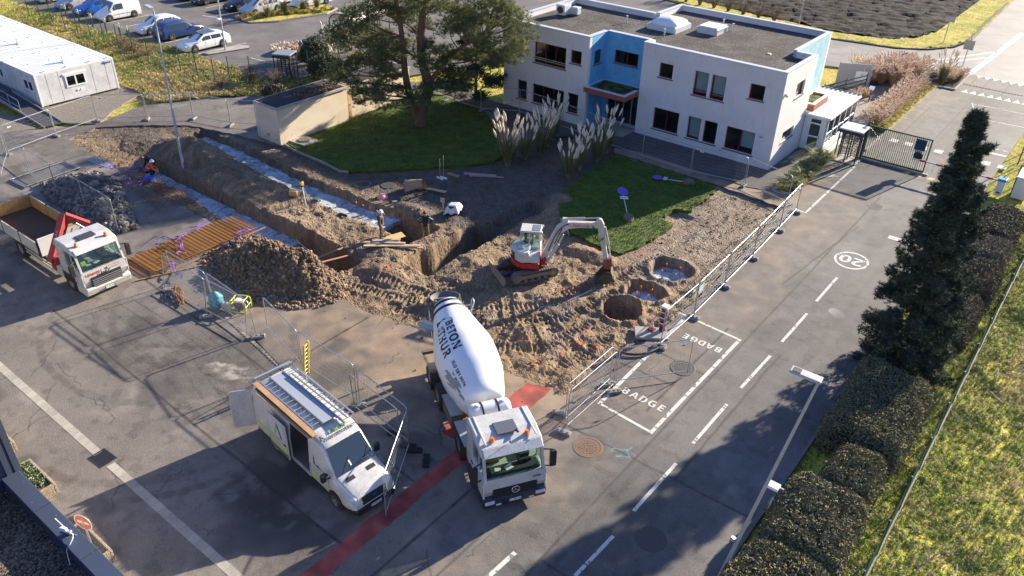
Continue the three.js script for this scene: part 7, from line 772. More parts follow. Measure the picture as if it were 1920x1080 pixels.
// ================================================================ PLANTS
const camFlat = V3(camFw.x, 0, camFw.z).normalize();
function atPlane(px, py, base, off) { const d = camFw.clone().multiplyScalar(FPX).addScaledVector(camRt, px - 960).addScaledVector(camUp, 540 - py), n = camFlat, o = base.clone().addScaledVector(n, off); const t = (o.x * n.x + o.z * n.z) / (d.x * n.x + d.z * n.z); return V3(0, CAMH, 0).addScaledVector(d, t); }
function triGeo(tris) { const g = new THREE.BufferGeometry(); g.setAttribute('position', new THREE.Float32BufferAttribute(tris, 3)); g.computeVertexNormals(); return fin(g); }
function tuftGeo(n, L, w, seed, up = 0.3) { const r = rng(seed), t = []; for (let i = 0; i < n; i++) { const a = i / n * 6.283 + r(), e = up + (r() - 0.4) * 1.3, d = V3(Math.cos(a) * Math.cos(e), Math.sin(e), Math.sin(a) * Math.cos(e)), s = d.clone().cross(V3(r() - 0.5, r() - 0.5, r() - 0.5)).normalize().multiplyScalar(w), l = L * (0.6 + 0.6 * r()); t.push(...s.toArray(), ...s.clone().negate().toArray(), ...d.clone().multiplyScalar(l).add(s.clone().multiplyScalar(0.3)).toArray()); } return triGeo(t); }
function leafClump(n, R, s, seed) { const r = rng(seed), t = []; for (let i = 0; i < n; i++) { const c = V3(r() - 0.5, r() - 0.5, r() - 0.5).multiplyScalar(2 * R), a = V3(r() - 0.5, r() - 0.5, r() - 0.5).normalize(), b = a.clone().cross(V3(r() - 0.5, r() - 0.5, r() - 0.5)).normalize(), k = s * (0.7 + 0.6 * r()); const p = [c.clone().addScaledVector(a, k), c.clone().addScaledVector(b, k * 0.45), c.clone().addScaledVector(a, -k), c.clone().addScaledVector(b, -k * 0.45)]; t.push(...p[0].toArray(), ...p[1].toArray(), ...p[2].toArray(), ...p[0].toArray(), ...p[2].toArray(), ...p[3].toArray()); } return triGeo(t); }
const leafMat = (o = {}) => new THREE.MeshPhysicalMaterial({ color: lin(1, 1, 1), roughness: 0.75, side: THREE.DoubleSide, ...o });
const vary = (c, r, k = 0.5) => { const v = 1 - k / 2 + k * r(), w = (r() - 0.5) * 0.25; return lin(c[0] * v * (1 + w), c[1] * v, c[2] * v * (1 - w)); };
M.bark = mat([0.16, 0.10, 0.065], 1, { bumpMap: softB, bumpScale: 0.05 }); M.barkGrey = mat([0.14, 0.12, 0.10], 1, { bumpMap: softB, bumpScale: 0.05 });
function taperTube(pts, r0, r1, seg = 10, n = 7) { const c = new THREE.CatmullRomCurve3(pts), g = new THREE.TubeGeometry(c, seg, 1, n), p = g.attributes.position, q = V3(), v = V3(); for (let i = 0; i <= seg; i++) { c.getPointAt(i / seg, q); const r = mix(r0, r1, i / seg); for (let j = 0; j <= n; j++) { const k = i * (n + 1) + j; v.fromBufferAttribute(p, k).sub(q).multiplyScalar(r).add(q); p.setXYZ(k, v.x, v.y, v.z); } } return fin(g); }
{ // ---- big pine on the lawn
  const B = V3(-39.15, 0.05, -39.7), T = thing('pine_tree', 'large spreading pine growing on the lawn beside the garages', 'tree', B.toArray()), r = rng(42), L = (p) => p.clone().sub(B);
  const t1 = [V3(0, -0.2, 0), V3(0.02, 1.2, 0), L(atPlane(803, 170, B, 0.1)), L(atPlane(790, 100, B, 0.2)), L(atPlane(792, 30, B, 0.2)), L(atPlane(800, -60, B, 0)), L(atPlane(790, -150, B, 0))], t2 = [V3(-0.1, 0.5, 0.05), L(atPlane(772, 190, B, -0.3)), L(atPlane(760, 140, B, -0.5)), L(atPlane(755, 80, B, -0.6)), L(atPlane(745, 10, B, -0.6)), L(atPlane(730, -80, B, -0.4))], t3 = [L(atPlane(800, 160, B, 0)), L(atPlane(825, 130, B, 0.4)), L(atPlane(870, 85, B, 0.8)), L(atPlane(925, 60, B, 1.0))];
  part(T, 'trunk', [taperTube(t1, 0.44, 0.1, 24, 10)], M.bark); part(T, 'trunk', [taperTube(t2, 0.30, 0.09, 18, 9)], M.bark, { label: 'second leaning stem forking low from the trunk' }); part(T, 'limb', taperTube(t3, 0.2, 0.08, 14, 8), mat([0.22, 0.12, 0.07], 1));
  const Z = (x, y, o, s = 1) => [590 + x * 0.2315, y * 0.2315, o, s], pads = [Z(560, 60, -0.5, 1.5), Z(430, 120, -1, 1.3), Z(330, 210, -1.2, 1.2), Z(235, 260, -1.4, 1.1), Z(205, 330, -1.2, 0.9), Z(430, 230, 0.6, 1.1), Z(640, 20, 0.8, 1.3), Z(480, 10, 1.2, 1.3), Z(720, 130, 1.2, 1.1), Z(1150, 100, 1, 1.3), Z(1350, 60, 0, 1.4), Z(1500, 40, 0.8, 1.4), Z(1620, 80, -0.4, 1.3), Z(1680, 180, -0.6, 1.2), Z(1650, 270, -0.5, 1.1), Z(1500, 200, 0.6, 1.3), Z(1350, 190, 1.4, 1.2), Z(1250, 150, -0.4, 1.2), Z(1110, 220, -0.8, 1.1), Z(1450, 290, -1.2, 1.1), Z(1600, 340, 0.2, 1.0), Z(1250, 260, -1.6, 1.0), Z(620, 330, -0.6, 1.1), Z(560, 420, -1.2, 1.0), Z(620, 480, -1.4, 0.9), Z(560, 560, -1.5, 0.9), Z(560, 640, -1.6, 0.8), Z(740, 420, 0.4, 0.8), Z(300, 560, -0.6, 1.1), Z(200, 600, -1.2, 1.1), Z(120, 640, -1.6, 1.0), Z(400, 520, 0.2, 1.0), Z(480, 480, -0.2, 0.9), Z(420, 800, -2, 1.0), Z(400, 740, -1.2, 0.9), Z(500, 700, -1.6, 0.9), Z(300, 700, -1.8, 0.9), Z(520, 800, -2.4, 0.8), Z(600, 720, -1.4, 0.8), Z(690, 750, -1.2, 0.8), Z(650, 860, -2.2, 0.8), Z(850, 760, -1.0, 0.8), Z(930, 720, -0.6, 0.8), Z(880, 820, -1.6, 0.7), Z(980, 700, -0.2, 0.8), Z(1100, 690, -0.6, 1.0), Z(1180, 640, 0.2, 1.0), Z(1150, 740, -0.6, 0.8), Z(1070, 600, 0.4, 0.9), Z(880, 370, 0.6, 0.9), Z(960, 400, -0.8, 0.9), Z(900, 470, -1.0, 0.8), Z(1030, 440, 0.6, 0.8), Z(1000, 530, -0.6, 0.8), Z(860, 540, -1.2, 0.7), Z(1350, 400, -0.8, 1.1), Z(1500, 430, -1.2, 1.1), Z(1600, 480, -1.0, 1.0), Z(1430, 510, -1.0, 0.9), Z(1250, 420, 0.4, 0.9), Z(800, 60, -0.8, 1.2), Z(950, 60, 0.2, 1.2), Z(1050, 20, -0.6, 1.2)];
  for (let i = 0; i < 34; i++) pads.push([mix(640, 990, r()), mix(-10, -190, Math.pow(r(), 0.9)), (r() - 0.5) * 6, 1.3]); for (let i = 0; i < 16; i++) pads.push([mix(660, 960, r()), mix(0, 110, r()), 1.5 + 3 * r(), 1.15]);
  const stems = [...Array(14)].map((_, i) => new THREE.CatmullRomCurve3(t1).getPoint(0.2 + 0.055 * i)).concat([...Array(10)].map((_, i) => new THREE.CatmullRomCurve3(t2).getPoint(0.15 + 0.08 * i)), [...Array(8)].map((_, i) => new THREE.CatmullRomCurve3(t3).getPoint(0.2 + 0.1 * i)));
  const list = [], tw = []; for (const [x, y, o, s] of pads) { const c = L(atPlane(x, y, B, o)); let best = null, bd = 1e9; for (const q of stems) { const dd = q.distanceTo(c) + (q.y > c.y - 0.3 ? (q.y - c.y + 0.3) * 2.2 : 0); if (dd < bd) { bd = dd; best = q; } } const m = best.clone().lerp(c, 0.5).add(V3((r() - 0.5) * 0.5, -0.25 + 0.25 * r(), (r() - 0.5) * 0.5)), len = best.distanceTo(c); part(T, 'branch', taperTube([best, m, c], Math.min(0.12, 0.03 + len * 0.014), 0.018, 8, 5), M.bark);
    const n = Math.round(150 * s), sub = 4 + (r() * 3 | 0), cs = [...Array(sub)].map(() => V3((r() - 0.5) * 1.7 * s, (r() - 0.5) * 0.75 * s, (r() - 0.5) * 1.7 * s)); for (const q of cs) tw.push(taperTube([c, c.clone().addScaledVector(q, 0.5).add(V3(0, -0.08, 0)), c.clone().add(q)], 0.016, 0.008, 3, 4)); for (let i = 0; i < n; i++) { const q = cs[(r() * sub) | 0], u = V3(r() - 0.5, r() - 0.5, r() - 0.5).normalize().multiplyScalar(Math.pow(r(), 0.5)); const p = c.clone().add(q).add(V3(u.x * 0.72 * s, u.y * 0.30 * s, u.z * 0.72 * s)); list.push({ p, r: [r() * 0.8 - 0.4, r() * 6.28, r() * 0.8 - 0.4], s: 0.8 + 0.5 * r(), c: vary(r() > 0.25 ? [0.125, 0.155, 0.05] : [0.24, 0.23, 0.08], r, 0.7) }); } }
  part(T, 'twigs', tw, M.bark, { stuff: 1 }); inst(T, 'needles', tuftGeo(16, 0.26, 0.011, 7, 0.5), leafMat({ roughness: 0.9, transmission: 0.3, thickness: 0 }), list);
}
{ // ---- dark evergreen by the left end of the office
  const B = V3(-39.6, 0, -46.3), T = thing('evergreen_tree', 'dark bushy evergreen standing between the pine and the office', 'tree', B.toArray()), r = rng(8), l = []; part(T, 'trunk', taperTube([V3(0, 0, 0), V3(0.1, 1.5, 0.1), V3(0, 4.2, 0)], 0.16, 0.05), M.barkGrey); for (let i = 0; i < 9; i++) part(T, 'branch', taperTube([V3(0, 0.8 + i * 0.35, 0), V3(Math.cos(i * 2.4) * 0.8, 1.3 + i * 0.37, Math.sin(i * 2.4) * 0.8), V3(Math.cos(i * 2.4) * 1.6, 1.5 + i * 0.4, Math.sin(i * 2.4) * 1.6)], 0.05, 0.015, 6, 5), M.barkGrey);
  for (let i = 0; i < 3000; i++) { const k = (r() * 16) | 0, a = k * 2.4 + 0.3 * r(), h = 0.9 + k * 0.27 + 0.5 * (r() - 0.5), R = 2.5 * Math.sin(clamp((h + 0.6) / 6) * 3.0) * (0.3 + 0.7 * Math.sqrt(r())); l.push({ p: V3(Math.cos(a + r() * 0.9) * R, h, Math.sin(a + r() * 0.9) * R), r: [r() * 6, r() * 6, r() * 6], s: 0.8 + 0.6 * r(), c: vary([0.05, 0.07, 0.03], r, 0.7) }); } inst(T, 'crown', leafClump(7, 0.17, 0.075, 5), leafMat(), l);
}
{ // ---- tall spruce between the hedges
  const B = V3(-3.45, 0, -32.6), T = thing('spruce_tree', 'tall narrow dark spruce rising out of the roadside hedge', 'tree', B.toArray()), r = rng(21), H = 11.6, top = V3(-0.42, H, -0.3), list = [], at1 = (t) => V3(-0.42 * t * t, H * t, -0.3 * t); part(T, 'trunk', taperTube([V3(0, 0, 0), at1(0.3), at1(0.6), at1(0.98)], 0.22, 0.03, 16, 8), M.barkGrey);
  const rad = (t) => (2.3 * Math.pow(1 - t, 0.8) + 0.15) * (t < 0.08 ? 0.7 + 3.5 * t : 1), nb = 270; for (let i = 0; i < nb; i++) { const t = 0.015 + 0.97 * clamp(Math.pow(i / nb, 0.92) + (r() - 0.5) * 0.05, 0, 0.985), a = i * 2.39996 + r() * 0.6, R = rad(t) * (0.68 + 0.34 * r()) * (t > 0.72 ? 0.5 + 0.7 * r() : 1), b = at1(t), e = b.clone().add(V3(Math.cos(a) * R, (-0.25 + 0.6 * t + 0.35 * (r() - 0.5)) * R + 0.1, Math.sin(a) * R)), m = b.clone().lerp(e, 0.5).add(V3(0, -0.08 * R, 0)); part(T, 'branch', taperTube([b, m, e], 0.03, 0.008, 4, 4), M.barkGrey); const c = new THREE.CatmullRomCurve3([b, m, e]), n = Math.round(26 + 46 * R); for (let k = 0; k < n; k++) { const s = 0.18 + 0.84 * Math.sqrt(r()), q = c.getPoint(Math.min(1, s)), w = 0.34 * R * (1.05 - s) + 0.1; q.add(V3((r() - 0.5) * 2 * w, (r() - 0.7) * 0.5 * (0.4 + R * 0.25), (r() - 0.5) * 2 * w)); list.push({ p: q, r: [(r() - 0.5) * 0.9, r() * 6.28, (r() - 0.5) * 0.9], s: 0.75 + 0.55 * r(), c: vary(r() > 0.2 ? [0.05, 0.072, 0.045] : [0.12, 0.14, 0.09], r, 0.8) }); } }
  for (let k = 0; k < 60; k++) list.push({ p: top.clone().add(V3((r() - 0.5) * 0.25, -r() * 1.0, (r() - 0.5) * 0.25)), r: [0, r() * 6, 0], s: 0.8, c: vary([0.05, 0.06, 0.035], r) }); inst(T, 'needles', tuftGeo(14, 0.16, 0.011, 9, 0.25), leafMat({ roughness: 0.9 }), list);
}
// ---- clipped hedge mounds along the road
function hedge(label, x0, x1, z0, z1, h, n, col, seed, lift = 0) {
  const cx = (x0 + x1) / 2, cz = (z0 + z1) / 2, w = (x1 - x0) / 2, d = (z1 - z0) / 2, T = thing('hedge', label, 'hedge', [cx, 0, cz]), r = rng(seed), l = [];
  const core = new RoundedBoxGeometry(w * 2 - 0.22, h - 0.1, d * 2 - 0.22, 5, Math.min(0.6, w * 0.5, h * 0.42)); const p = core.attributes.position; for (let i = 0; i < p.count; i++) { const k = 1 + 0.16 * (fbm(p.getX(i) * 1.3 + seed, p.getZ(i) * 1.3 + p.getY(i), 3, seed) - 0.5); p.setXYZ(i, p.getX(i) * k, p.getY(i) * k, p.getZ(i) * k); } core.computeVertexNormals(); part(T, 'branch_core', fin(core.translate(0, h / 2 - 0.03, 0)), mat([0.035, 0.028, 0.02], 1, { bumpMap: tuftB, bumpScale: 0.1 }));
  for (let i = 0; i < n; i++) { const A = [w * d * 4, d * h * 4, w * h * 4], u = r() * (A[0] + A[1] + A[2]); let q; if (u < A[0]) q = V3((r() * 2 - 1) * w, h, (r() * 2 - 1) * d); else if (u < A[0] + A[1]) q = V3(r() > 0.5 ? w : -w, r() * h, (r() * 2 - 1) * d); else q = V3((r() * 2 - 1) * w, r() * h, r() > 0.5 ? d : -d);
    const e = 0.6, ox = clamp((Math.abs(q.x) - (w - e)) / e), oy = clamp((q.y - (h - e)) / e), oz = clamp((Math.abs(q.z) - (d - e)) / e), m = Math.hypot(ox, oy, oz); if (m > 1) { const f = 1 / m; q.x = Math.sign(q.x) * (Math.min(Math.abs(q.x), w - e) + ox * f * e); q.z = Math.sign(q.z) * (Math.min(Math.abs(q.z), d - e) + oz * f * e); if (q.y > h - e) q.y = h - e + oy * f * e; } const k = 1 + 0.17 * (fbm(q.x * 1.3 + seed, q.z * 1.3 + q.y, 3, seed) - 0.5) - 0.05 * r(); q.multiplyScalar(k); l.push({ p: q, r: [r() * 6, r() * 6, r() * 6], s: 0.7 + 0.7 * r(), c: vary(r() > 0.22 ? col : r() > 0.5 ? [0.22, 0.15, 0.10] : [0.14, 0.16, 0.07], r, 0.8) }); }
  inst(T, 'leaves', leafClump(8, 0.085, 0.038, seed), leafMat({ roughness: 0.95 }), l); return T;
}
const hc = [0.2, 0.185, 0.095];
hedge('dark clipped hedge block around the foot of the front lamp post', -4.5, -1.6, -18.9, -13.5, 1.35, 9500, hc, 31); hedge('dark clipped hedge block next to the lamp post hedge', -4.35, -1.75, -22.6, -18.8, 1.45, 7500, hc, 32); hedge('narrow raised hedge mound between two larger hedge blocks', -3.6, -1.9, -25.0, -22.4, 1.5, 3600, hc, 33); hedge('dark hedge block in the shade beside the spruce', -4.6, -1.7, -30.6, -25.2, 1.5, 9000, hc, 34); hedge('low hedge mound just beyond the spruce', -3.7, -1.6, -39.5, -35.2, 1.15, 4600, [0.13, 0.11, 0.065], 35); hedge('hedge mound with a flat brown top two mounds beyond the spruce', -3.7, -1.55, -43.6, -39.7, 1.2, 4600, [0.16, 0.13, 0.085], 36); hedge('pale topped hedge mound third beyond the spruce', -3.8, -1.7, -46.6, -43.8, 1.2, 3400, [0.24, 0.21, 0.15], 37); hedge('hedge mound nearest to the barrier box', -3.9, -1.8, -51.5, -46.9, 1.1, 4600, [0.15, 0.125, 0.075], 38);
// ---- grasses
function bladeGeo(n, h, spread, w, seed, droop = 0.6) { const r = rng(seed), t = []; for (let i = 0; i < n; i++) { const a = r() * 6.283, hh = h * (0.55 + 0.55 * r()), o = spread * (0.3 + 0.8 * r()), b = V3(Math.cos(a) * spread * 0.12 * r(), 0, Math.sin(a) * spread * 0.12 * r()), d = V3(Math.cos(a), 0, Math.sin(a)), s = V3(-d.z, 0, d.x).multiplyScalar(w * (0.7 + 0.6 * r())), m = b.clone().addScaledVector(d, o * 0.45).add(V3(0, hh * 0.72, 0)), e = b.clone().addScaledVector(d, o).add(V3(0, hh * (1 - droop * r() * 0.6), 0)); const B0 = b.clone().add(s), B1 = b.clone().sub(s), M0 = m.clone().addScaledVector(s, 0.8), M1 = m.clone().addScaledVector(s, -0.8); for (const v of [B0, B1, M1, B0, M1, M0, M0, M1, e]) t.push(...v.toArray()); } return triGeo(t); }
function plumeGeo(n, h, spread, pl, pw, seed) { const r = rng(seed), stems = [], pls = []; for (let i = 0; i < n; i++) { const a = r() * 6.283, o = spread * Math.sqrt(r()), hh = h * (0.72 + 0.33 * r()), d = V3(Math.cos(a), 0, Math.sin(a)), b = d.clone().multiplyScalar(0.1), e = d.clone().multiplyScalar(o).add(V3(0, hh - pl, 0)), t = d.clone().multiplyScalar(o * 1.25 + 0.06).add(V3(0, hh, 0)); stems.push(bar(b, e, 0.01, 3, 0.006)); const g = lathe([[0.004, 0], [pw * 0.7, pl * 0.16], [pw, pl * 0.42], [pw * 0.7, pl * 0.72], [0.005, pl]], 7).translate(0, -pl / 2, 0); const p = g.attributes.position; for (let k = 0; k < p.count; k++) { const q = 1 + 0.5 * (h2(Math.round(p.getX(k) * 900), Math.round(p.getY(k) * 300 + p.getZ(k) * 700), seed) - 0.5); p.setX(k, p.getX(k) * q); p.setZ(k, p.getZ(k) * q); } pls.push(alignTo(g, e, e.clone().add(t.clone().sub(e).normalize().multiplyScalar(pl)))); } return [mergeGeometries(stems), mergeGeometries(pls.map(g => fin(g)))]; }
M.blade = leafMat({ color: lin(0.15, 0.165, 0.06) }); M.bladeDry = leafMat({ color: lin(0.5, 0.35, 0.2) }); M.bladeYel = leafMat({ color: lin(0.5, 0.42, 0.07) }); M.plume = mat([0.76, 0.66, 0.5], 1); M.plumeTan = mat([0.72, 0.55, 0.4], 1);
{ const G = [[1, 2.3], [2, 2.6]].map(([s, h]) => [bladeGeo(380, h * 0.62, 0.8, 0.011, s), ...plumeGeo(22, h, 0.6, 0.5, 0.055, s)]);
  const add = (x, z, k, s, label, group) => { const t = thing('pampas_grass', label, 'ornamental grass', [x, 0, z], x * 7, group); t.scale.setScalar(s * 1.25); part(t, 'leaves', G[k][0], M.blade, { stuff: 1 }); part(t, 'stems', G[k][1], M.bladeDry, { stuff: 1 }); part(t, 'plumes', G[k][2], M.plume, { stuff: 1 }); };
  [[-30.0, -38.3, 1, 1.12], [-29.8, -39.9, 0, 1.0], [-29.5, -41.2, 1, 1.0], [-30.0, -42.6, 0, 1.05], [-30.4, -44.0, 1, 1.0], [-30.3, -38.9, 0, 0.7]].forEach(a => add(...a, 'tall pampas grass with cream plumes at the edge of the pine lawn', 'pampas grasses beside the pine lawn')); [[-25.9, -39.4, 0, 0.95], [-26.1, -40.9, 1, 0.95], [-26.0, -42.8, 0, 1.0], [-26.3, -44.4, 1, 1.05]].forEach(a => add(...a, 'tall pampas grass with cream plumes along the small lawn', 'pampas grasses beside the small lawn')); [[-18.9, -72.6, 0, 0.9]].forEach(a => add(...a, 'lone pampas grass behind the notice panel')); [[-12.6, -76.6, 1, 0.95]].forEach(a => add(...a, 'pampas grass at the corner of the planted kerb bed')); [[-72.0, -51.2, 0, 0.8], [-72.2, -53.4, 1, 0.8], [-71.5, -55.4, 0, 0.8], [-71.2, -57.0, 1, 0.75]].forEach(a => add(...a, 'pampas grass growing in the car park island', 'pampas grasses in the car park island')); [[-57.9, -47.4, 0, 1.0], [-57, -49, 1, 1.0], [-53.2, -44.2, 0, 0.9], [-52.4, -45.6, 1, 0.9]].forEach(a => add(...a, 'pampas grass among the shrubs behind the garages', 'pampas grasses behind the garages'));
  // feather grass clumps (tan) and low yellow grasses by the entrance
  const FB = bladeGeo(700, 1.4, 1.15, 0.011, 31), FP = plumeGeo(90, 1.75, 1.1, 0.26, 0.055, 33), feather = (x, z, s, label, group) => { const t = thing('feather_grass', label, 'ornamental grass', [x, 0, z], x * 5, group); t.scale.setScalar(s); part(t, 'leaves', FB, M.bladeDry, { stuff: 1 }); part(t, 'plumes', FP[1], M.plumeTan, { stuff: 1 }); };
  [[-17.6, -71.6, 1.15], [-16.7, -73.4, 1.2], [-15.7, -75.4, 1.2], [-14.9, -77.0, 1.15], [-16.9, -75.4, 1.2], [-15.6, -73.2, 1.1], [-14.5, -75.6, 1.05], [-16.2, -77.3, 1.1], [-17.9, -73.9, 1.1]].forEach(a => feather(...a, 'large tan feather grass in the mass behind the footpath', 'feather grasses behind the footpath')); for (let i = 0; i < 11; i++) feather(-13.72 + 0.12 * Math.sin(i * 3), -61.8 - i * 1.12, 0.85, 'small tan feather grass in the row along the kerb', 'feather grass row along the kerb'); [[-12.2, -77.9, 0.55], [-11.7, -79.2, 0.55], [-12.6, -79.2, 0.6], [-11.8, -80.4, 0.5], [-12.9, -78.2, 0.55], [-13.4, -79.8, 0.6]].forEach(a => feather(...a, 'low brown grass at the end of the planted bed', 'low brown grasses by the give way line')); [[-58.6, -42.9, 0.95], [-57.6, -43.8, 1.0], [-56.4, -44.4, 0.9]].forEach(a => feather(...a, 'tan grass behind the dark turnstile', 'tan grasses behind the dark turnstile')); [[-17.0, -67.2, 0.5], [-16.6, -68.4, 0.5]].forEach(a => feather(...a, 'small dry grass beside the rusty sign post', 'dry grasses by the sign post'));
  const LB = bladeGeo(260, 0.5, 0.5, 0.013, 41), low = (x, z, s, m, label, group) => { const t = thing('low_grass', label, 'ornamental grass', [x, 0, z], x * 9, group); t.scale.setScalar(s); part(t, 'leaves', LB, m, { stuff: 1 }); };
  for (let i = 0; i < 17; i++) low(-13.05 + 0.1 * Math.sin(i * 2), -61.6 - i * 0.78, 1.5, M.bladeYel, 'yellow green low grass along the kerb of the planted bed', 'yellow low grasses along the kerb'); for (let i = 0; i < 16; i++) low(-14.4 + 0.33 * (i % 2 ? 1 : -1) * 0.7, -46.7 - i * 0.44, 1.4 + 0.5 * ((i * 7) % 3) / 2, i % 3 ? M.blade : M.bladeYel, 'green low grass in the bed by the turnstile', 'low grasses in the turnstile bed'); for (let i = 0; i < 26; i++) { const t = i / 26; low(mix(-73.6, -69.9, t) + 0.5 * Math.sin(i * 5), mix(-49.6, -58, t) + 0.7 * Math.cos(i * 3), 1.1, i % 3 ? M.bladeYel : M.bladeDry, 'low yellow grass in the car park island', 'low grasses in the car park island'); }
}
// ---- bushes
function bush(label, x, z, rx, h, n, col, seed, bare, group, y = 0) { const T = thing('shrub', label, 'shrub', [x, y, z], 0, group), r = rng(seed), l = [], st = []; for (let i = 0; i < (bare ? 60 : 9); i++) { const a = r() * 6.283, R = rx * (0.4 + 0.6 * r()); st.push(taperTube([V3(Math.cos(a) * 0.1, 0, Math.sin(a) * 0.1), V3(Math.cos(a) * R * 0.4, h * 0.5, Math.sin(a) * R * 0.4), V3(Math.cos(a + 0.3) * R, h * (0.6 + 0.45 * r()), Math.sin(a + 0.3) * R)], bare ? 0.016 : 0.03, 0.005, 5, 4)); } part(T, 'stems', st, mat(bare ? [0.2, 0.15, 0.10] : [0.14, 0.1, 0.07], 1), { stuff: 1 }); for (let i = 0; i < n; i++) { const a = r() * 6.283, e = Math.acos(1 - r() * 1.0), k = 0.55 + 0.45 * Math.pow(r(), 0.4), w = 1 + 0.35 * (vn(Math.cos(a) * 2.5 + seed, Math.sin(a) * 2.5 + e * 2, seed) - 0.5); l.push({ p: V3(Math.cos(a) * Math.sin(e) * rx * k * w, 0.15 + h * 0.92 * (0.25 + 0.75 * Math.cos(e) * k * w), Math.sin(a) * Math.sin(e) * rx * k * w), r: [r() * 6, r() * 6, r() * 6], s: 0.7 + 0.7 * r(), c: vary(col, r, 0.8) }); } inst(T, 'foliage', leafClump(bare ? 3 : 6, 0.13, bare ? 0.035 : 0.06, seed), leafMat(), l); return T; }
bush('large olive green shrub beside the dark turnstile', -55.4, -43.6, 1.5, 2.6, 2200, [0.10, 0.105, 0.055], 51); bush('green shrub between the olive shrub and the garages', -52.6, -42.2, 1.4, 2.0, 1800, [0.06, 0.08, 0.03], 52); bush('yellow green shrub behind the garage roofs', -51.2, -45.0, 1.4, 1.8, 1600, [0.14, 0.12, 0.03], 53); bush('bare brown shrub in front of the green railing', -55.9, -37.3, 1.0, 1.5, 300, [0.16, 0.11, 0.07], 54, 1); bush('bare reddish shrub at the end of the grass bank', -56.6, -34.9, 0.9, 1.2, 260, [0.22, 0.12, 0.07], 55, 1); bush('bare shrub between the railing and the dark turnstile', -54.0, -38.3, 0.9, 1.4, 260, [0.16, 0.11, 0.07], 56, 1); bush('dark low shrub at the corner of the long garage', -52.2, -36.6, 0.9, 0.8, 500, [0.07, 0.06, 0.035], 57); bush('brown shrub behind the second garage', -47.8, -44.6, 1.2, 1.6, 700, [0.16, 0.10, 0.06], 58); for (let i = 0; i < 8; i++) bush('bare brown bush on the edge of the ploughed field', -45.5 + i * 1.9, -88.9 + 0.25 * i, 1.2, 1.8, 420, [0.22, 0.15, 0.09], 60 + i, 1, 'bare bushes on the field edge'); for (let i = 0; i < 4; i++) bush('small dry bush along the green fence on the grass bank', -73.2 + i * 2.9 - (i > 1 ? 4 : 0), -35.9 + 0.3 * (i % 2), 0.8, 0.9, 420, [0.24, 0.18, 0.09], 70 + i, 1, 'dry bushes on the grass bank'); bush('small dry seed head bush on the grass slope', -61.0, -33.0, 0.35, 0.4, 160, [0.2, 0.11, 0.06], 79, 1);
// ---- rough grass tufts over the bank and the strip
{ const r = rng(91), tg = bladeGeo(9, 0.3, 0.28, 0.012, 3, 1.2), put = (n, fx, fz, hh, ok, cols, sz) => { const l = []; for (let i = 0; i < n; i++) { const x = fx(), z = fz(); if (!ok(x, z)) continue; const q = fbm(x * 0.35, z * 0.35, 3, 95), c = q > 0.53 && !(x > -2.2 && x < 0.2) ? cols[1] : cols[0]; l.push({ p: V3(x, hh(x, z) - 0.02, z), r: [(r() - 0.5) * 0.5, r() * 6.28, (r() - 0.5) * 0.5], s: sz * (0.6 + 0.7 * r()), c: vary(r() > 0.8 ? cols[2] : c, r, 0.5) }); } return l; };
  const cols = [[0.3, 0.34, 0.06], [0.52, 0.44, 0.18], [0.58, 0.47, 0.26]]; inst(scene, 'rough_grass', tg, leafMat(), put(40000, () => mix(-2.2, 14, Math.pow(r(), 1.3)), () => mix(-52, -10, r()), stripH, (x, z) => x > -1.9 || z < -30, cols, 0.62), { label: 'rough tussocky winter grass beyond the right hand fence', category: 'grass' }); inst(scene, 'rough_grass', tg, leafMat(), put(16000, () => mix(-100, -52.5, Math.sqrt(r())), () => mix(-43, -29.6, r()), bankH, (x, z) => inPoly(x, z, [[-57.4, -29.5], [-62.3, -30.4], [-100, -30.4], [-100, -36.9], [-80, -37.0], [-71, -38.3], [-60, -38.8], [-57, -37.8], [-54.4, -40.5], [-52.3, -43.6], [-49.5, -42.5], [-53, -36.2], [-55.5, -33]]), [[0.24, 0.25, 0.06], [0.46, 0.36, 0.15], [0.54, 0.42, 0.22]], 1.0), { label: 'rough winter grass on the bank behind the site cabin', category: 'grass' });
  const lg = bladeGeo(7, 0.07, 0.1, 0.006, 4, 1); const lawnL = []; for (const [P, n] of [[LAWN1, 9000], [LAWN2, 6000]]) { const xs = P.map(p => p[0]), zs = P.map(p => p[1]); for (let i = 0; i < n; i++) { const x = mix(Math.min(...xs), Math.max(...xs), r()), z = mix(Math.min(...zs), Math.max(...zs), r()); if (inPoly(x, z, P)) lawnL.push({ p: V3(x, 0.05, z), r: [0, r() * 6, 0], s: 0.8 + 0.8 * r(), c: vary([0.11, 0.18, 0.02], r, 0.6) }); } } inst(scene, 'lawn_grass', lg, leafMat(), lawnL, { label: 'short mown grass blades on the two lawns', category: 'grass' });
  const st = []; for (let i = 0; i < 40; i++) { const x = mix(-0.5, 9, r()), z = mix(-40, -14, r()), a = r() * 6.28, L = 0.3 + 0.5 * r(); st.push(bar(V3(x, stripH(x, z) + 0.12, z), V3(x + Math.cos(a) * L, stripH(x, z) + 0.2, z + Math.sin(a) * L), 0.012, 4)); } const e = part(scene, numbered('dry_stalks'), st, mat([0.6, 0.52, 0.38], 1)); e.userData = { kind: 'stuff', label: 'pale dry stalks lying in the rough grass', category: 'stalks' };
}
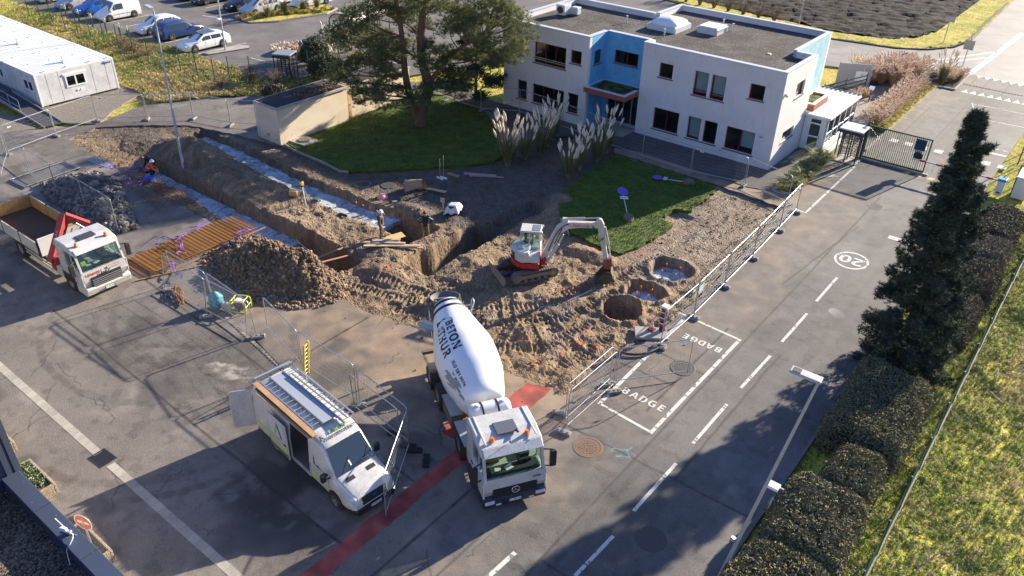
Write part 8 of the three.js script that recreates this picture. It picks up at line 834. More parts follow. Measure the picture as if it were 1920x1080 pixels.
// ================================================================ SITE MATERIALS, TOOLS, PEOPLE
const rust = [0.30, 0.36, 0.22].map((v, i) => mat([v, v * [0.46, 0.5, 0.42][i], v * 0.16], 0.9, { metalness: 0.1 }));
{ // heap of broken asphalt
  const P = [[-49.6, -17.3], [-48.9, -20.2], [-46.3, -20.5], [-44.4, -19.7], [-42.3, -18.9], [-40.0, -18.1], [-40.3, -17.0], [-44.1, -16.7], [-47.2, -16.6]], H = thing('rubble_heap', 'long heap of broken dark asphalt lumps behind the tipper truck', 'rubble', [-45, 0, -18.3]), r = rng(15), gs = [1, 2, 3, 4, 5].map(s => { const g = new THREE.IcosahedronGeometry(1, 0), p = g.attributes.position; for (let i = 0; i < p.count; i++) { const k = 0.72 + 0.5 * h2(Math.round(p.getX(i) * 50), Math.round(p.getY(i) * 50 + p.getZ(i) * 77), s); p.setXYZ(i, p.getX(i) * k, p.getY(i) * k * 0.72, p.getZ(i) * k * 0.9); } g.computeVertexNormals(); return fin(g); }), ms = [mat([0.12, 0.11, 0.105], 0.9), mat([0.18, 0.165, 0.155], 0.9), mat([0.26, 0.23, 0.2], 0.9), mat([0.30, 0.24, 0.18], 0.95)], cc = [[0.1, 0.094, 0.09], [0.15, 0.138, 0.13], [0.25, 0.2, 0.15]], rest = [];
  const edge = (x, z) => Math.min(...P.map((p, i) => segD(x, z, p, P[(i + 1) % P.length]))); let n = 0; for (let i = 0; i < 6500; i++) { const x = mix(-50, -39.8, r()), z = mix(-21, -16.4, r()); if (!inPoly(x, z, P)) continue; const h = Math.min(0.5, 0.42 * edge(x, z)) * (0.7 + 0.5 * vn(x, z, 9)), s = 0.07 + 0.16 * Math.pow(r(), 2), y = h * (0.5 + 0.5 * r()) + s * 0.3; if (n < 300 && y > h * 0.85 && s > 0.07) { const e = part(H, 'stone', gs[n % 5], ms[r() > 0.86 ? 3 : (r() * 3) | 0]); e.position.set(x + 45, y, z + 18.3); e.rotation.set(r() * 6, r() * 6, r() * 6); e.scale.setScalar(s * 1.15); n++; } else rest.push({ p: V3(x + 45, y, z + 18.3), r: [r() * 6, r() * 6, r() * 6], s, c: vary(cc[r() > 0.9 ? 2 : (r() * 2) | 0], r, 0.5) }); }
  inst(H, 'small_stones', gs[0], mat([1, 1, 1], 0.95), rest);
}
function rebarMat(label, p, ry, L, W, nl, nc, mi, group) { const t = thing('rebar_mesh', label, 'rebar mesh', p, ry, group); for (let i = 0; i < nl; i++) part(t, 'long_bar', barZ(L), rust[mi], { pos: [-W / 2 + W * i / (nl - 1), 0.012, 0] }); for (let i = 0; i < nc; i++) part(t, 'cross_bar', barX(W), rust[(mi + (i % 4 ? 0 : 1)) % 3], { pos: [0, 0.034, -L / 2 + L * i / (nc - 1)] }); return t; }
const bz = {}, barZ = (L) => bz['z' + L] ||= bar(V3(0, 0, -L / 2), V3(0, 0, L / 2), 0.011, 5), barX = (L) => bz['x' + L] ||= bar(V3(-L / 2, 0, 0), V3(L / 2, 0, 0), 0.013, 5);
for (let i = 0; i < 4; i++) rebarMat(['rusty reinforcement mesh sheet at the bottom of the stack by the spoil heap', 'rusty reinforcement mesh sheet second from the bottom of the stack', 'rusty reinforcement mesh sheet just under the top of the stack', 'bright rusty reinforcement mesh sheet on top of the stack'][i], [-35.95 + [-0.35, 0.05, -0.04, 0.02][i], 0.05 + i * 0.055, -19.1 + [0.5, 0.1, -0.1, 0][i]], [0.03, -0.01, 0.015, 0][i], 6.1, 2.15, 24, 27, [0, 0, 1, 1][i]);
for (let i = 0; i < 3; i++) solo('steel_bar', ['long rusty steel bar lying along the mesh stack', 'rusty steel bar crossing the end of the mesh stack', 'rusty steel angle propped beside the mesh stack'][i], 'steel bar', [rbox(5.6 - i, 0.06, 0.07, 0.01)], rust[1], [[-34.5, 0.04, -19.2], [-34.2, 0.04, -17.2], [-34.65, 0.12, -20.8]][i], [1.52, 1.2, 1.6][i]);
for (let k = 0; k < 3; k++) { const c = thing('rebar_cage', ['rusty beam cage of bars and stirrups nearest the rubble', 'rusty beam cage lying between two others', 'rusty beam cage lying closest to the trench'][k], 'rebar cage', [-43.9 + k * 0.5, 0.02, -20.6 - k * 0.75], -0.12 + 0.05 * k); const L = 5 - k * 0.6; for (const [y, z] of [[0.03, -0.22], [0.03, 0.22], [0.36, -0.22], [0.36, 0.22], [0.03, 0], [0.36, 0]]) part(c, 'long_bar', bar(V3(-L / 2, y, z), V3(L / 2 + 0.5, y, z), 0.01, 5), rust[2]); for (let i = 0; i < 16; i++) { const x = -L / 2 + L * i / 15; part(c, 'stirrup', [bar(V3(x, 0.03, -0.22), V3(x, 0.03, 0.22), 0.006, 4), bar(V3(x, 0.36, -0.22), V3(x, 0.36, 0.22), 0.006, 4), bar(V3(x, 0.03, -0.22), V3(x, 0.36, -0.22), 0.006, 4), bar(V3(x, 0.03, 0.22), V3(x, 0.36, 0.22), 0.006, 4)], rust[2], { stuff: 1 }); } }
{ const b = solo('rusty_bar_heap', 'rusty heap of bent bars under the mesh fence by the setts', 'steel bars', Array.from({ length: 18 }, (_, i) => { const r = rng(i + 5); return tube([[-0.7 + r() * 0.3, 0.05 + r() * 0.15, r() * 0.5], [0, 0.15 + r() * 0.15, r() * 0.5 - 0.1], [0.7 + r() * 0.5, 0.03 + r() * 0.1, r() * 0.6]], 0.014, 8, 4); }), rust[0], [-32.3, 0, -15.9], -0.3); b.userData.kind = undefined; delete b.userData.kind; }
function ribbon(label, pts, y, seed, m = M.purple, w = 0.05) { const r = rng(seed), g = []; for (let q = 0; q < 3; q++) { const P = []; const n = 9; for (let i = 0; i < n; i++) { const t = i / (n - 1) * (pts.length - 1), k = Math.min(pts.length - 2, t | 0), a = atXZ(...pts[k]), b = atXZ(...pts[k + 1]); P.push(V3(mix(a[0], b[0], t - k) + (r() - 0.5) * 0.6, y + r() * 0.35, mix(a[1], b[1], t - k) + (r() - 0.5) * 0.6)); } const c = new THREE.CatmullRomCurve3(P), N = 36, t = []; for (let i = 0; i < N; i++) { const A = c.getPoint(i / N), B = c.getPoint((i + 1) / N), tw = i * 0.35 + q, u = V3(Math.sin(tw) * 0.5, Math.cos(tw), Math.cos(tw) * 0.4).multiplyScalar(w / 2), v = V3(Math.sin(tw + 0.35) * 0.5, Math.cos(tw + 0.35), Math.cos(tw + 0.35) * 0.4).multiplyScalar(w / 2); const q4 = [A.clone().add(u), A.clone().sub(u), B.clone().sub(v), B.clone().add(v)]; for (const k of [0, 1, 2, 0, 2, 3]) t.push(...q4[k].toArray()); } g.push(triGeo(t)); } const e = solo('strapping', label, 'strapping', g, new THREE.MeshPhysicalMaterial({ color: m.color, roughness: 0.7, side: THREE.DoubleSide })); return e; }
ribbon('purple strapping tangled over the beam cages', [[215, 335], [240, 350], [250, 365], [290, 345]], 0.35, 1); ribbon('purple strapping arched beside the crouching worker', [[240, 345], [262, 325], [285, 335]], 0.5, 2); ribbon('purple strapping heap on the asphalt lumps', [[168, 372], [195, 370]], 0.25, 3); ribbon('purple strapping hanging off the mesh stack', [[335, 460], [345, 495]], 0.25, 4); ribbon('purple strapping along the far edge of the mesh stack', [[275, 470], [330, 455], [400, 422]], 0.2, 5); ribbon('purple strapping lying behind the mesh fence', [[325, 505], [345, 525]], 0.1, 6); ribbon('purple strapping between the mesh stack and spoil heap', [[420, 475], [470, 445]], 0.35, 7); ribbon('purple strapping at the edge of the stacked fence panels', [[195, 318], [218, 325]], 0.15, 8);
const hS = (x, z) => soilH(x, z);
function board(label, px, h, L, w, t, ry, m, tilt = 0, dy = 0) { const p = at(px[0], px[1], h), e = solo('board', label, 'board', [rbox(L, t, w, 0.006)], m, [p.x, Math.max(hS(p.x, p.z), -0.2) + t / 2 + 0.02 + dy, p.z], ry); e.rotation.order = 'YXZ'; e.rotation.z = tilt; return e; }
board('long pale plank lying at the feet of the worker in the helmet', [735, 462], 0.2, 3.0, 0.2, 0.05, 0.72, M.plankPale, 0, 0.06); board('second pale plank in the pile by the helmeted worker', [718, 458], 0.2, 2.4, 0.16, 0.05, 0.66, M.plankPale, 0, 0.12); board('short grey plank on the pile by the helmeted worker', [725, 455], 0.2, 1.5, 0.18, 0.05, 0.8, M.concrete, 0, 0.18); board('bare plank end sticking out of the plank pile', [765, 462], 0.2, 1.6, 0.15, 0.06, 0.7, M.plankPale, 0, 0.02); board('yellow plywood sheet beside the helmeted worker', [736, 441], 0.2, 1.3, 0.6, 0.02, 1.2, mat([0.72, 0.48, 0.18], 0.7), 0.06, 0.1);
{ const a = V3(-29.8, 0.25, -21.6), b = V3(-29.8, 0.05, -23.9), c = V3(-29.4, 0.2, -21.7), d = V3(-29.1, -0.1, -23.9); solo('timber_pole', 'brown timber pole laid across the end of the trench', 'pole', [bar(a, b, 0.06, 8)], mat([0.28, 0.18, 0.11], 0.9)); solo('timber_pole', 'reddish timber pole laid across the end of the trench', 'pole', [bar(c, d, 0.05, 8)], mat([0.42, 0.2, 0.13], 0.9)); solo('trench_rail', 'pale edge rail along the deep end of the trench', 'rail', [bar(V3(-33, -0.35, -23.3), V3(-28.8, -0.55, -22.5), 0.04, 6)], M.concrete); }
{ const p = at(570, 380, 0.15), y = hS(p.x, p.z), t = thing('laser_tripod', 'yellow levelling laser on an aluminium tripod', 'tripod', [p.x, y, p.z]); for (let i = 0; i < 3; i++) { const a = i * 2.094 + 0.4; part(t, 'leg', bar(V3(Math.cos(a) * 0.45, 0, Math.sin(a) * 0.45), V3(Math.cos(a) * 0.06, 1.15, Math.sin(a) * 0.06), 0.028, 6), i ? M.galvDull : M.pvc); } part(t, 'tripod_head', cyl(0.1, 0.1, 0.06, 12, 0, 1.18, 0), M.darkMetal); const l = part(t, 'laser_unit', rbox(0.2, 0.24, 0.2, 0.04, 0, 1.34, 0), mat([0.85, 0.5, 0.02], 0.4)); part(l, 'laser_turret', cyl(0.06, 0.05, 0.1, 12, 0, 1.5, 0), M.black); const b = at(552, 366, 0.15); solo('carton', 'plain brown carton beside the laser tripod', 'box', [rbox(0.5, 0.32, 0.4, 0.03), box(0.51, 0.01, 0.06, 0, 0.161, 0)], mat([0.55, 0.34, 0.15], 0.85), [b.x, hS(b.x, b.z) + 0.15, b.z], 0.5); solo('equipment_case', 'small green case behind the laser tripod', 'case', [rbox(0.4, 0.2, 0.3, 0.04)], mat([0.05, 0.12, 0.08], 0.6), [p.x + 0.3, y + 0.1, p.z - 0.7], 0.2); }
{ const p = at(780, 356), y = hS(p.x, p.z), t = thing('concrete_skip', 'tipped beige metal concrete skip lying on the gravel', 'skip', [p.x, y + 0.32, p.z], 0.5); t.rotation.order = 'YXZ'; t.rotation.z = 0.35; part(t, 'shell', fin(new THREE.CylinderGeometry(0.55, 0.34, 1.1, 20, 1, true, 0, 4.2).rotateZ(Math.PI / 2)), mat([0.36, 0.27, 0.18], 0.7, { side: THREE.DoubleSide, map: wearT })); part(t, 'rim', fin(new THREE.TorusGeometry(0.55, 0.035, 6, 22, 4.2).rotateX(Math.PI).rotateY(Math.PI / 2).translate(-0.55, 0, 0)), mat([0.35, 0.08, 0.06], 0.7)); part(t, 'frame', [bar(V3(-0.6, -0.3, -0.5), V3(0.7, -0.35, -0.3), 0.03), bar(V3(-0.6, -0.3, 0.5), V3(0.7, -0.35, 0.3), 0.03)], M.dust); board('pale plank resting against the tipped concrete skip', [815, 352], 0.2, 1.7, 0.26, 0.05, 0.1, M.plankPale, 0.1, 0.12); }
{ const p = at(850, 398), t = thing('waste_bin', 'dark bin covered by a draped white sheet', 'bin', [p.x, hS(p.x, p.z), p.z], 0.4); part(t, 'bin_body', cyl(0.3, 0.36, 0.6, 14, 0, 0.3, 0), M.plastic); const g = new THREE.PlaneGeometry(1.25, 1.25, 22, 22).rotateX(-Math.PI / 2), q = g.attributes.position; for (let i = 0; i < q.count; i++) { const x = q.getX(i), z = q.getZ(i), d = Math.max(Math.abs(x), Math.abs(z)), f = clamp((d - 0.26) / 0.36); const s = 1 - 0.3 * f; q.setXYZ(i, x * s, 0.62 + 0.12 * x - 0.45 * f + 0.05 * Math.sin(Math.atan2(z, x) * 7) * f + 0.03 * vn(x * 6, z * 6, 5), z * s + 0.05 * Math.sin(x * 9) * f); } g.computeVertexNormals(); part(t, 'draped_sheet', fin(g), mat([0.6, 0.63, 0.7], 0.5, { side: THREE.DoubleSide })); const s = at(832, 402), sh = thing('shovel', 'shovel stuck upright beside the sheet covered bin', 'shovel', [s.x, hS(s.x, s.z), s.z]); part(sh, 'handle', bar(V3(0, 0, 0), V3(-0.05, 0.9, 0.02), 0.018), M.plankPale); part(sh, 'blade', tf(rbox(0.24, 0.3, 0.02, 0.008), -0.06, 0.98, 0.02, 0, 0.4, 0.05), M.galvDull); }
{ const p = at(825, 333), y = hS(p.x, p.z); for (let i = 0; i < 2; i++) { const t = thing('site_broom', ['broom standing upright by the lawn edge', 'taller broom standing next to another by the lawn edge'][i], 'broom', [p.x + i * 0.12, y, p.z - i * 0.2]); part(t, 'handle', bar(V3(0, 0.06, 0), V3(-0.03, 1.35 + i * 0.2, -0.05), 0.016), M.plankPale); part(t, 'brush_head', rbox(0.55, 0.1, 0.14, 0.03, 0, 0.05, 0), M.pvc); } board('short tan board near the brooms', [850, 327], 0, 0.9, 0.3, 0.06, 0.1, M.plank); board('long pinkish board on the gravel by the pampas grass', [900, 325], 0, 2.1, 0.28, 0.05, 0.55, mat([0.48, 0.36, 0.32], 0.8, { map: wearT })); board('narrow pinkish board lying beside a wider one on the gravel', [912, 330], 0, 2.2, 0.16, 0.05, 0.6, mat([0.42, 0.30, 0.27], 0.8, { map: wearT }), 0, 0.01); }
{ const p = at(717, 367); solo('pink_basin', 'upturned pink basin on the soil by the trench', 'basin', [lathe([[0.34, 0], [0.3, 0.08], [0.16, 0.2], [0.001, 0.21]], 16)], mat([0.75, 0.32, 0.30], 0.5), [p.x, hS(p.x, p.z), p.z]); const q = at(735, 377), m = thing('marker_tube', 'small red and white marker tube on the soil', 'marker', [q.x, hS(q.x, q.z) + 0.05, q.z], 0.8); part(m, 'white_half', cyl(0.05, 0.05, 0.3, 8, 0.15, 0, 0, 0, 0, Math.PI / 2), M.pvc); part(m, 'red_half', cyl(0.05, 0.05, 0.2, 8, -0.1, 0, 0, 0, 0, Math.PI / 2), M.red);
  const a = at(680, 344), h = thing('open_manhole', 'open round manhole shaft in the soil', 'manhole', [a.x, hS(a.x, a.z) + 0.02, a.z]); part(h, 'collar', lathe([[0.4, -0.2], [0.4, 0.06], [0.55, 0.05], [0.62, -0.1]], 20), M.dust); part(h, 'shaft', cyl(0.41, 0.41, 0.02, 20, 0, -0.06, 0), M.black); const b = at(728, 346); manhole(b.x, b.z, 0.42, 'dark round cover lying on the gravel by the trench', hS(b.x, b.z) + 0.04); }
// no stopping signs uprooted with their concrete lumps
const noStop = canvasTex(256, 256, (c) => { c.fillStyle = '#b01828'; c.beginPath(); c.arc(128, 128, 128, 0, 7); c.fill(); c.fillStyle = '#2450d8'; c.beginPath(); c.arc(128, 128, 114, 0, 7); c.fill(); c.strokeStyle = '#b01828'; c.lineWidth = 13; for (const s of [1, -1]) { c.beginPath(); c.moveTo(128 - 70, 128 - 70 * s); c.lineTo(128 + 70, 128 + 70 * s); c.stroke(); } });
function uprooted(label, lump, head, up) { const L = head.clone().sub(lump), len = L.length(), x = L.clone().normalize(), z = up.clone().projectOnPlane(x).normalize(), y = z.clone().cross(x), t = thing('road_sign', label, 'sign', lump.toArray()); t.quaternion.setFromRotationMatrix(new THREE.Matrix4().makeBasis(x, y, z)); part(t, 'post', bar(V3(0, 0, 0), V3(len - 0.1, 0, 0), 0.035, 8), M.galv); const g = new THREE.IcosahedronGeometry(0.3, 2), p = g.attributes.position; for (let i = 0; i < p.count; i++) { const k = 0.85 + 0.3 * vn(p.getX(i) * 6 + 9, p.getY(i) * 6 + p.getZ(i) * 5, 3); p.setXYZ(i, p.getX(i) * k * 1.15, p.getY(i) * k, p.getZ(i) * k * 0.9); } g.computeVertexNormals(); part(t, 'concrete_lump', fin(g), mat([0.2, 0.17, 0.13], 0.95, { map: wearT })); const d = part(t, 'sign_plate', [cyl(0.31, 0.31, 0.014, 28, len + 0.1, 0, 0.05, Math.PI / 2)], M.galvDull); const f = fin(new THREE.CircleGeometry(0.3, 28).translate(len + 0.1, 0, 0.0585), true); part(d, 'sign_face', f, mat([1, 1, 1], 0.5, { map: noStop })); const pl = part(t, 'small_plate', rbox(0.22, 0.52, 0.014, 0.01, len - 0.42, 0, 0.05), mat([0.35, 0.5, 0.62], 0.5)); part(pl, 'white_panel', [rbox(0.2, 0.34, 0.004, 0.002, len - 0.42, -0.06, 0.06)], M.pvc); const tx = textGeo('ZONE', 0.09, 0.002); tx.rotateZ(-Math.PI / 2 + Math.PI).translate(len - 0.42, -0.06, 0.063); part(pl, 'plate_text', tx, M.darkMetal); return t; }
uprooted('uprooted no stopping sign lying flat at the edge of the small lawn', V3(-19.5, 0.2, -43.45), V3(-21.3, 0.16, -42.85), V3(0, 1, 0)); uprooted('uprooted no stopping sign tilted up on its concrete lump', V3(-19.85, 0.18, -36.75), V3(-21.1, 0.95, -38.0), V3(0.75, 0.3, 0.6));
{ // cone, marker post and slab at the road edge
  const s = solo('concrete_slab', 'square concrete slab carrying the cone and striped post', 'slab', [rbox(1.5, 0.14, 0.9, 0.03)], M.concrete, [-13.15, 0.03, -27.75], 0.6); const c = thing('traffic_cone', 'orange traffic cone with white bands by the footing pits', 'cone', [-13.25, 0.1, -27.95]); part(c, 'cone_base', rbox(0.34, 0.03, 0.34, 0.01, 0, 0.015, 0), M.black); const b = part(c, 'cone_body', cyl(0.12, 0.03, 0.48, 16, 0, 0.27, 0), mat([0.85, 0.13, 0.02], 0.5)); part(b, 'white_band', [cyl(0.098, 0.076, 0.11, 16, 0, 0.25, 0), cyl(0.058, 0.038, 0.1, 16, 0, 0.43, 0)], M.pvc);
  const p = thing('marker_post', 'dark access post wrapped in red and white tape with white cap', 'post', [-12.85, 0.1, -28.2]); part(p, 'pillar', rbox(0.2, 1.3, 0.26, 0.03, 0, 0.65, 0), mat([0.03, 0.03, 0.05], 0.5)); part(p, 'cap', rbox(0.3, 0.1, 0.36, 0.04, 0, 1.34, 0), M.pvc); part(p, 'red_tape', [0.35, 0.65, 0.95, 1.2].map((y, i) => box(0.212, 0.07, 0.272, 0, y, 0, 0.05 * (i - 1))), M.red); part(p, 'white_tape', [0.45, 0.75, 1.05].map(y => box(0.214, 0.05, 0.274, 0, y, 0)), M.pvc); const sg = thing('fence_sign', 'white and green notice tied to the road side fence', 'sign', [-12.72, 0.9, -31.7], Math.PI / 2); part(sg, 'plate', rbox(0.5, 0.7, 0.012, 0.005), M.pvc); part(sg, 'green_mark', [box(0.4, 0.22, 0.004, 0, 0.2, 0.008)], mat([0.03, 0.35, 0.2], 0.5)); }
ladder('hand_trolley', 'yellow ladder like stair trolley propped by the van rear', [-22.7, 0.85, -15.75], 0.35, 1.75, 0.32, 8, mat([0.8, 0.5, 0.02], 0.5), M.galv, Math.PI / 2 - 0.12, 'trolley'); { const t = scene.children.at(-1); part(t, 'green_strap', [-0.12, 0.12].map(z => box(1.5, 0.02, 0.03, -0.1, 0.08, z)), mat([0.05, 0.3, 0.12], 0.6)); }
{ const p = at(408, 577), t = solo('rubbish_sack', 'crumpled teal plastic sack leaning on the mesh fence', 'sack', [(() => { const g = new THREE.SphereGeometry(0.34, 20, 16), q = g.attributes.position; for (let i = 0; i < q.count; i++) { const y = q.getY(i) / 0.34, k = (y > 0.5 ? 1 - (y - 0.5) * 1.1 : 1) * (0.85 + 0.35 * vn(q.getX(i) * 14 + 3, q.getY(i) * 9 + q.getZ(i) * 14, 4)); q.setXYZ(i, q.getX(i) * k, q.getY(i) * 1.5 + 0.42, q.getZ(i) * k); } g.computeVertexNormals(); return fin(g); })()], mat([0.06, 0.26, 0.33], 0.4), [p.x, 0, p.z]); const q = at(426, 582); solo('cement_bag', 'grey paper bag standing next to the teal sack', 'bag', [rbox(0.4, 0.45, 0.26, 0.08)], mat([0.42, 0.40, 0.38], 0.8), [q.x, 0.22, q.z], 0.6);
  const g = at(452, 580), G = thing('generator', 'small generator in a bright yellow tube frame', 'generator', [g.x, 0, g.z], 0.5); const yl = mat([0.62, 0.66, 0.03], 0.4); part(G, 'tube_frame', [-0.28, 0.28].map(z => tube([[-0.4, 0.05, z], [-0.4, 0.5, z], [-0.3, 0.6, z], [0.3, 0.6, z], [0.4, 0.5, z], [0.4, 0.05, z], [0.3, 0.02, z], [-0.3, 0.02, z]], 0.028, 32, 6, true)).concat([[-0.4, 0.3], [0.4, 0.3], [0.3, 0.6], [-0.3, 0.6]].map(([x, y]) => bar(V3(x, y, -0.28), V3(x, y, 0.28), 0.025))), yl); part(G, 'engine', rbox(0.45, 0.34, 0.36, 0.05, 0, 0.25, 0), M.darkMetal); part(G, 'fuel_tank', rbox(0.4, 0.14, 0.32, 0.05, 0, 0.5, 0), M.pvc); for (let i = 0; i < 3; i++) { const b = at(462 + i * 14, 549 - i, 0); solo('timber_stake', ['short red stake lying by the spoil heap', 'red stake crossing another by the spoil heap', 'thin red stake on the ground by the spoil heap'][i], 'stake', [rbox(0.9, 0.05, 0.06, 0.01)], mat([0.38, 0.14, 0.1], 0.8), [b.x, 0.03 + i * 0.05, b.z], 0.5 + i * 0.2); } }
{ const c = at(566, 268), t = thing('inspection_cover', 'pale concrete slab with round lid beside the garage', 'manhole', [-43.1, 0.03, -32.1], 0.08); part(t, 'slab', rbox(1.5, 0.12, 1.3, 0.02, 0, 0.06, 0), M.concrete); part(t, 'lid', cyl(0.42, 0.4, 0.07, 24, 0.1, 0.155, 0), M.dust); }
// cables and hoses on the ground
const hose = (label, pts, r, m, dy = 0.03, name = 'cable') => solo(name, label, 'cable', [tube(pts.map(([x, y]) => { const p = at(x, y, 0); return V3(p.x, Math.max(hS(p.x, p.z), inPoly(p.x, p.z, HOLE) ? -2 : 0) + dy, p.z); }), r, pts.length * 8, 5)], m);
hose('pale cable winding over the berm between the trenches', [[405, 372], [420, 355], [445, 340], [480, 335], [520, 345], [545, 332]], 0.018, mat([0.3, 0.28, 0.18], 0.8)); hose('green cable trailing from the spoil heap to the generator', [[425, 470], [423, 500], [433, 530], [445, 550], [452, 572]], 0.015, mat([0.1, 0.14, 0.08], 0.8)); hose('black rag and hose on the berm', [[627, 388], [634, 395], [640, 405], [650, 410]], 0.08, M.black, 0.06, 'hose'); hose('white loop of cable on the tracked soil', [[1008, 580], [1018, 572], [1040, 566], [1070, 560], [1110, 545]], 0.02, mat([0.6, 0.56, 0.48], 0.8)); hose('black corrugated pipe along the torn asphalt edge', [[1165, 665], [1190, 668], [1215, 665], [1235, 655]], 0.06, M.black, 0.1, 'pipe');
// planters by the workshop wall
function planter(label, x, z, ry, plants, L = 1.6) { const t = thing('planter', label, 'planter', [x, 0, z], ry), pm = mat([0.42, 0.33, 0.24], 0.95, { map: tex(128, 128, (i, j) => { const v = 0.6 + 0.6 * vn(i / 2, j / 2, 4, 64); return [v, v, v]; }, 0.8), bumpMap: grainB, bumpScale: 0.02 }); part(t, 'trough', [rbox(L, 0.5, 0.09, 0.02, 0, 0.25, 0.38), rbox(L, 0.5, 0.09, 0.02, 0, 0.25, -0.38), rbox(0.09, 0.5, 0.67, 0.02, L / 2 - 0.045, 0.25, 0), rbox(0.09, 0.5, 0.67, 0.02, -L / 2 + 0.045, 0.25, 0), span(-L / 2 + 0.09, L / 2 - 0.09, 0.02, 0.1, -0.34, 0.34)], pm); part(t, 'fill', span(-L / 2 + 0.09, L / 2 - 0.09, 0.1, 0.42, -0.335, 0.335), plants ? mat([0.07, 0.05, 0.035], 1, { bumpMap: tuftB, bumpScale: 0.05 }) : M.gravel); if (plants) { const r = rng(plants), l = []; for (let i = 0; i < 260; i++) l.push({ p: V3((r() - 0.55) * (L - 0.5), 0.45 + r() * 0.16, (r() - 0.5) * 0.55), r: [r() * 6, r() * 6, r() * 6], s: 0.8 + r() * 0.6, c: vary(r() > 0.4 ? [0.17, 0.2, 0.13] : [0.1, 0.16, 0.04], r, 0.6) }); inst(t, 'plants', leafClump(5, 0.06, 0.04, 3), leafMat(), l); part(t, 'plant_label', [tf(rbox(0.22, 0.02, 0.12, 0.005), -L / 2 + 0.2, 0.55, 0.15, 0.4, 0.3), tf(rbox(0.2, 0.02, 0.08, 0.005), -0.1, 0.55, 0.3, 0.4, 0.2)], M.pvc); } return t; }
planter('pebble concrete planter with grey green shrubs by the ribbed wall', -25.15, -5.55, 0, 5, 1.9); planter('pebble concrete planter with yellow shrubs further along the wall', -28.2, -5.6, 0, 9, 1.6); const pg = planter('gravel filled concrete planter carrying the no entry sign', -21.0, -5.3, 0, 0, 1.9);
{ const s = thing('no_entry_sign', 'faded no entry sign standing in the gravel planter', 'sign', [-20.85, 0.42, -5.45]); part(s, 'post', cyl(0.03, 0.03, 1.25, 8, 0, 0.6, 0), M.galv); const a = 0.35, d = part(s, 'disc', tf(cyl(0.34, 0.34, 0.016, 28, 0, 0, 0, Math.PI / 2), 0, 1.0, 0, 0, a), M.galvDull); const face = canvasTex(128, 128, (c) => { c.fillStyle = '#e8ddd6'; c.fillRect(0, 0, 128, 128); c.fillStyle = '#c9683f'; c.beginPath(); c.arc(64, 64, 58, 0, 7); c.fill(); c.fillStyle = '#ead9cd'; c.fillRect(22, 54, 84, 20); }); for (const k of [1, -1]) part(d, 'sign_face', fin(tf(new THREE.CircleGeometry(0.335, 28).rotateY(k > 0 ? 0 : Math.PI), Math.sin(a) * 0.0095 * k, 1.0, Math.cos(a) * 0.0095 * k, 0, a), true), mat([1, 1, 1], 0.5, { map: face })); }
{ const t = thing('weather_sensor', 'small white sensor arm clamped on the slate parapet', 'sensor', [-18.5, 3.59, -4.42], 0.4); part(t, 'clamp', [rbox(0.16, 0.1, 0.12, 0.02, 0, 0.05, 0), rbox(0.5, 0.015, 0.03, 0.004, 0, 0.01, 0)], M.galv); part(t, 'mast', bar(V3(0, 0.1, 0), V3(-0.3, 0.5, 0), 0.014), M.pvc); part(t, 'housing', rbox(0.22, 0.12, 0.1, 0.03, -0.08, 0.2, 0.05), M.pvc); part(t, 'cable', tube([[0.02, 0.08, 0], [0.25, 0.1, 0.1], [0.3, 0.02, 0.3], [0.25, -0.1, 0.42], [0.4, -0.45, 0.6]], 0.012, 20), M.pvc); }
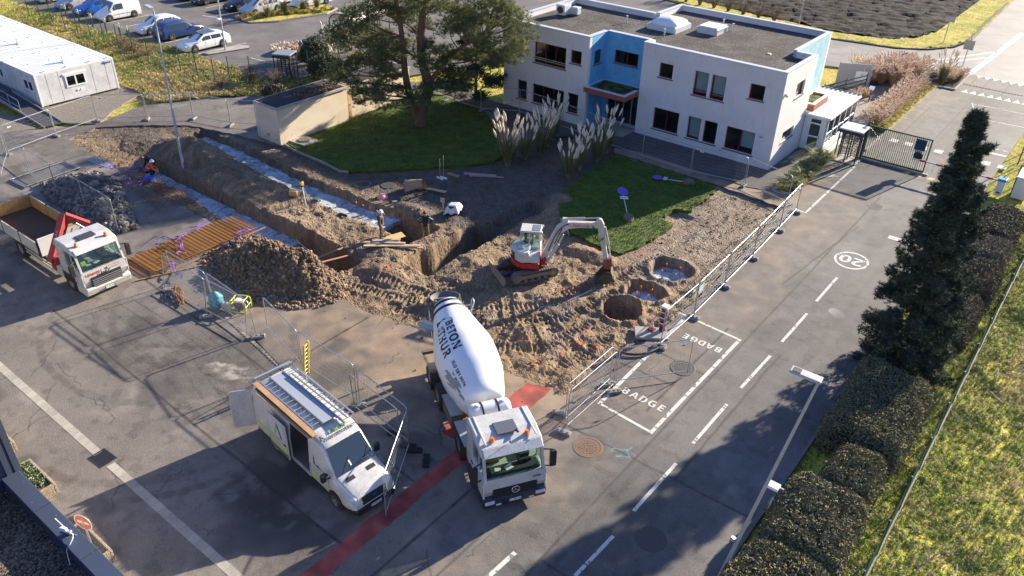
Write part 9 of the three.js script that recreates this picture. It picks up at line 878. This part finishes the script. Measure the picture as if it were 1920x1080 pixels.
// ---------------- people: one continuous body each, from tapered limbs blended together
function person(label, pos, ry, J, col, extra) {
  const T = thing('person', label, 'person', pos, ry), v = (a) => V3(...a), B = []; const add = (a, b, ra, rb, c) => B.push([v(a), v(b), ra, rb, c]);
  add(J.pelvis, J.chest, 0.15, 0.17, 'top'); add(J.chest, J.neck, 0.15, 0.065, 'top'); add(J.neck, J.head, 0.06, 0.085, 'skin'); add(J.head, [J.head[0], J.head[1] + 0.07, J.head[2] + 0.0], 0.095, 0.085, 'skin'); for (const s of ['L', 'R']) { add(J.chest, J['sh' + s], 0.12, 0.075, 'top'); add(J['sh' + s], J['el' + s], 0.068, 0.05, 'top'); add(J['el' + s], J['wr' + s], 0.05, 0.036, 'top'); add(J['wr' + s], J['ha' + s], 0.036, 0.04, 'skin'); add(J.pelvis, J['hip' + s], 0.13, 0.105, 'leg'); add(J['hip' + s], J['kn' + s], 0.1, 0.068, 'leg'); add(J['kn' + s], J['an' + s], 0.066, 0.046, 'leg'); add(J['an' + s], J['to' + s], 0.055, 0.045, 'boot'); }
  const R = 84, mc = new MarchingCubes(R, new THREE.MeshBasicMaterial(), false, false, 120000); mc.isolation = 0; const half = 1.05, cy = 0.92, cell = 2 * half / R, q = V3(), ab = V3(), ap = V3(), field = mc.field; const dist = (p, b) => { ab.copy(b[1]).sub(b[0]); ap.copy(p).sub(b[0]); const t = clamp(ap.dot(ab) / Math.max(1e-6, ab.lengthSq())); return ap.addScaledVector(ab, -t).length() - mix(b[2], b[3], t); };
  for (let k = 0; k < R; k++) for (let j = 0; j < R; j++) for (let i = 0; i < R; i++) { q.set((i - R / 2) / (R / 2) * half, (j - R / 2) / (R / 2) * half + cy, (k - R / 2) / (R / 2) * half); let d = 1; for (const b of B) { const e = dist(q, b); const kk = 0.035, hh = clamp(0.5 + 0.5 * (d - e) / kk); d = mix(d, e, hh) - kk * hh * (1 - hh); } field[i + j * R + k * R * R] = -d; }
  mc.update(); const n = mc.count, P = new Float32Array(mc.positionArray.slice(0, n * 3)), N = new Float32Array(mc.normalArray.slice(0, n * 3)), C = new Float32Array(n * 3); for (let i = 0; i < n; i++) { P[i * 3] *= half; P[i * 3 + 1] = P[i * 3 + 1] * half + cy; P[i * 3 + 2] *= half; q.set(P[i * 3], P[i * 3 + 1], P[i * 3 + 2]); let bd = 9, bc = 'top'; for (const b of B) { const e = dist(q, b); if (e < bd) { bd = e; bc = b[4]; } } const c = col[bc]; C.set(c, i * 3); }
  const g = new THREE.BufferGeometry(); g.setAttribute('position', new THREE.BufferAttribute(P, 3)); g.setAttribute('normal', new THREE.BufferAttribute(N, 3)); g.setAttribute('color', new THREE.BufferAttribute(C, 3)); g.setAttribute('uv', new THREE.BufferAttribute(new Float32Array(n * 2), 2));
  const tint = (gg, c) => { const k = gg.attributes.position.count, a = new Float32Array(k * 3); for (let i = 0; i < k; i++) a.set(c, i * 3); gg.setAttribute('color', new THREE.BufferAttribute(a, 3)); return gg; }, bits = [g]; const hd = v(J.head), fz = v(J.face || [0, 0, 1]).normalize(), sd = UP.clone().cross(fz).normalize(); bits.push(tint(fin(bar(hd.clone().addScaledVector(fz, 0.08).add(V3(0, 0.05, 0)), hd.clone().addScaledVector(fz, 0.115).add(V3(0, 0.005, 0)), 0.012, 6, 0.018)), col.skin)); for (const s of [1, -1]) { bits.push(tint(sph(0.024, ...hd.clone().addScaledVector(sd, s * 0.092).add(V3(0, 0.03, 0)).toArray(), 6, 0.6, 1.2, 1), col.skin)); bits.push(tint(sph(0.011, ...hd.clone().addScaledVector(sd, s * 0.034).addScaledVector(fz, 0.088).add(V3(0, 0.05, 0)).toArray(), 6), [0.03, 0.02, 0.02])); } bits.push(tint(fin(bar(hd.clone().addScaledVector(fz, 0.088).addScaledVector(sd, -0.025).add(V3(0, -0.035, 0)), hd.clone().addScaledVector(fz, 0.088).addScaledVector(sd, 0.025).add(V3(0, -0.035, 0)), 0.007, 5)), [0.32, 0.1, 0.08]));
  for (const s of ['L', 'R']) { const w = v(J['wr' + s]), h = v(J['ha' + s]), d = h.clone().sub(w).normalize(), u = d.clone().cross(V3(0.3, 1, 0.2)).normalize(), w2 = u.clone().cross(d); for (let f = 0; f < 4; f++) { const a = h.clone().addScaledVector(u, (f - 1.5) * 0.019), m = a.clone().addScaledVector(d, 0.05), e = m.clone().addScaledVector(d, 0.035 - 0.006 * Math.abs(f - 1.4)).addScaledVector(w2, -0.02); bits.push(tint(bar(a, m, 0.0095, 5, 0.009), col.skin), tint(bar(m, e, 0.009, 5, 0.007), col.skin)); } const a = h.clone().addScaledVector(u, 0.035).addScaledVector(d, -0.02); bits.push(tint(bar(a, a.clone().addScaledVector(d, 0.05).addScaledVector(u, 0.025), 0.011, 5, 0.008), col.skin)); }
  const e = new THREE.Mesh(mergeGeometries(bits), new THREE.MeshStandardMaterial({ vertexColors: true, roughness: 0.85 })); e.name = 'body'; e.castShadow = e.receiveShadow = true; T.add(e); if (extra) extra(T, hd, fz); return T;
}
const standJ = { pelvis: [0, 0.92, 0], chest: [0, 1.28, 0], neck: [0, 1.47, 0], head: [0, 1.58, 0.03], shL: [0.19, 1.4, 0], shR: [-0.19, 1.4, 0], elL: [0.24, 1.12, -0.03], elR: [-0.24, 1.12, -0.03], wrL: [0.23, 0.88, 0.06], wrR: [-0.23, 0.88, 0.06], haL: [0.22, 0.8, 0.09], haR: [-0.22, 0.8, 0.09], hipL: [0.1, 0.88, 0], hipR: [-0.1, 0.88, 0], knL: [0.11, 0.48, 0.03], knR: [-0.11, 0.48, 0.0], anL: [0.12, 0.08, 0], anR: [-0.12, 0.08, -0.03], toL: [0.14, 0.05, 0.16], toR: [-0.15, 0.05, 0.13] };
const skin = [0.45, 0.24, 0.16], mouldHelmet = (T, hd, c) => { const h = part(T, 'helmet', lathe([[0.15, -0.005], [0.128, 0.0], [0.124, 0.05], [0.1, 0.105], [0.05, 0.14], [0.001, 0.148]], 18, hd.x, hd.y + 0.04, hd.z), c); return h; };
{ const y1 = hS(-28.95, -25.95), y2 = hS(-27.66, -28.03);
  person('person in a white helmet and brown work clothes by the plank pile', [-28.95, y1, -25.95], 2.2, standJ, { skin, top: [0.13, 0.085, 0.055], leg: [0.15, 0.12, 0.09], boot: [0.05, 0.04, 0.03] }, (T, hd) => { mouldHelmet(T, hd, mat([0.8, 0.8, 0.78], 0.35)); part(T, 'vest_panel', [rbox(0.26, 0.2, 0.02, 0.01, 0, 1.3, -0.165)], mat([0.3, 0.25, 0.2], 0.9)); });
  person('person in a dark sweater and tan trousers with hands on hips', [-27.66, y2, -28.03], 0.75, { ...standJ, elL: [0.42, 1.16, -0.08], elR: [-0.42, 1.16, -0.08], wrL: [0.22, 1.02, 0.06], wrR: [-0.22, 1.02, 0.06], haL: [0.16, 0.99, 0.09], haR: [-0.16, 0.99, 0.09], knL: [0.14, 0.48, 0.03], knR: [-0.14, 0.48, 0.03], anL: [0.16, 0.08, 0], anR: [-0.16, 0.08, 0], toL: [0.2, 0.05, 0.14], toR: [-0.2, 0.05, 0.14] }, { skin, top: [0.018, 0.022, 0.032], leg: [0.2, 0.145, 0.085], boot: [0.32, 0.3, 0.27] }, (T, hd) => { part(T, 'knit_cap', lathe([[0.102, -0.01], [0.104, 0.03], [0.085, 0.08], [0.04, 0.11], [0.001, 0.115]], 16, hd.x, hd.y + 0.045, hd.z), M.black); part(T, 'sleeve_stripe', [bar(V3(0.2, 1.42, 0.07), V3(0.43, 1.18, -0.02), 0.012), bar(V3(-0.2, 1.42, 0.07), V3(-0.43, 1.18, -0.02), 0.012)], M.pvc); });
  const y3 = hS(-45.95, -22.4); person('person in an orange jacket crouching at the trench edge', [-45.95, Math.max(y3, -0.1), -22.35], 2.6, { pelvis: [0, 0.4, -0.12], chest: [0, 0.68, 0.1], neck: [0, 0.84, 0.2], head: [0, 0.93, 0.29], face: [0, -0.5, 1], shL: [0.19, 0.8, 0.14], shR: [-0.19, 0.8, 0.14], elL: [0.26, 0.56, 0.28], elR: [-0.26, 0.56, 0.28], wrL: [0.16, 0.4, 0.46], wrR: [-0.16, 0.4, 0.46], haL: [0.12, 0.34, 0.52], haR: [-0.12, 0.34, 0.52], hipL: [0.11, 0.36, -0.1], hipR: [-0.11, 0.36, -0.1], knL: [0.18, 0.48, 0.28], knR: [-0.18, 0.46, 0.26], anL: [0.16, 0.08, 0.05], anR: [-0.16, 0.08, 0.02], toL: [0.18, 0.05, 0.2], toR: [-0.18, 0.05, 0.17] }, { skin, top: [0.85, 0.14, 0.03], leg: [0.02, 0.03, 0.06], boot: [0.04, 0.03, 0.03] }, (T, hd) => { mouldHelmet(T, hd, M.pvc); part(T, 'reflective_band', [tf(lathe([[0.172, -0.025], [0.176, 0], [0.172, 0.025]], 16), 0, 0.6, 0.02, 0.6)], mat([0.75, 0.75, 0.7], 0.4)); });
  person('person in black bending forward inside the trench', [-46.9, -0.5, -23.1], -0.6, { ...standJ, pelvis: [0, 0.9, -0.15], chest: [0, 1.1, 0.15], neck: [0, 1.14, 0.34], head: [0, 1.12, 0.46], face: [0, -0.8, 0.6], shL: [0.19, 1.14, 0.24], shR: [-0.19, 1.14, 0.24], elL: [0.24, 0.88, 0.34], elR: [-0.24, 0.88, 0.34], wrL: [0.18, 0.66, 0.44], wrR: [-0.18, 0.66, 0.44], haL: [0.16, 0.58, 0.48], haR: [-0.16, 0.58, 0.48], hipL: [0.1, 0.86, -0.14], hipR: [-0.1, 0.86, -0.14] }, { skin, top: [0.014, 0.014, 0.016], leg: [0.02, 0.022, 0.03], boot: [0.03, 0.03, 0.03] }, (T, hd) => part(T, 'knit_cap', tf(lathe([[0.102, -0.01], [0.1, 0.05], [0.05, 0.1], [0.001, 0.11]], 14), hd.x, hd.y + 0.03, hd.z, 0.7), M.black));
  solo('crate', 'bright blue plastic tub beside the crouching worker', 'tub', [rbox(0.6, 0.26, 0.4, 0.04)], mat([0.02, 0.14, 0.6], 0.5), [-45.2, Math.max(hS(-45.2, -21.9), 0) + 0.13, -21.9], 0.3);
}
renderer.render(scene, camera);
